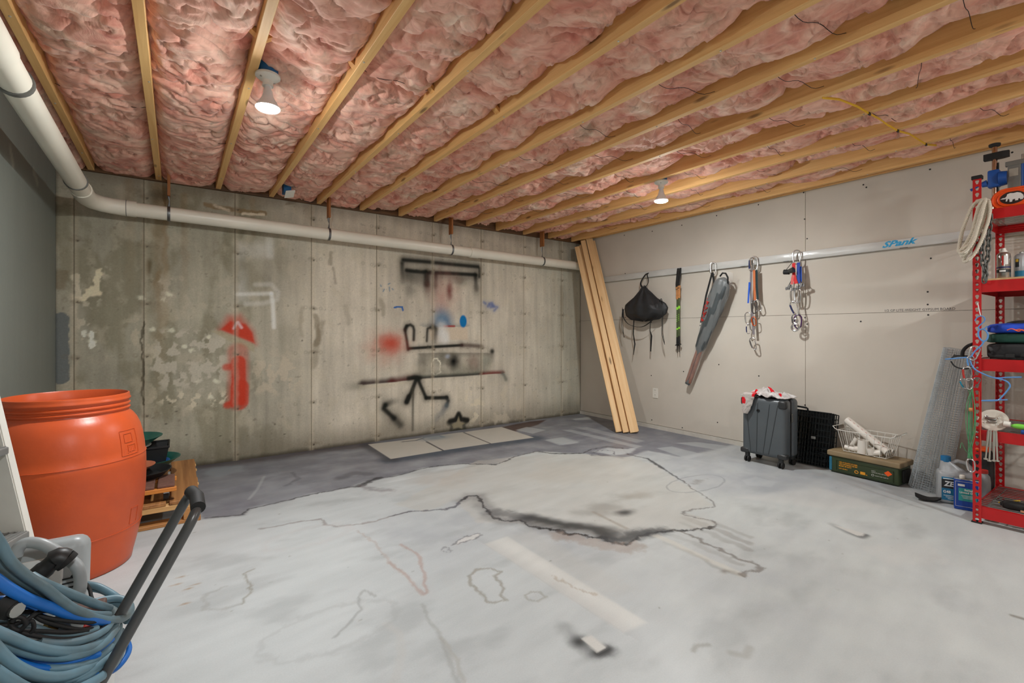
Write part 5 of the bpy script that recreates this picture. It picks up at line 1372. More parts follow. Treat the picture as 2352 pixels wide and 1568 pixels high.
o = hollow((4.335, 1.525, .212), (4.325, 1.45, .205), .017).build('pipe_length', pv, None, True, 50, own=True); tag(o, 'short white pipe stub at the corner end of the basket', 'pipe', GP)
o = hollow((4.40, 1.50, .215), (4.395, 1.46, .285), .020, .0015).build('pipe_cap_ring', pv, None, True, 50, own=True); tag(o, 'slanted thin white ring standing behind the stub in the basket', 'pipe ring', GP)
t = thing('pipe_tee', (4.33, 1.408, .185), 'large white tee fitting standing open end up in the basket', 'pipe fitting', GP)
hollow((4.333, 1.408, .185), (4.33, 1.402, .288), .035).build('socket', pv, t, True, 50)
hollow((4.333, 1.412, .212), (4.326, 1.462, .212), .021).build('branch', pv, t, True, 50)
t = thing('pipe_elbow', (4.325, 1.335, .185), 'small white elbow fitting in front of the pipe in the basket', 'pipe fitting', GP)
hollow((4.322, 1.343, .190), (4.316, 1.352, .238), .025).build('socket', pv, t, True, 50)
hollow((4.324, 1.335, .205), (4.326, 1.288, .214), .023).build('socket', pv, t, True, 50)
MB().ball((4.323, 1.338, .206), .0225, 16).build('bend', pv, t, True)

# ================================================================== ROLL OF WIRE MESH
mesh_m = mat('galvanised mesh', (196, 202, 205), .4, .35, var=.1)
def rollp(u, v):
    an = 2 * PI * 2.4 * u + 1.2
    r = (.105 - .030 * v) * (1 - .18 * u) + .012 * math.sin(3 * u * PI)
    c = Vector((4.37 + .055 * v, 1.025 - .15 * v, .004 + 1.0 * v + .012 * math.sin(an)))
    return (c.x + r * .75 * math.cos(an), c.y + r * math.sin(an), max(.003, c.z))
o = MB().grid(rollp, 86, 62).build('wire_mesh_roll', mesh_m, None, False, own=True)
wf = o.modifiers.new('wires', 'WIREFRAME'); wf.thickness = .0026; wf.use_even_offset = False; wf.use_boundary = True
tag(o, 'roll of galvanised wire mesh leaning beside the red shelving', 'wire mesh')

# ================================================================== JUG, CAN AND SOLE ON THE FLOOR
jug_m = mat('silver grey jug plastic', (158, 160, 162), .35, var=.05)
t = thing('coolant_jug', (4.17, .835, 0), 'silver plastic jug with a blue cap and a black and blue label', 'jug')
MJ = Matrix.Translation((4.185, .842, 0)) @ Matrix.Rotation(math.radians(18), 4, 'Z')
MB().rbox((0, 0, .105), (.125, .185, .21), .024, MJ, 4).build('body', jug_m, t, True, 60)
def jtop(u, v):
    a = 2 * PI * u
    r1 = (.052, .082); r2 = (.022, .026)
    q = v ** .8
    x = (r1[0] * (1 - q) + r2[0] * q) * math.copysign(abs(math.cos(a)) ** .6, math.cos(a)); y = (r1[1] * (1 - q) + r2[1] * q) * math.copysign(abs(math.sin(a)) ** .6, math.sin(a))
    return tuple(MJ @ Vector((x, y + .048 * q, .198 + .072 * v)))
MB().grid(jtop, 28, 8, cu=True).build('shoulder', jug_m, t, True, 60)
MB().lathe([(.026, .265), (.026, .30), (.022, .302)], 20, c=(0, .048, 0), M=MJ).build('cap', mat('blue cap', (20, 108, 160), .4, var=.04), t, True, 50)
MB().tube([tuple(MJ @ Vector(p)) for p in ((0, .02, .262), (0, -.01, .275), (0, -.05, .268), (0, -.075, .235), (0, -.082, .20))], .013, 10).build('handle', jug_m, t, True)
ML = MJ @ frame((-.0632, 0, 0), (0, -1, 0), (0, 0, 1), (-1, 0, 0))
lb = mat('blue label', (24, 112, 150), .45, var=.04); lk = mat('black label', (30, 32, 34), .45, var=.04)
MB().box((0, .10, 0), (.150, .150, .0012), ML).build('label', lb, t)
MB().box((0, .132, .0008), (.150, .058, .0008), ML).build('label_band', lk, t)
lw = mat('white label ink', (226, 226, 222), .5, var=0)
text('ZEREX', .044, ML @ Matrix.Translation((-.062, .118, .0016)), lw, t, sx=.9, shear=.15, bold=.0016)
text('G48', .024, ML @ Matrix.Translation((-.068, .072, .0010)), lw, t, sx=.9, bold=.0008)
for i in range(3):
    MB().box((-.02, .056 - .010 * i, .0010), (.09 - .02 * i, .0035, .0004), ML).build('small_print', lw, t)
MB().box((0, .165, .0010), (.135, .005, .0004), ML).build('small_print', lw, t)
MB().prism([(-.02, .110), (0, .120), (-.006, .104)], .0012, .0018, ML).build('label_flame', redp, t)

t = thing('linseed_oil_can', (4.06, .765, 0), 'blue rectangular tin of linseed oil in front of the silver jug', 'tin can')
MC = Matrix.Translation((4.085, .770, 0)) @ Matrix.Rotation(math.radians(14), 4, 'Z')
cb = mat('blue tin', (16, 66, 158), .35, .1, var=.05)
MB().rbox((0, 0, .095), (.062, .118, .19), .004, MC).build('body', cb, t)
MB().rbox((0, 0, .1915), (.058, .114, .005), .002, MC).build('top', metal_m, t)
MB().lathe([(.014, .192), (.014, .212), (.010, .214)], 14, c=(0, .02, 0), M=MC).build('cap', white_pl, t, True)
MK = MC @ frame((-.0315, 0, 0), (0, -1, 0), (0, 0, 1), (-1, 0, 0))
MB().box((.004, .098, 0), (.086, .08, .001), MK).build('label', mat('teal label', (40, 150, 150), .4, var=.05), t)
for x_, y_, w_, h_ in ((0, .178, .106, .0012), (0, .022, .106, .0012), (-.0525, .10, .0012, .156), (.0525, .10, .0012, .156)):
    MB().box((x_, y_, .0002), (w_, h_, .0008), MK).build('label_line', lw, t)
MB().box((-.026, .156, .0006), (.032, .013, .0008), MK).build('maker_plate', lw, t)
text('Boiled', .017, MK @ Matrix.Translation((-.012, .122, .0008)), lw, t, sx=.9, bold=.0004)
text('Linseed Oil', .017, MK @ Matrix.Translation((-.034, .106, .0008)), lw, t, sx=.85, bold=.0004)
for i in range(3):
    MB().box((.004, .092 - .008 * i, .0008), (.06 - .008 * i, .002, .0004), MK).build('small_print', lw, t)

sole = []
for i in range(17):
    u = i / 16; 
    sole.append((u, .040 * (math.sin(PI * min(1, .12 + u * .95)) ** .5) + .006 * math.sin(u * 9)))
p_a = Vector((4.06, 1.02, 0)); p_b = Vector((4.10, .895, 0)); dd = p_b - p_a; nn = Vector((-dd.y, dd.x, 0)).normalized()
up_ = [tuple((p_a + dd * u + nn * w))[:2] for u, w in sole]; dn_ = [tuple((p_a + dd * u - nn * w * .8))[:2] for u, w in sole]
m = MB(); n_ = len(sole)
for lay in (0, 1):
    for i in range(n_):
        z = .004 + lay * .010 + .018 * abs(2 * sole[i][0] - 1) ** 2
        m.v += [(up_[i][0], up_[i][1], z + .006), (dn_[i][0], dn_[i][1], z)]
for lay in (0, 1):
    b0 = lay * 2 * n_
    for i in range(n_ - 1): m.f.append((b0 + 2 * i, b0 + 2 * i + 1, b0 + 2 * i + 3, b0 + 2 * i + 2))
for i in range(n_ - 1):
    for s_ in (0, 1): m.f.append((2 * i + s_, 2 * i + 2 + s_, 2 * n_ + 2 * i + 2 + s_, 2 * n_ + 2 * i + s_))
for i in (0, n_ - 1): m.f.append((2 * i, 2 * i + 1, 2 * n_ + 2 * i + 1, 2 * n_ + 2 * i))
o = m.build('shoe_insole', rub, None, True, own=True); tag(o, 'curled black insole lying on the floor before the jug', 'insole')

# ================================================================== RED SHELVING UNIT
red_m = mat('red powder coat', (186, 16, 20), .38, .0, var=.08, scale=7, spec=.5)
deck_m = mat('grey deck wire', (150, 148, 142), .4, .7, var=.05)
ply = woodmat('plywood deck', (216, 184, 136), (190, 152, 104), 'Y', knots=False)
SX0, SX1, SY1, SY0 = 3.842, 4.485, .697, -.52
t = thing('shelving_unit', (4.16, .09, 0), 'red steel boltless shelving unit with keyhole posts', 'shelving')
SH = t
def hole_r(a):
    """radial reach of a keyhole: round head above, narrower slot below"""
    r = 0.0
    for i in range(1, 60):
        q = i * .0003; x = q * math.cos(a); y = q * math.sin(a)
        if math.hypot(x, y - .0035) < .0088 or (abs(x) < .0055 and -.0075 < y <= .0035) or math.hypot(x, y + .0075) < .0055: r = q
    return r
def flange(M_, W_, H_, pitch=.0375):
    """perforated strip: local x width, local y height"""
    m = MB(); n = int(H_ / pitch); c0 = math.atan2(pitch, W_)
    angs = sorted([c0, PI - c0, PI + c0, 2 * PI - c0] + [i * PI / 9 + .05 for i in range(18)])
    hr = [hole_r(a) for a in angs]
    for k in range(n):
        cy = (k + .5) * pitch
        ov = []; iv = []
        for a, r in zip(angs, hr):
            s_ = min(W_ / 2 / max(abs(math.cos(a)), 1e-6), pitch / 2 / max(abs(math.sin(a)), 1e-6))
            ov.append((s_ * math.cos(a), cy + s_ * math.sin(a), 0))
            iv.append((r * math.cos(a), cy + r * math.sin(a), 0))
        q = len(angs)
        m.add(ov + iv, [(i, (i + 1) % q, q + (i + 1) % q, q + i) for i in range(q)], M_)
    return m
for (x, sx_) in ((SX0, 1), (SX1, -1)):
    for (y, sy_) in ((SY1, -1), (SY0, 1)):
        m = flange(frame((x, y + sy_ * .0185, .0), (0, -1, 0), (0, 0, 1), (-1, 0, 0)), .037, 2.03)
        m2 = flange(frame((x + sx_ * .0185, y, .0), (1, 0, 0), (0, 0, 1), (0, -1, 0)), .037, 2.03)
        m.add(m2.v, m2.f)
        o = m.build('post', red_m, t)
        sm = o.modifiers.new('thick', 'SOLIDIFY'); sm.thickness = .002; sm.offset = 0
        MB().rbox((x + sx_ * .016, y + sy_ * .016, 2.035), (.042, .046, .022), .003).build('post_cap', rub, t)
        MB().rbox((x + sx_ * .016, y + sy_ * .016, .004), (.044, .046, .008), .002).build('post_foot', rub, t)
LV = [(1.778, 1.836), (1.357, 1.424), (.898, .967), (.490, .550), (.034, .101)]
for i, (a, b) in enumerate(LV):
    for x in (SX0 + .004, SX1 - .004):
        m = MB().bb((x - .0015, SY0 + .004, a), (x + .0015, SY1 - .004, b))
        d = 1 if x < 4 else -1
        m.bb((x, SY0 + .004, b - .003), (x + d * .022, SY1 - .004, b)); m.bb((x, SY0 + .004, a), (x + d * .016, SY1 - .004, a + .003))
        m.build('long_beam', red_m, t)
    for y in (SY1 - .006, SY0 + .006):
        MB().bb((SX0 + .004, y - .0015, a), (SX1 - .004, y + .0015, b)).build('side_beam', red_m, t)
    for x in (SX0 + .0005,):
        for dz_ in (.016, .046):
            MB().lathe([(.006, 0), (.006, .003), (.003, .004)], 10, M=frame((x, SY1 - .0185, a + dz_), (0, -1, 0), (0, 0, 1), (-1, 0, 0))).build('rivet', metal_m, t)
    if i == 1:
        MB().rbox(((SX0 + SX1) / 2, (SY0 + SY1) / 2, b + .004), (SX1 - SX0 - .012, SY1 - SY0 - .012, .012), .001, seg=1).build('plywood_deck', ply, t)
    else:
        w = MB()
        for k in range(15):
            x = SX0 + .03 + (SX1 - SX0 - .06) * k / 14
            w.tube([(x, SY0 + .01, b - .006), (x, SY1 - .01, b - .006)], .0026, 6)
        for k in range(6):
            y = SY0 + .05 + (SY1 - SY0 - .1) * k / 5
            w.tube([(SX0 + .008, y, b - .0105), (SX1 - .008, y, b - .0105)], .0026, 6)
        w.build('wire_deck', deck_m, t)

# ---------------------------------------------------------------- top shelf: drill stand and orange case
zt = 1.836
dblue = mat('blue enamel', (20, 80, 160), .4, var=.05); dgrey = mat('grey cast metal', (120, 122, 118), .5, .4, var=.08)
t = thing('drill_stand', (4.06, .62, zt), 'blue and grey drill stand with a chrome column on the top shelf', 'drill stand')
cx_, cyy = 4.06, .640
MB().tube([(cx_, cyy, zt), (cx_, cyy, 2.262)], .0125, 18).build('column', mat('chrome', (190, 180, 174), .12, 1, var=0), t, True)
MB().tube([(cx_ - .002, cyy - .016, zt + .02), (cx_ - .002, cyy - .016, 2.15)], .0045, 6).build('rack', screw_m, t)
MB().rbox((cx_ + .02, cyy - .03, zt + .008), (.18, .14, .016), .004).build('foot_plate', dgrey, t)
MB().lathe([(.024, 2.252), (.027, 2.258), (.027, 2.268), (.015, 2.272)], 16, c=(cx_, cyy, 0)).build('column_cap', rub, t, True)
MB().prism([(-.055, -.016), (-.02, -.020), (.03, -.022), (.055, -.012), (.055, .012), (.03, .024), (-.01, .024), (-.055, .016)], 2.175, 2.212, frame((cx_, cyy - .008, 0), (0, -1, 0), (1, 0, 0), (0, 0, 1))).build('top_clamp', rub, t)
MB().rbox((cx_, cyy + .002, 2.055), (.058, .052, .105), .008).build('carriage', dblue, t, True)
MB().tube([(cx_, cyy - .02, 2.05), (cx_, cyy - .055, 2.05)], [.046, .040], 20).build('gear_case', dblue, t, True)
MB().tube([(cx_ - .01, cyy + .03, 2.035), (cx_ - .01, cyy + .055, 2.03)], [.022, .016], 14).build('crank_hub', dblue, t, True)
MB().tube([(cx_ - .01, cyy + .055, 2.03), (cx_ - .01, cyy + .078, 2.022), (cx_ - .01, cyy + .105, 2.010)], [.003, .005, .009], 8).build('crank_lever', dblue, t, True)
MB().rbox((cx_ - .012, cyy - .085, 2.045), (.020, .055, .185), .003).build('back_plate', dgrey, t)
MB().rbox((cx_ - .012, cyy - .090, 2.125), (.026, .085, .028), .003).build('flange_plate', dgrey, t)
MB().rbox((cx_ - .0235, cyy - .083, 2.07), (.002, .038, .045), .001, seg=1).build('rating_plate', mat('pale plate', (158, 154, 142), .5, var=.1), t)
MB().tube([(cx_ - .005, cyy - .126, 1.95), (cx_ - .005, cyy - .126, 2.115)], .019, 16).build('motor_tube', dblue, t, True)
MB().tube([(cx_ - .005, cyy - .122, 2.115), (cx_ - .005, cyy - .122, 2.17)], .010, 12).build('spindle', metal_m, t, True)
MB().ball((cx_ - .005, cyy - .150, 2.145), (.018, .020, .028), 14).build('crank_knob', dblue, t, True)
MB().tube([(cx_ - .005, cyy - .150, 2.14), (cx_ - .005, cyy - .140, 2.10)], .010, 10).build('crank_arm', dblue, t, True)

ocase = mat('orange plastic case', (238, 84, 16), .4, var=.05)
t = thing('orange_case', (3.92, .46, zt), 'orange rounded case with a white elephant emblem on the top shelf', 'case')
def stad(hw, hh, n=10):
    r = hh; P_ = []
    for i in range(n + 1):
        a = PI / 2 + PI * i / n; P_.append((-hw + r + r * math.cos(a), r * math.sin(a)))
    for i in range(n + 1):
        a = -PI / 2 + PI * i / n; P_.append((hw - r + r * math.cos(a), r * math.sin(a)))
    return P_
MO = frame((3.935, .455, zt + .056), (0, -1, 0), (0, 0, 1), (-1, 0, 0))
MB().prism(stad(.172, .056), -.03, .026, MO).build('body', ocase, t)
MB().tube([(x, y, .026) for x, y in stad(.172, .056)], .006, 8, closed=True, M=MO).build('rim', ocase, t, True)
MB().tube([(x, y, .0275) for x, y in stad(.150, .040)], .0025, 6, closed=True, M=MO).build('groove_ridge', ocase, t, True)
em = MB().prism([(.052 * math.cos(2 * PI * i / 32), .036 * math.sin(2 * PI * i / 32)) for i in range(32)], .024, .0275, MO @ Matrix.Translation((-.088, .004, 0))).build('emblem', mat('dark brown badge', (36, 22, 18), .5, var=0), t)
ele = [(-.050, -.002), (-.040, .004), (-.030, .004), (-.024, .012), (-.022, .022), (-.010, .027), (.004, .024), (.018, .026), (.032, .020), (.042, .006), (.044, -.008), (.040, -.018), (.030, -.018), (.028, -.010), (.022, -.012), (.022, -.020), (.010, -.020), (.010, -.010), (.000, -.012), (-.002, -.024), (-.012, -.024), (-.013, -.008), (-.018, -.004), (-.022, -.018), (-.028, -.018), (-.026, -.002), (-.034, -.004)]
MB().prism(ele, .0277, .0283, MO @ Matrix.Translation((-.088, .004, 0))).build('emblem_figure', lw, em)

# ---------------------------------------------------------------- rope and chain on the front post
rope_m, nt, b = newmat('white twisted rope')
rv = coords(nt, (1, 1, 1)); wv = N(nt, 'ShaderNodeTexWave', i_Scale=90.0, i_Distortion=1.0); wv.bands_direction = 'DIAGONAL'; nt.links.new(rv, wv.inputs['Vector'])
rr2 = ramp(nt, wv.outputs['Fac'], [(.2, S(204, 192, 170)), (.7, S(238, 230, 214))]); nt.links.new(rr2.outputs[0], b.inputs['Base Color']); b.inputs['Roughness'].default_value = .85
bb_ = N(nt, 'ShaderNodeBump', i_Strength=.6, i_Distance=.004); nt.links.new(wv.outputs['Fac'], bb_.inputs['Height']); nt.links.new(bb_.outputs[0], b.inputs['Normal'])
t = thing('rope_coil', (3.79, .70, 1.53), 'coil of white twisted rope hung on the shelving post', 'rope')
loops = [[(0.631, 1.880), (0.642, 1.863), (0.653, 1.808), (0.664, 1.752), (0.684, 1.678), (0.709, 1.636), (0.741, 1.605), (0.753, 1.618), (0.738, 1.719), (0.718, 1.794), (0.695, 1.856), (0.670, 1.881), (0.642, 1.886)],
 [(0.623, 1.874), (0.625, 1.833), (0.636, 1.797), (0.647, 1.742), (0.664, 1.687), (0.695, 1.622), (0.726, 1.575), (0.738, 1.581), (0.732, 1.607), (0.703, 1.639), (0.675, 1.724), (0.661, 1.802), (0.647, 1.857), (0.631, 1.880)],
 [(0.617, 1.858), (0.614, 1.819), (0.620, 1.763), (0.631, 1.716), (0.647, 1.653), (0.675, 1.580), (0.706, 1.541), (0.724, 1.541), (0.721, 1.567), (0.695, 1.610), (0.667, 1.699), (0.647, 1.780), (0.631, 1.846), (0.620, 1.870)],
 [(0.636, 1.878), (0.647, 1.834), (0.656, 1.774), (0.670, 1.707), (0.689, 1.648), (0.718, 1.613), (0.741, 1.607), (0.744, 1.633), (0.732, 1.710), (0.712, 1.785), (0.686, 1.854), (0.661, 1.879)],
 [(0.628, 1.878), (0.636, 1.839), (0.646, 1.780), (0.660, 1.721), (0.675, 1.654), (0.701, 1.603), (0.728, 1.585), (0.735, 1.600), (0.715, 1.636), (0.684, 1.709), (0.670, 1.784), (0.656, 1.847), (0.639, 1.878)]]
for k, lp in enumerate(loops):
    x0 = 3.800 - .012 * k
    n = len(lp)
    pts = [(x0 - (.012 if i < n / 2 else -.012) * math.sin(PI * i / n), p[0], p[1]) for i, p in enumerate(lp)]
    MB().tube(smooth(pts, 4, True), .0090, 8, closed=True).build('rope_turn', rope_m, t, True, 80)

chain_m = mat('dull steel chain', (104, 106, 102), .45, .5, var=.15, scale=30)
lk_ = []
for i in range(8):
    a = -PI / 2 + PI * i / 7; lk_.append((.0085 * math.cos(a), .012 + .0085 * math.sin(a) if False else 0, 0))
def linkpts():
    P_ = []
    for i in range(8):
        a = PI * i / 7; P_.append((.0095 * math.cos(a), 0, .011 + .0095 * math.sin(a)))
    for i in range(8):
        a = PI + PI * i / 7; P_.append((.0095 * math.cos(a), 0, -.011 + .0095 * math.sin(a)))
    return P_
CM = MB().tube(linkpts(), .0039, 7, closed=True).mesh()
CM.materials.append(chain_m)
for p in CM.polygons: p.use_smooth = True
def chain(label, path, base):
    t = thing('chain', base, label, 'chain', 'chains on the shelving post')
    P_ = [Vector(p) for p in path]; seg = .0300
    pts = [P_[0]]; i = 0; cur = P_[0]
    while i < len(P_) - 1:
        d = (P_[i + 1] - cur).length
        if d >= seg: cur = cur + (P_[i + 1] - cur).normalized() * seg; pts.append(cur)
        else: i += 1
    for k in range(len(pts) - 1):
        o = bpy.data.objects.new('link', CM); COL.objects.link(o); o.parent = t
        M_ = along(pts[k], pts[k + 1]); c = (pts[k] + pts[k + 1]) / 2
        o.matrix_local = Matrix.Translation(c - Vector(base)) @ M_.to_3x3().to_4x4() @ Matrix.Rotation((k % 2) * PI / 2 + .3, 4, 'Z')
    return t
def at(x, pts): return [(x, p[0], p[1]) for p in pts]
chain('steel chain hanging right of the shelving post with its end looped', at(3.815, [(0.620, 1.801), (0.619, 1.767), (0.623, 1.699), (0.627, 1.623), (0.629, 1.547), (0.642, 1.480), (0.647, 1.422), (0.642, 1.391)]), (3.815, .64, 1.38))
chain('steel chain hanging against the right side of the shelving post', at(3.800, [(0.650, 1.719), (0.650, 1.673), (0.650, 1.607), (0.653, 1.542), (0.642, 1.480), (0.631, 1.433), (0.636, 1.399), (0.656, 1.408)]), (3.800, .66, 1.38))
chain('steel chain hanging left of the shelving post behind the rope', at(3.880, [(0.692, 1.851), (0.693, 1.781), (0.693, 1.711), (0.695, 1.594), (0.693, 1.508), (0.695, 1.450), (0.696, 1.421)]), (3.88, .71, 1.40))

# ---------------------------------------------------------------- second shelf: cans on the plywood
zp = 1.436
can_m = mat('bare tin', (184, 180, 174), .22, .85, var=.1, scale=20)
t = thing('spray_can', (3.935, .583, zp), 'silver spray can with a grey nozzle cap on the plywood shelf', 'spray can')
MB().lathe([(.028, 0), (.0295, .004), (.0295, .138), (.028, .143), (.020, .150), (.018, .153)], 26, c=(3.935, .583, zp)).build('body', can_m, t, True, 40)
MB().lathe([(.016, .150), (.016, .158), (.010, .166), (.0095, .176), (.006, .178)], 18, c=(3.935, .583, zp)).build('nozzle_cap', white_pl, t, True, 40)
MB().lathe([(.0299, .060), (.0299, .068)], 26, c=(3.935, .583, zp), capb=False, capt=False).build('dark_band', mat('navy band', (40, 44, 90), .4, var=0), t, True)
MB().lathe([(.0298, .034), (.0298, .052)], 26, c=(3.935, .583, zp), capb=False, capt=False).build('black_band', lk, t, True)
def curved(x, y, r, a0, a1, z0, z1, mt, par, name='label'):
    n = 10
    m = MB()
    vs = []; fs = []
    for i in range(n + 1):
        a = a0 + (a1 - a0) * i / n
        vs += [(x + r * math.cos(a), y + r * math.sin(a), z0), (x + r * math.cos(a), y + r * math.sin(a), z1)]
    fs = [(2 * i, 2 * i + 2, 2 * i + 3, 2 * i + 1) for i in range(n)]
    return m.add(vs, fs).build(name, mt, par, True)
curved(3.935, .583, .0303, PI - .45, PI + .35, .0, .0, lw, t) if False else None
curved(3.935, .583, .0301, PI - .50, PI + .42, zp + .038, zp + .048, lw, t)
curved(3.935, .583, .0301, PI - .12, PI + .14, zp + .075, zp + .130, redp, t)
curved(3.935, .583, .0301, PI + .2, PI + .8, zp + .08, zp + .132, lw, t)
t = thing('spray_can', (3.975, .515, zp), 'pale grey can with a blue lower label beside the spray can', 'can')
MB().lathe([(.031, 0), (.033, .004), (.033, .122), (.031, .128), (.020, .140), (.012, .142)], 26, c=(3.975, .515, zp)).build('body', mat('pale can', (176, 180, 184), .3, .4, var=.05), t, True, 40)
curved(3.975, .515, .0334, PI - .9, PI + .6, zp + .008, zp + .040, lb, t)
curved(3.975, .515, .0334, PI - .8, PI - .2, zp + .062, zp + .110, lk, t)
curved(3.975, .515, .0336, PI - .7, PI - .3, zp + .092, zp + .108, yel, t)
MB().lathe([(.010, .138), (.010, .150), (.007, .152)], 14, c=(3.975, .515, zp)).build('cap', metal_m, t, True)
t = thing('tin_can', (4.0, .43, zp), 'plain silver tin at the right edge of the plywood shelf', 'can')
MB().lathe([(.036, 0), (.038, .004), (.038, .118), (.036, .122)], 26, c=(4.0, .43, zp)).build('body', can_m, t, True, 40)
MB().lathe([(.034, .120), (.034, .125), (.010, .127)], 26, c=(4.0, .43, zp)).build('lid', metal_m, t, True)
MB().tube([(4.0, .465, zp + .10), (3.985, .47, zp + .14), (3.98, .43, zp + .155), (3.985, .40, zp + .14), (4.0, .395, zp + .10)], .002, 6).build('wire_handle', metal_m, t, True)

# ---------------------------------------------------------------- third shelf: heap of packs and straps
z3 = .967
gfab = mat('dark green fabric', (22, 70, 58), .8, var=.2, scale=12, bump=.2, bscale=30); bfab = mat('royal blue fabric', (28, 72, 190), .75, var=.25, scale=14, bump=.3, bscale=22)
orc = mat('orange cord', (240, 96, 52), .7, var=.05)
def lump(c, r, seed, amp=.10, pw=.55, n=30):
    def f(u, v):
        a = 2 * PI * u; b_ = PI * (.002 + .996 * v) - PI / 2
        e = lambda s_: math.copysign(abs(s_) ** pw, s_)
        d = 1 + amp * math.sin(3 * a + seed) * math.cos(2 * b_ + seed) + amp * .6 * math.sin(7 * a - 2 * seed + 4 * b_)
        return (c[0] + r[0] * e(math.cos(b_)) * e(math.cos(a)) * d, c[1] + r[1] * e(math.cos(b_)) * e(math.sin(a)) * d, c[2] + r[2] * e(math.sin(b_)) * (1 + amp * .3 * math.sin(5 * a + seed)))
    return MB().grid(f, n, n // 2, cu=True)
t = thing('black_pack', (4.05, .42, z3), 'black padded pack lying lowest on the third shelf', 'pack')
lump((4.06, .40, z3 + .047), (.185, .255, .047), 1.0, .03, .28).build('body', fab, t, True, 80)
MB().tube(smooth([(3.868, .63, z3 + .012), (3.858, .58, z3 + .016), (3.852, .52, z3 + .006), (3.85, .47, z3 + .012), (3.852, .40, z3 + .008)], 4), .010, 8, flat=.004).build('strap', strap_k, t, True)
MB().tube(smooth([(3.855, .50, z3 + .02), (3.838, .47, z3 + .0), (3.834, .44, z3 - .025), (3.834, .425, z3 - .03)], 4), .013, 8, flat=.004).build('strap', strap_k, t, True)
MB().rbox((3.850, .545, z3 + .022), (.02, .036, .022), .004).build('buckle', rub, t)
MB().rbox((3.848, .49, z3 + .028), (.02, .030, .020), .004).build('buckle', rub, t)
t = thing('green_stuff_bag', (4.06, .42, z3 + .085), 'dark green fabric bag between the black pack and the blue cloth', 'bag')
lump((4.06, .405, z3 + .122), (.18, .25, .030), 2.0, .03, .30).build('body', gfab, t, True, 80)
t = thing('blue_cloth', (4.06, .42, z3 + .15), 'royal blue cloth with orange cord on top of the green bag', 'cloth')
lump((4.05, .425, z3 + .178), (.172, .225, .032), 3.3, .08, .42, 40).build('body', bfab, t, True, 80)
lump((4.09, .39, z3 + .206), (.15, .20, .020), 5.3, .10, .45, 36).build('black_flap', fab, t, True, 80)
for k in range(5):
    y0 = .56 - .03 * k
    MB().tube(smooth([(3.872, y0, z3 + .168), (3.868, y0 - .02, z3 + .176 - .004 * k), (3.868, y0 - .045, z3 + .162), (3.872, y0 - .06, z3 + .172)], 3), .003, 6).build('orange_cord', orc, t, True)
t = thing('black_visor', (3.95, .80, z3 - .03), 'black visor hanging off the left end of the third shelf', 'visor')
def vis(u, v):
    a = PI * u
    return (3.88 + .10 * v, .745 + .062 * math.cos(a) * 1.0 + .0, .955 + .018 * math.sin(a) * (1 if v > .5 else 1.2) + .03 * v - .030 * math.sin(a) * (v - .2))
MB().grid(vis, 22, 8).build('brim', rub, t, True)
vb = t.children[0]; sm = vb.modifiers.new('thick', 'SOLIDIFY'); sm.thickness = .006
MB().tube(smooth([(3.87, .80, .945), (3.865, .78, .915), (3.862, .745, .903), (3.862, .715, .91), (3.865, .70, .935)], 4), .004, 8).build('chin_loop', strap_k, t, True)
MB().tube(smooth([(3.88, .70, 1.055), (3.872, .725, 1.04), (3.87, .745, 1.01), (3.87, .748, .975)], 4), .009, 8, flat=.004).build('strap', strap_k, t, True)

# blue springy wire hanging on the post
bwm = mat('pale blue coated wire', (96, 150, 210), .35, .1, var=.05)
t = thing('blue_wire_coil', (3.79, .62, .83), 'loose pale blue coated wire coiled in front of the shelving post', 'wire')
MB().tube(smooth(at(3.795, [(0.679, 1.189), (0.671, 1.208), (0.654, 1.217), (0.640, 1.207), (0.640, 1.188), (0.654, 1.169), (0.664, 1.154), (0.660, 1.140), (0.643, 1.144), (0.632, 1.153), (0.627, 1.159)]), 4), .0032, 7).build('top_hook', bwm, t, True)
MB().tube(smooth(at(3.790, [(0.649, 1.142), (0.635, 1.134), (0.625, 1.111), (0.628, 1.085), (0.640, 1.071), (0.654, 1.080), (0.664, 1.104), (0.663, 1.131), (0.649, 1.142)]), 4), .0042, 8).build('ring', bwm, t, True)
MB().tube(smooth(at(3.785, [(0.640, 1.071), (0.649, 1.050), (0.665, 1.030), (0.682, 1.006), (0.694, 0.982), (0.711, 0.976), (0.751, 0.969), (0.808, 0.960)]), 4), .0038, 7).build('left_arm', bwm, t, True)
MB().tube(smooth(at(3.78, [(0.699, 0.959), (0.682, 0.915), (0.649, 0.888), (0.597, 0.865), (0.544, 0.871), (0.491, 0.877)]), 4), .0038, 7).build('right_arm', bwm, t, True)
MB().tube(smooth(at(3.775, [(0.594, 0.864), (0.563, 0.857), (0.542, 0.844), (0.535, 0.822), (0.549, 0.791), (0.568, 0.759), (0.586, 0.738), (0.649, 0.730), (0.594, 0.739), (0.544, 0.747)]), 4), .0038, 7).build('lower_bend', bwm, t, True)
MB().tube(smooth(at(3.80, [(0.669, 1.294), (0.664, 1.261), (0.657, 1.220)]), 3), .0025, 6).build('hanging_line', lw, t, True)

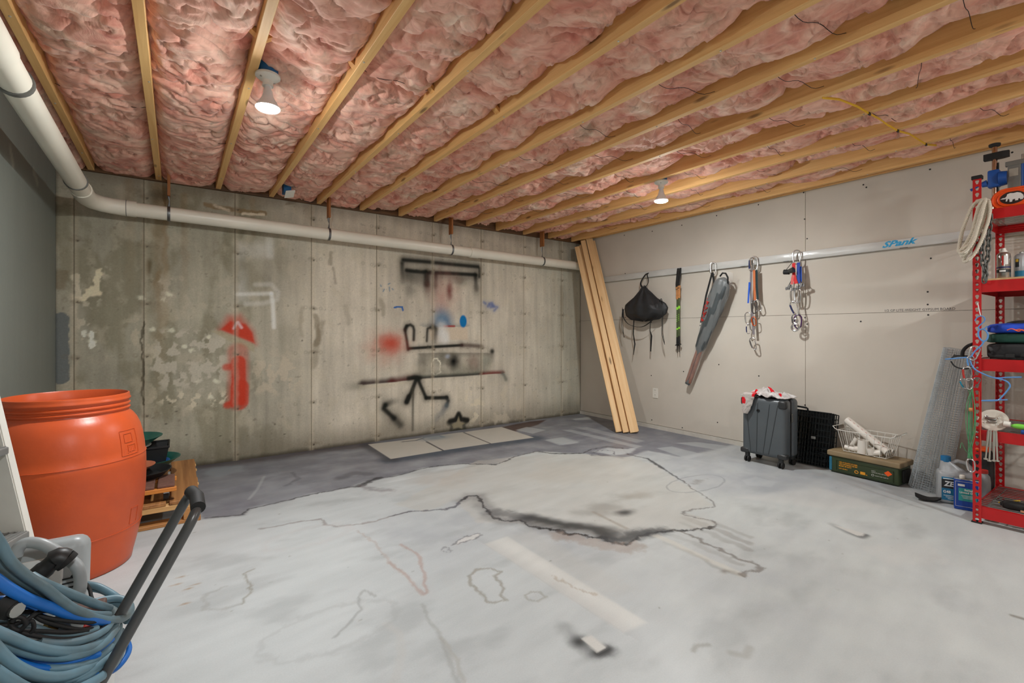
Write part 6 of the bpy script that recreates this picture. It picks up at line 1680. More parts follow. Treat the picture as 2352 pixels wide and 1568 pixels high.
# carabiners and green cords on the post
G3 = 'gear clipped on the shelving post'
def kp_(p): return (3.785, p[0], p[1])
cpos = [(0.682, 1.002), (0.695, 0.951), (0.709, 0.880), (0.688, 0.889), (0.722, 0.820), (0.699, 0.822), (0.674, 0.832)]
carabiner('large silver carabiner at the top of the gear on the shelving post', (3.79, *cpos[0]), .085, .2, -.25, alu, None, G3)
carabiner('pale blue-gated carabiner second in the string on the post', (3.785, *cpos[1]), .068, .5, .05, alu, bwm, G3)
carabiner('red and silver carabiner in the middle of the string on the post', (3.78, *cpos[2]), .080, .3, .05, alu, redp, G3)
carabiner('small silver ring-like carabiner beside the red one on the post', (3.788, *cpos[3]), .045, .6, .2, alud, None, G3)
carabiner('silver carabiner fanned to the left at the head of the green cords', (3.78, *cpos[4]), .060, .2, .35, alu, mat('teal gate', (30, 140, 170), .4, .5, var=0), G3)
carabiner('silver carabiner at the centre head of the green cords', (3.775, *cpos[5]), .065, .2, .0, alu, None, G3)
carabiner('silver carabiner fanned to the right at the head of the green cords', (3.785, *cpos[6]), .060, .2, -.35, alud, None, G3)
gc = mat('green thin cord', (84, 150, 104), .6, var=.2, scale=40)
t = thing('green_cord_loops', (3.785, .70, .42), 'bundle of thin green cord loops hanging along the shelving post', 'cord', G3)
rg = random.Random(9)
for k in range(9):
    y = .692 + .020 * (k / 8 - .5) * 3.0 / 1.6; yb = .697 + rg.uniform(-.010, .010)
    MB().tube(smooth([(3.785, .698 + rg.uniform(-.012, .012), .80), (3.78 + rg.uniform(-.01, .01), y + rg.uniform(-.004, .004), .70), (3.78 + rg.uniform(-.01, .01), y, .55), (3.782, yb, .42), (3.784, yb + rg.uniform(-.004, .004), .385)], 3), .0019, 5).build('cord', gc, t, True)
MB().tube([(3.772, .700, .672), (3.772, .685, .672)], .011, 10).build('wooden_bead', cork, t, True)
MB().tube(smooth([(3.80, .664, .78), (3.798, .659, .6), (3.80, .655, .385)], 3), .0026, 6).build('orange_cord', mat('rust cord', (190, 80, 50), .7, var=.1), t, True)
MB().tube(smooth([(3.79, .70, .40), (3.79, .72, .43), (3.79, .735, .47), (3.788, .742, .435)], 3), .0018, 5).build('loose_end', gc, t, True)
carabiner('silver carabiner at the lower end of the green cords', (3.78, .694, .345), .075, .2, .10, alu, None, G3)

# ---------------------------------------------------------------- fourth shelf: plate, handles, bolts
z4 = .550
t = thing('ceiling_canopy', (3.89, .625, z4), 'round off-white plate with metal fittings leaning on the fourth shelf', 'plate')
MPl = frame((3.905, .622, z4 + .058), (0, -1, 0), (.45, 0, .89), (-.89, 0, .45))
MB().lathe([(.062, -.006), (.066, -.002), (.064, .003), (.050, .004), (.046, .002), (.002, .002)], 36, M=MPl).build('disc', mat('cream plate', (206, 198, 184), .5, var=.08), t, True, 40)
for (x_, y_, w_, h_) in ((-.01, .004, .05, .014), (.0, -.012, .036, .010), (-.025, .014, .014, .012)):
    MB().rbox((x_, y_, .008), (w_, h_, .012), .003, MPl).build('fitting', metal_m, t, True)
for (x_, y_) in ((-.03, .02), (.025, .016), (-.034, -.018), (.02, -.026)):
    MB().lathe([(.006, .002), (.006, .006), (.003, .006), (.003, .003)], 12, c=(x_, y_, 0), M=MPl).build('eyelet', white_pl, t)
t = thing('scraper', (3.90, .53, z4), 'lime green handled scraper with a white collar beside the plate', 'tool')
MB().tube([(3.885, .575, z4 + .048), (3.885, .548, z4 + .046)], [.017, .015], 14).build('collar', white_pl, t, True)
MB().ball((3.884, .510, z4 + .040), (.012, .038, .015), 18).build('grip', mat('lime plastic', (120, 205, 70), .4, var=.03), t, True)
o = MB().rbox((3.885, .482, z4 + .012), (.03, .05, .024), .006).build('blue_clip', dblue, None, True, own=True); tag(o, 'small blue plastic block in front of the white cup', 'block')
t = thing('white_cup', (3.93, .44, z4), 'white tapered cup behind the yellow lamp on the fourth shelf', 'cup')
MB().lathe([(.026, 0), (.028, .002), (.042, .080), (.044, .082), (.040, .082), (.026, .006)], 26, c=(3.935, .452, z4)).build('body', white_pl, t, True, 40)
MB().tube([(3.90, .47, z4 + .05), (3.89, .455, z4 + .045), (3.90, .43, z4 + .05)], .003, 6).build('cord', rub, t)
t = thing('work_lamp', (3.89, .425, z4), 'yellow and black hand lamp at the right end of the fourth shelf', 'lamp')
MB().tube([(3.885, .425, z4 + .03), (3.885, .425, z4 + .10)], [.022, .020], 16).build('barrel', yel, t, True)
MB().lathe([(.030, 0), (.031, .004), (.028, .034), (.022, .036)], 20, c=(3.885, .425, z4)).build('base', rub, t, True)
for zz in (.05, .065):
    MB().lathe([(.0232, zz), (.0232, zz + .005)], 18, c=(3.885, .425, z4), capb=False, capt=False).build('ring', rub, t)
bolt_m = mat('zinc bolt', (196, 192, 182), .3, .7, var=.1)
for k, (y, zb_) in enumerate(((.640, .385), (.625, .378), (.606, .382), (.592, .384))):
    t = thing('long_bolt', (3.828, y, zb_), ('zinc bolt hanging leftmost of four below the round plate', 'zinc bolt hanging second from left below the round plate', 'zinc bolt hanging third from left below the round plate', 'zinc bolt hanging rightmost of four below the round plate')[k], 'bolt', 'bolts hanging on the fourth shelf')
    lean = (-.012 + .006 * k)
    MB().tube([(3.828, y + lean, .555), (3.828, y, zb_ + .008)], .0042, 8).build('shank', bolt_m, t, True)
    MB().lathe([(.010, 0), (.010, .007), (.006, .008)], 6, c=(3.828, y, zb_)).build('head', bolt_m, t)
    MB().tube([(3.828, y + lean * .5, .47), (3.828, y + lean * .95, .55)], .0062, 8).build('sleeve', bolt_m, t, True)
    MB().rbox((3.836, y + lean, .556), (.022, .008, .004), .001, seg=1).build('hook_tab', bolt_m, t)

# ---------------------------------------------------------------- bottom shelf and the space behind the post
z5 = .101
t = thing('goggles', (3.92, .48, z5), 'black goggles with straps on the bottom wire shelf', 'goggles')
lump((3.925, .535, z5 + .025), (.035, .052, .024), 1.3, .06, .6).build('left_cup', rub, t, True, 80)
lump((3.925, .425, z5 + .025), (.035, .052, .024), 2.3, .06, .6).build('right_cup', rub, t, True, 80)
MB().rbox((3.905, .48, z5 + .026), (.03, .04, .022), .006).build('bridge', black_pl, t)
MB().tube(smooth([(3.93, .585, z5 + .02), (3.97, .60, z5 + .012), (4.02, .56, z5 + .010), (4.05, .48, z5 + .012), (4.02, .40, z5 + .010), (3.95, .375, z5 + .02)], 4), .010, 8, flat=.003).build('strap', strap_k, t, True)
MB().rbox((3.888, .48, z5 + .010), (.004, .06, .012), .001, seg=1).build('tan_tag', mat('tan tag', (190, 140, 104), .7, var=.05), t)
o = MB().tube([(4.01, .615, z5 + .004), (3.95, .52, z5 + .054)], .0035, 6).build('pencil', yel, None, True, own=True); tag(o, 'thin yellow pencil propped on the black goggles', 'pencil')
t = thing('black_tool_bag', (4.42, .755, 0), 'tall black bag with an orange top behind the shelving post', 'bag')
lump((4.43, .760, .17), (.085, .055, .165), .6, .05, .5).build('body', fab, t, True, 80)
lump((4.42, .755, .338), (.050, .040, .016), 1.6, .04, .6).build('orange_top', ocase, t, True, 80)
t = thing('grey_bottle', (4.275, .735, 0), 'grey bottle with a red cap behind the blue tin', 'bottle')
MB().lathe([(.030, 0), (.034, .004), (.034, .15), (.030, .185), (.020, .20), (.018, .205)], 22, c=(4.29, .727, 0)).build('body', jug_m, t, True, 40)
MB().lathe([(.022, .205), (.022, .225), (.018, .228)], 18, c=(4.29, .727, 0)).build('cap', redp, t, True, 40)

# ================================================================== ORANGE BARREL
org = mat('orange barrel plastic', (206, 86, 38), .36, var=.10, scale=4, bump=.04, bscale=70, rgb2=(186, 76, 38))
bx0, by0 = -.422, 3.065
t = thing('barrel', (bx0, by0, 0), 'open orange plastic barrel with a threaded neck', 'barrel')
prof = [(r * 1.03, z * 1.012) for r, z in [(.222, .0), (.232, .004), (.236, .03), (.250, .09), (.266, .17), (.278, .26), (.285, .34), (.2875, .42), (.2868, .49), (.2855, .522), (.2835, .526), (.281, .56), (.274, .61), (.264, .655), (.250, .690), (.236, .712), (.226, .722), (.2215, .728)]]
MB().lathe(prof, 64, c=(bx0, by0, 0), capt=False).build('body', org, t, True, 60)
neck = [(r * 1.03, z * 1.012) for r, z in [(.2215, .728), (.220, .735), (.2255, .740), (.2255, .746), (.2195, .751), (.2195, .757), (.2255, .762), (.2255, .768), (.2195, .773), (.2195, .779), (.2265, .785), (.2275, .791), (.2235, .796), (.2235, .803), (.2215, .813), (.2165, .815), (.2135, .811), (.2125, .73), (.272, .50), (.27, .3), (.22, .012)]]
MB().lathe(neck, 64, c=(bx0, by0, 0), capb=False).build('neck', org, t, True, 50)
MB().lathe([(.2225, 0), (.2345, .0), (.2365, .006), (.2345, .012), (.23, .012)], 64, c=(bx0, by0, 0), capb=False, capt=False).build('foot_ring', mat('dark rust plastic', (92, 48, 32), .5, var=.1), t, True)
def rad(z): return interp([(p[1], p[0]) for p in prof], z)
def onb(a, z): return (bx0 + (rad(z) + .0008) * math.cos(a), by0 + (rad(z) + .0008) * math.sin(a), z)
def emboss(name, a0, a1, z0, z1, r=.0016):
    P_ = [onb(a0 + (a1 - a0) * i / 8, z1) for i in range(9)] + [onb(a1, z1 + (z0 - z1) * i / 6) for i in range(1, 7)] + [onb(a1 + (a0 - a1) * i / 8, z0) for i in range(1, 9)] + [onb(a0, z0 + (z1 - z0) * i / 6) for i in range(1, 6)]
    MB().tube(P_, r, 6, closed=True).build(name, org, t, True)
am = math.radians(-33)
emboss('embossed_frame', am - .17, am + .17, .54, .655)
emboss('embossed_mark', am - .10, am + .06, .60, .64, .0022)
emboss('embossed_mark', am - .05, am + .10, .555, .585, .0018)
for k in range(3):
    MB().tube([onb(am - .12 + .06 * k, .548), onb(am - .08 + .06 * k, .572)], .0018, 6).build('embossed_mark', org, t, True)
emboss('embossed_square', am + .02, am + .19, .20, .275, .0012)
for zz in (.526, .185):
    MB().tube([onb(2 * PI * i / 64, zz) for i in range(64)], .0014, 6, closed=True).build('mould_seam', org, t, True)

# ================================================================== PALLET AND WHAT LIES ON IT
pal = woodmat('pallet board', (196, 142, 84), (116, 70, 32), 'Y', gscale=.45); palx = woodmat('pallet stringer', (206, 154, 94), (160, 108, 58), 'X', gscale=.6)
pale = woodmat('pale pallet edge', (222, 182, 124), (196, 150, 92), 'X', knots=False)
t = thing('pallet', (-.22, 3.9, 0), 'low wooden pallet between the barrel and the concrete wall', 'pallet')
y0p, y1p, x0p, x1p = 3.375, 4.42, -.66, .118
for k, (xa, xb) in enumerate(((-.035, .112), (-.20, -.05), (-.36, -.22), (-.52, -.38), (-.66, -.54))):
    MB().rbox(((xa + xb) / 2, (y0p + y1p) / 2, .130), (xb - xa, y1p - y0p, .020), .003, seg=1).build('deck_board', pal, t)
for k, y in enumerate((3.42, 3.89, 4.375)):
    MB().rbox(((x0p + x1p) / 2, y, .104), (x1p - x0p, .085, .032), .003, seg=1).build('stringer', pale if k == 0 else palx, t)
    for x in (.075, -.28, -.61):
        MB().rbox((x, y, .054), (.085, .085, .068), .003, seg=1).build('block', palx, t)
    MB().rbox(((x0p + x1p) / 2, y, .010), (x1p - x0p, .085, .020), .003, seg=1).build('bottom_board', palx, t)
for y in (3.55, 3.72, 4.1, 4.25):
    MB().rbox((.1135, y, .130), (.010, .03, .014), .002, seg=1).build('board_plug', pale, t)

zp_ = .140
dol_o = woodmat('orange stained wood', (216, 142, 62), (190, 112, 40), 'X', knots=False)
pad_m = mat('brown carpet pad', (112, 78, 66), .75, var=.15, scale=60)
t = thing('furniture_dolly', (-.22, 3.52, zp_), 'small wooden dolly with brown pads and black casters on the pallet', 'dolly')
zd = zp_ + .055
MB().rbox((-.20, 3.405, zd + .012), (.40, .030, .024), .003, seg=1).build('front_rail', dol_o, t)
MB().rbox((-.20, 3.640, zd + .012), (.40, .030, .024), .003, seg=1).build('rear_rail', dol_o, t)
for x in (-.36, -.04):
    MB().rbox((x, 3.52, zd + .012), (.030, .21, .024), .003, seg=1).build('side_rail', dol_o, t)
for x in (-.36, -.25, -.145, -.050):
    MB().rbox((x, 3.525, zd + .032), (.082, .25, .018), .005, seg=2).build('pad', pad_m, t)
for x in (-.05, -.35):
    for y in (3.43, 3.62):
        c = MB().rbox((x, y, zd - .008), (.03, .03, .016), .003).build('caster_plate', metal_m, t)
        MB().tube([(x - .013, y, zp_ + .025), (x + .013, y, zp_ + .025)], .024, 18).build('wheel', rub, c, True)
def pan(name, lab, c, r0, r1, h, m, cat, group=None, ribs=0):
    pr = [(r0, 0), (r1 - .004, h - .006), (r1 + .002, h - .004), (r1 + .004, h), (r1 - .002, h), (r0 - .004, .006)]
    o = MB().lathe(pr, 40, c=c).build(name, m, None, True, 35, own=True)
    return tag(o, lab, cat, group)
gp_ = mat('green pan plastic', (24, 98, 84), .4, var=.08, rgb2=(18, 78, 68)); bp_ = mat('blue pan plastic', (28, 84, 150), .4, var=.08); kp2 = mat('black pan plastic', (30, 31, 32), .5, var=.1)
GG = 'washing pans stacked on the pallet'
pan('black_tub', 'black tub at the bottom of the pan stack by the concrete wall', (-.20, 4.08, zp_), .13, .16, .075, kp2, 'tub', GG)
pan('green_pan', 'larger green pan low in the stack, its rim sticking out to the right', (-.165, 4.02, zp_ + .070), .11, .185, .062, gp_, 'pan', GG)
pan('blue_pan', 'shallow blue pan resting inside the lower green pan', (-.205, 3.99, zp_ + .084), .11, .165, .030, bp_, 'pan', GG)
t = thing('black_bin', (-.19, 4.03, zp_ + .116), 'black open bin standing between the green pans', 'bin')
bm_ = MB()
def bin_pt(sx_, sy_, z, k): return (-.195 + sx_ * (.135 + .018 * k), 4.035 + sy_ * (.10 + .015 * k), z)
vs = [bin_pt(i, j, zp_ + .115, 0) for i, j in ((-1, -1), (1, -1), (1, 1), (-1, 1))] + [bin_pt(i, j, zp_ + .215, 1) for i, j in ((-1, -1), (1, -1), (1, 1), (-1, 1))]
bm_.add(vs, [(0, 1, 2, 3), (0, 1, 5, 4), (1, 2, 6, 5), (2, 3, 7, 6), (3, 0, 4, 7)])
o = bm_.build('body', kp2, t); sm = o.modifiers.new('thick', 'SOLIDIFY'); sm.thickness = .005
MB().tube([bin_pt(i, j, zp_ + .215, 1) for i, j in ((-1, -1), (1, -1), (1, 1), (-1, 1))], .008, 6, closed=True).build('rim', kp2, t)
pan('white_plate', 'white shallow plate under the upper green pan', (-.265, 3.96, zp_ + .222), .09, .125, .018, white_pl, 'plate', GG)
pan('green_pan', 'upper green pan on top of the stack beside the barrel', (-.255, 3.99, zp_ + .236), .10, .175, .056, gp_, 'pan', GG)
pan('black_pan', 'wide black pan lying on the dolly behind its pads', (-.185, 3.66, zp_ + .100), .12, .158, .040, kp2, 'pan', GG)
pan('terracotta_saucer', 'terracotta plant saucer inside the black pan', (-.225, 3.68, zp_ + .142), .08, .115, .030, mat('terracotta', (178, 104, 72), .8, var=.1), 'saucer', GG)

# ================================================================== WHITE STEP LADDER
fg = mat('white ladder rail', (224, 222, 214), .4, var=.05); tread = mat('ribbed aluminium', (150, 150, 148), .4, .6, var=.1)
t = thing('step_ladder', (-.40, 1.85, 0), 'white step ladder with ribbed grey treads at the left edge', 'ladder')
ra0, ra1 = Vector((-.312, 2.0, 0)), Vector((-.512, 2.0, 1.20)); off = Vector((-.13, -.36, 0))
dirv = (ra1 - ra0).normalized(); tv = off.normalized(); dv_ = tv.cross(dirv).normalized()
if dv_.x < 0: dv_ = -dv_
for o_ in (Vector((0, 0, 0)), off):
    Mr = frame(ra0 + o_, tv, dirv.cross(tv), dirv)
    m = MB(); L_ = (ra1 - ra0).length
    m.bb((-.004, -.035, 0), (.004, .035, L_), Mr); m.bb((-.024, -.037, 0), (.0, -.031, L_), Mr) if o_.length == 0 else None; m.bb((-.024, .031, 0), (.0, .037, L_), Mr) if o_.length == 0 else None
    m.build('side_rail', fg, t)
    MB().rbox((0, 0, .02), (.03, .085, .05), .006, Mr).build('foot', rub, t)
for zz in (.27, .53, .79, 1.05):
    c0 = ra0 + dirv * zz; Mt = frame(c0, tv, Vector((0, 0, 1)).cross(tv), (0, 0, 1))
    s_ = MB().rbox((off.length / 2, 0, 0), (off.length - .01, .095, .022), .004, Mt).build('tread', tread, t)
    for i in range(7):
        MB().bb((.012, -.042 + .014 * i - .002, .011), (off.length - .012, -.042 + .014 * i + .002, .0135), Mt).build('tread_rib', tread, s_)
Mr = frame(ra0, tv, dirv.cross(tv), dirv)
MB().box((.0048, 0, .93), (.0012, .045, .07), Mr).build('warning_label', yel, t)
MB().box((-.0128, -.0375, .90), (.018, .0012, .08), Mr).build('warning_label', yel, t)

# ================================================================== PRESSURE WASHER WITH HOSE
pw_g = mat('light grey housing', (158, 164, 166), .4, var=.05); pw_l = mat('pale housing', (210, 212, 210), .4, var=.04); tube_m = mat('graphite tube', (84, 84, 84), .32, .3, var=.05)
t = thing('pressure_washer', (-.27, 1.42, 0), 'grey pressure washer on a cart under a heap of blue hose', 'pressure washer')
MB().rbox((-.255, 1.44, .225), (.26, .26, .33), .045, seg=4).build('body', pw_l, t, True, 60)
Mh = Matrix.Translation((-.243, 1.535, .50)) @ Matrix.Rotation(math.radians(-14), 4, 'X')
MB().rbox((0, 0, 0), (.135, .10, .26), .026, Mh, 4).build('top_housing', pw_g, t, True, 60)
MB().rbox((-.012, -.050, .045), (.080, .012, .10), .005, Mh, 2).build('control_panel', pw_l, t, True)
for k in range(6):
    MB().box((.040, -.0515, .040 - .010 * k), (.030, .004, .003), Mh).build('vent_slot', black_pl, t)
MB().box((.040, -.0515, -.045), (.016, .004, .016), Mh).build('red_switch', redp, t)
MB().tube(smooth([(-0.287, 1.470, 0.634), (-0.284, 1.470, 0.649), (-0.276, 1.470, 0.658), (-0.264, 1.470, 0.659), (-0.242, 1.460, 0.652), (-0.218, 1.450, 0.633), (-0.196, 1.440, 0.613), (-0.183, 1.430, 0.599), (-0.177, 1.430, 0.576), (-0.177, 1.430, 0.548), (-0.182, 1.440, 0.527)], 4), .0118, 12).build('carry_handle', pw_g, t, True)
gsp = MB().tube(smooth([(-0.240, 1.400, 0.609), (-0.229, 1.400, 0.619), (-0.218, 1.400, 0.629), (-0.209, 1.400, 0.636), (-0.199, 1.400, 0.630)], 3), [.019] * 4 + [.017] * 4 + [.022] * 5, 14).build('spray_gun', black_pl, t, True)
MB().tube([(-0.200, 1.400, 0.632), (-0.193, 1.400, 0.623)], .021, 14).build('gun_collar', rub, gsp, True)
MB().tube([(-0.236, 1.400, 0.601), (-0.244, 1.400, 0.615)], .019, 14).build('gun_foot', rub, gsp, True)
# cart handle
nt0, ft0 = Vector((.040, 1.215, .748)), Vector((.030, 1.335, .757)); D_ = Vector((-.262, .0, -.5))
def railp(p, s_): return tuple(p + D_ * s_)
MB().tube(smooth([railp(nt0, 1.30), railp(nt0, .9), railp(nt0, .5), railp(nt0, .14), tuple(nt0 + Vector((-.012, .004, -.022))), tuple(nt0 + Vector((.0, .03, .0)))], 4), .0104, 14).build('cart_rail', tube_m, t, True)
MB().tube(smooth([railp(ft0, 1.30), railp(ft0, .9), railp(ft0, .5), railp(ft0, .14), tuple(ft0 + Vector((-.012, -.004, -.022))), tuple(ft0 + Vector((0, -.03, 0)))], 4), .0104, 14).build('cart_rail', tube_m, t, True)
MB().tube([tuple(nt0 + Vector((-.002, .010, -.003))), tuple((nt0 + ft0) / 2 + Vector((.002, 0, .002))), tuple(ft0 + Vector((-.002, -.010, -.003)))], .0142, 16).build('grip', rub, t, True)
MB().rbox((-.27, 1.36, .060), (.22, .34, .03), .008).build('cart_base', tube_m, t)
for y in (1.24, 1.62):
    MB().tube([(-.365, y - .018, .075), (-.365, y + .018, .075)], .075, 24).build('wheel', rub, t, True)
MB().rbox((-.175, 1.40, .025), (.03, .2, .05), .006).build('front_foot', rub, t)

hose_g = mat('blue-grey rubber hose', (96, 130, 146), .45, var=.22, scale=9, rgb2=(84, 94, 94)); hose_b = mat('bright blue hose', (18, 104, 190), .42, var=.15, scale=8)
def strand(par, name, m, r, pts, k=5): return MB().tube(smooth(pts, k), r, 10).build(name, m, par, True, 80)
HO = thing('garden_hose', (-.22, 1.28, .42), 'heavy blue-grey hose coiled over the pressure washer', 'hose')
strand(HO, 'hose_turn', hose_g, 0.0081, [(-0.254, 1.150, 0.795), (-0.245, 1.160, 0.766), (-0.235, 1.170, 0.729), (-0.218, 1.180, 0.695), (-0.194, 1.190, 0.659), (-0.175, 1.200, 0.626), (-0.156, 1.220, 0.591), (-0.137, 1.250, 0.557), (-0.117, 1.280, 0.529), (-0.099, 1.320, 0.505), (-0.089, 1.360, 0.492), (-0.087, 1.400, 0.488), (-0.098, 1.430, 0.493), (-0.115, 1.440, 0.500), (-0.140, 1.440, 0.504), (-0.166, 1.430, 0.508)])
strand(HO, 'hose_turn', hose_g, 0.0081, [(-0.224, 1.250, 0.666), (-0.204, 1.240, 0.650), (-0.182, 1.250, 0.625), (-0.155, 1.270, 0.591), (-0.135, 1.300, 0.558), (-0.118, 1.330, 0.530)])
strand(HO, 'hose_turn', hose_g, 0.0078, [(-0.259, 1.190, 0.723), (-0.244, 1.200, 0.702), (-0.230, 1.210, 0.673), (-0.212, 1.220, 0.644), (-0.190, 1.230, 0.618)])
strand(HO, 'hose_turn', hose_g, 0.0081, [(-0.241, 1.110, 0.642), (-0.218, 1.115, 0.616), (-0.202, 1.125, 0.594), (-0.179, 1.140, 0.568), (-0.157, 1.170, 0.541), (-0.139, 1.200, 0.523), (-0.122, 1.250, 0.504), (-0.110, 1.290, 0.499), (-0.106, 1.330, 0.501), (-0.115, 1.370, 0.505), (-0.136, 1.400, 0.505)])
strand(HO, 'hose_turn', hose_g, 0.0081, [(-0.234, 1.075, 0.635), (-0.221, 1.080, 0.605), (-0.207, 1.090, 0.577), (-0.186, 1.105, 0.547), (-0.164, 1.130, 0.522), (-0.143, 1.170, 0.500), (-0.127, 1.220, 0.481), (-0.111, 1.270, 0.474), (-0.103, 1.310, 0.482), (-0.106, 1.350, 0.491)])
strand(HO, 'hose_turn', hose_g, 0.0075, [(-0.199, 1.170, 0.574), (-0.177, 1.180, 0.557), (-0.152, 1.200, 0.541), (-0.132, 1.230, 0.528), (-0.117, 1.270, 0.518), (-0.111, 1.310, 0.515)])
strand(HO, 'hose_turn', hose_g, 0.0075, [(-0.191, 1.150, 0.535), (-0.166, 1.160, 0.519), (-0.144, 1.180, 0.504), (-0.127, 1.220, 0.487), (-0.110, 1.260, 0.483)])
strand(HO, 'hose_turn', hose_g, 0.0075, [(-0.167, 1.150, 0.501), (-0.145, 1.170, 0.486), (-0.129, 1.200, 0.476), (-0.112, 1.250, 0.465), (-0.100, 1.300, 0.462), (-0.100, 1.340, 0.470)])
strand(HO, 'hose_turn', hose_g, 0.0072, [(-0.176, 1.500, 0.526), (-0.152, 1.480, 0.522), (-0.124, 1.460, 0.504), (-0.100, 1.440, 0.483), (-0.087, 1.410, 0.472), (-0.092, 1.370, 0.474)])
strand(HO, 'hose_turn', hose_g, 0.0069, [(-0.130, 1.450, 0.486), (-0.115, 1.440, 0.486), (-0.102, 1.420, 0.482), (-0.098, 1.400, 0.476), (-0.107, 1.360, 0.484)])
strand(HO, 'hose_turn', hose_g, 0.0072, [(-0.261, 1.200, 0.635), (-0.241, 1.200, 0.623), (-0.225, 1.220, 0.609)])
strand(HO, 'hose_turn', hose_g, 0.0081, [(-0.228, 1.050, 0.607), (-0.213, 1.060, 0.579), (-0.194, 1.080, 0.542), (-0.167, 1.110, 0.504), (-0.140, 1.150, 0.479), (-0.117, 1.200, 0.461)])
HB = thing('air_hose', (-.22, 1.28, .40), 'bright blue hose coiled among the blue-grey hose turns', 'hose')
strand(HB, 'hose_turn', hose_b, 0.0090, [(-0.250, 1.150, 0.712), (-0.232, 1.155, 0.685), (-0.215, 1.165, 0.660), (-0.199, 1.180, 0.637), (-0.182, 1.200, 0.612), (-0.163, 1.220, 0.585), (-0.137, 1.250, 0.551), (-0.118, 1.280, 0.526)])
strand(HB, 'hose_turn', hose_b, 0.0060, [(-0.234, 1.140, 0.584), (-0.212, 1.145, 0.562), (-0.182, 1.160, 0.536), (-0.151, 1.180, 0.517), (-0.128, 1.230, 0.497), (-0.109, 1.270, 0.492)])
strand(HB, 'hose_turn', hose_b, 0.0057, [(-0.132, 1.320, 0.396), (-0.109, 1.340, 0.390), (-0.094, 1.360, 0.395), (-0.088, 1.380, 0.405), (-0.094, 1.400, 0.417)])
strand(HB, 'hose_turn', hose_b, 0.0102, [(-0.246, 1.130, 0.569), (-0.232, 1.130, 0.551), (-0.217, 1.140, 0.527), (-0.193, 1.150, 0.504)])
strand(HB, 'hose_turn', hose_b, 0.0060, [(-0.265, 1.220, 0.647), (-0.250, 1.220, 0.644), (-0.237, 1.230, 0.627), (-0.206, 1.240, 0.585)])
strand(HB, 'hose_turn', hose_b, 0.0060, [(-0.181, 1.150, 0.507), (-0.148, 1.170, 0.479), (-0.124, 1.200, 0.465)])
HC = thing('power_cord', (-.22, 1.28, .45), 'tangled thin black power cord inside the hose coil', 'cord')
strand(HC, 'cord_turn', rub, 0.0037, [(-0.211, 1.200, 0.612), (-0.199, 1.200, 0.597), (-0.176, 1.210, 0.574), (-0.155, 1.220, 0.555), (-0.136, 1.240, 0.539), (-0.122, 1.280, 0.523)])
strand(HC, 'cord_turn', rub, 0.0037, [(-0.225, 1.170, 0.603), (-0.210, 1.170, 0.591), (-0.185, 1.180, 0.570), (-0.161, 1.200, 0.550), (-0.135, 1.230, 0.533), (-0.117, 1.270, 0.523)])
strand(HC, 'cord_turn', rub, 0.0037, [(-0.230, 1.160, 0.626), (-0.227, 1.160, 0.632), (-0.218, 1.160, 0.629), (-0.214, 1.160, 0.617), (-0.221, 1.160, 0.609), (-0.229, 1.160, 0.615), (-0.234, 1.170, 0.624), (-0.224, 1.180, 0.627)])
strand(HC, 'cord_turn', rub, 0.0037, [(-0.254, 1.170, 0.623), (-0.237, 1.170, 0.618), (-0.218, 1.180, 0.614), (-0.205, 1.190, 0.619), (-0.194, 1.210, 0.609)])
strand(HC, 'cord_turn', rub, 0.0033, [(-0.217, 1.170, 0.586), (-0.222, 1.170, 0.599), (-0.217, 1.170, 0.609), (-0.208, 1.170, 0.615), (-0.206, 1.170, 0.600), (-0.215, 1.170, 0.591)])
MB().tube([(-0.242, 1.170, 0.655), (-0.228, 1.160, 0.647)], [.022, .018], 12).build('plug', rub, HC, True)
MB().tube([(-0.228, 1.160, 0.647), (-0.223, 1.155, 0.646)], [.012, .012], 12).build('plug_face', metal_m, HC, True)

strand(HO, 'hose_turn', hose_g, .0078, [(-0.257, 1.180, 0.738), (-0.243, 1.185, 0.715), (-0.226, 1.190, 0.688), (-0.205, 1.200, 0.657), (-0.182, 1.215, 0.622), (-0.160, 1.240, 0.585), (-0.139, 1.270, 0.553), (-0.118, 1.310, 0.525)])
strand(HO, 'hose_turn', hose_g, .0078, [(-0.244, 1.120, 0.624), (-0.224, 1.125, 0.600), (-0.203, 1.135, 0.575), (-0.181, 1.150, 0.552), (-0.154, 1.170, 0.532), (-0.133, 1.210, 0.511), (-0.116, 1.250, 0.501), (-0.105, 1.300, 0.497)])
strand(HO, 'hose_turn', hose_g, .0078, [(-0.239, 1.100, 0.600), (-0.224, 1.105, 0.577), (-0.204, 1.110, 0.552), (-0.180, 1.130, 0.522), (-0.153, 1.160, 0.496), (-0.129, 1.200, 0.482), (-0.109, 1.250, 0.472), (-0.098, 1.310, 0.469)])
strand(HO, 'hose_turn', hose_g, .0078, [(-0.235, 1.080, 0.579), (-0.217, 1.090, 0.551), (-0.187, 1.110, 0.517), (-0.153, 1.140, 0.488), (-0.125, 1.190, 0.465), (-0.103, 1.250, 0.451), (-0.094, 1.300, 0.453)])
strand(HO, 'hose_turn', hose_g, .0074, [(-0.165, 1.500, 0.513), (-0.142, 1.480, 0.509), (-0.118, 1.460, 0.493), (-0.105, 1.450, 0.478)])
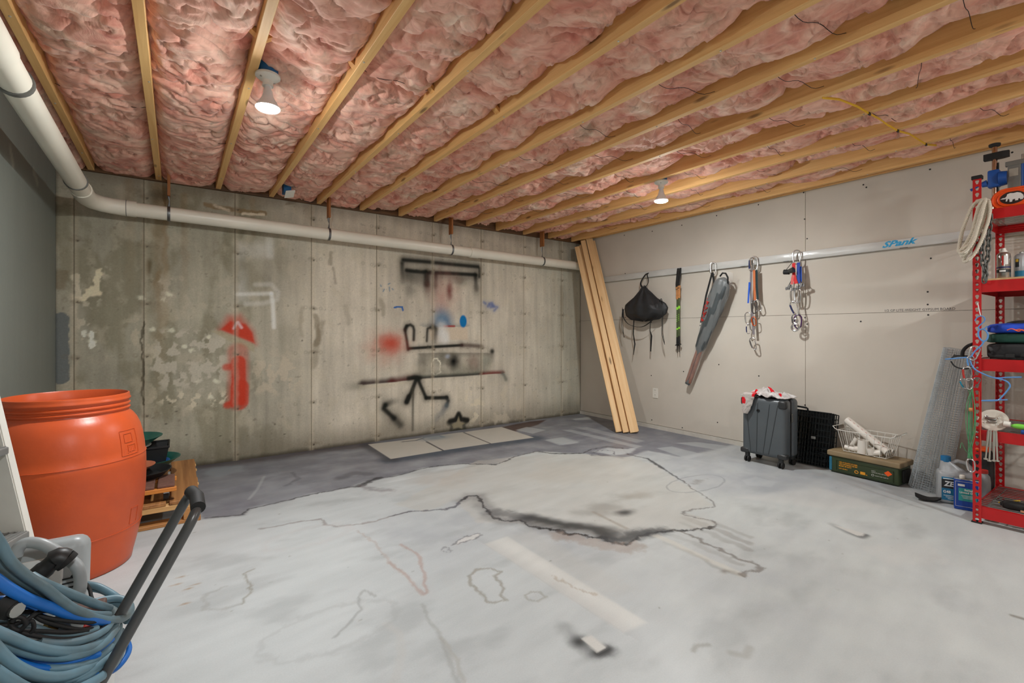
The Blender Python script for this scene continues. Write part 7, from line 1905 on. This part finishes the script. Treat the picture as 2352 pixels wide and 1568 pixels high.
strand(HO, 'hose_turn', hose_g, .0074, [(-0.259, 1.190, 0.623), (-0.236, 1.190, 0.606), (-0.213, 1.200, 0.589), (-0.186, 1.200, 0.568), (-0.155, 1.220, 0.546), (-0.131, 1.250, 0.532)])
strand(HB, 'hose_turn', hose_b, .0065, [(-0.246, 1.130, 0.603), (-0.227, 1.130, 0.579), (-0.204, 1.140, 0.550), (-0.179, 1.155, 0.527), (-0.150, 1.180, 0.508), (-0.125, 1.220, 0.495)])
strand(HB, 'hose_turn', hose_b, .0065, [(-0.244, 1.120, 0.584), (-0.227, 1.120, 0.562), (-0.205, 1.130, 0.532), (-0.175, 1.150, 0.499), (-0.141, 1.180, 0.476)])
strand(HC, 'cord_turn', rub, .0036, [(-0.236, 1.190, 0.626), (-0.218, 1.200, 0.620), (-0.194, 1.200, 0.601), (-0.170, 1.210, 0.582), (-0.144, 1.230, 0.559), (-0.126, 1.260, 0.541)])
strand(HC, 'cord_turn', rub, .0036, [(-0.242, 1.180, 0.601), (-0.219, 1.180, 0.596), (-0.198, 1.190, 0.583), (-0.169, 1.200, 0.565), (-0.141, 1.230, 0.542)])
strand(HC, 'cord_turn', rub, .0036, [(-0.195, 1.460, 0.569), (-0.177, 1.450, 0.558), (-0.163, 1.440, 0.539), (-0.156, 1.420, 0.523), (-0.143, 1.400, 0.507)])
t = thing('tool_clutter', (-.21, 1.33, .39), 'dark jumble of fittings and clamps inside the hose coil', 'fittings')
MB().rbox((-.20, 1.325, .44), (.15, .12, .09), .012).build('tray', rub, t, True)
MB().tube([(-0.188, 1.250, 0.580), (-0.178, 1.240, 0.542)], .014, 12).build('grey_tube', pw_g, t, True)
MB().rbox((-.155, 1.38, .515), (.055, .035, .03), .005).build('brown_block', mat('brown block', (92, 62, 52), .6, var=.1), t)
MB().rbox((-.145, 1.33, .50), (.03, .02, .02), .004).build('red_clip', redp, t)
MB().tube([(-0.200, 1.210, 0.577), (-0.187, 1.220, 0.566)], .009, 10).build('brass_fitting', mat('brass', (120, 96, 48), .35, .8, var=.1), t, True)
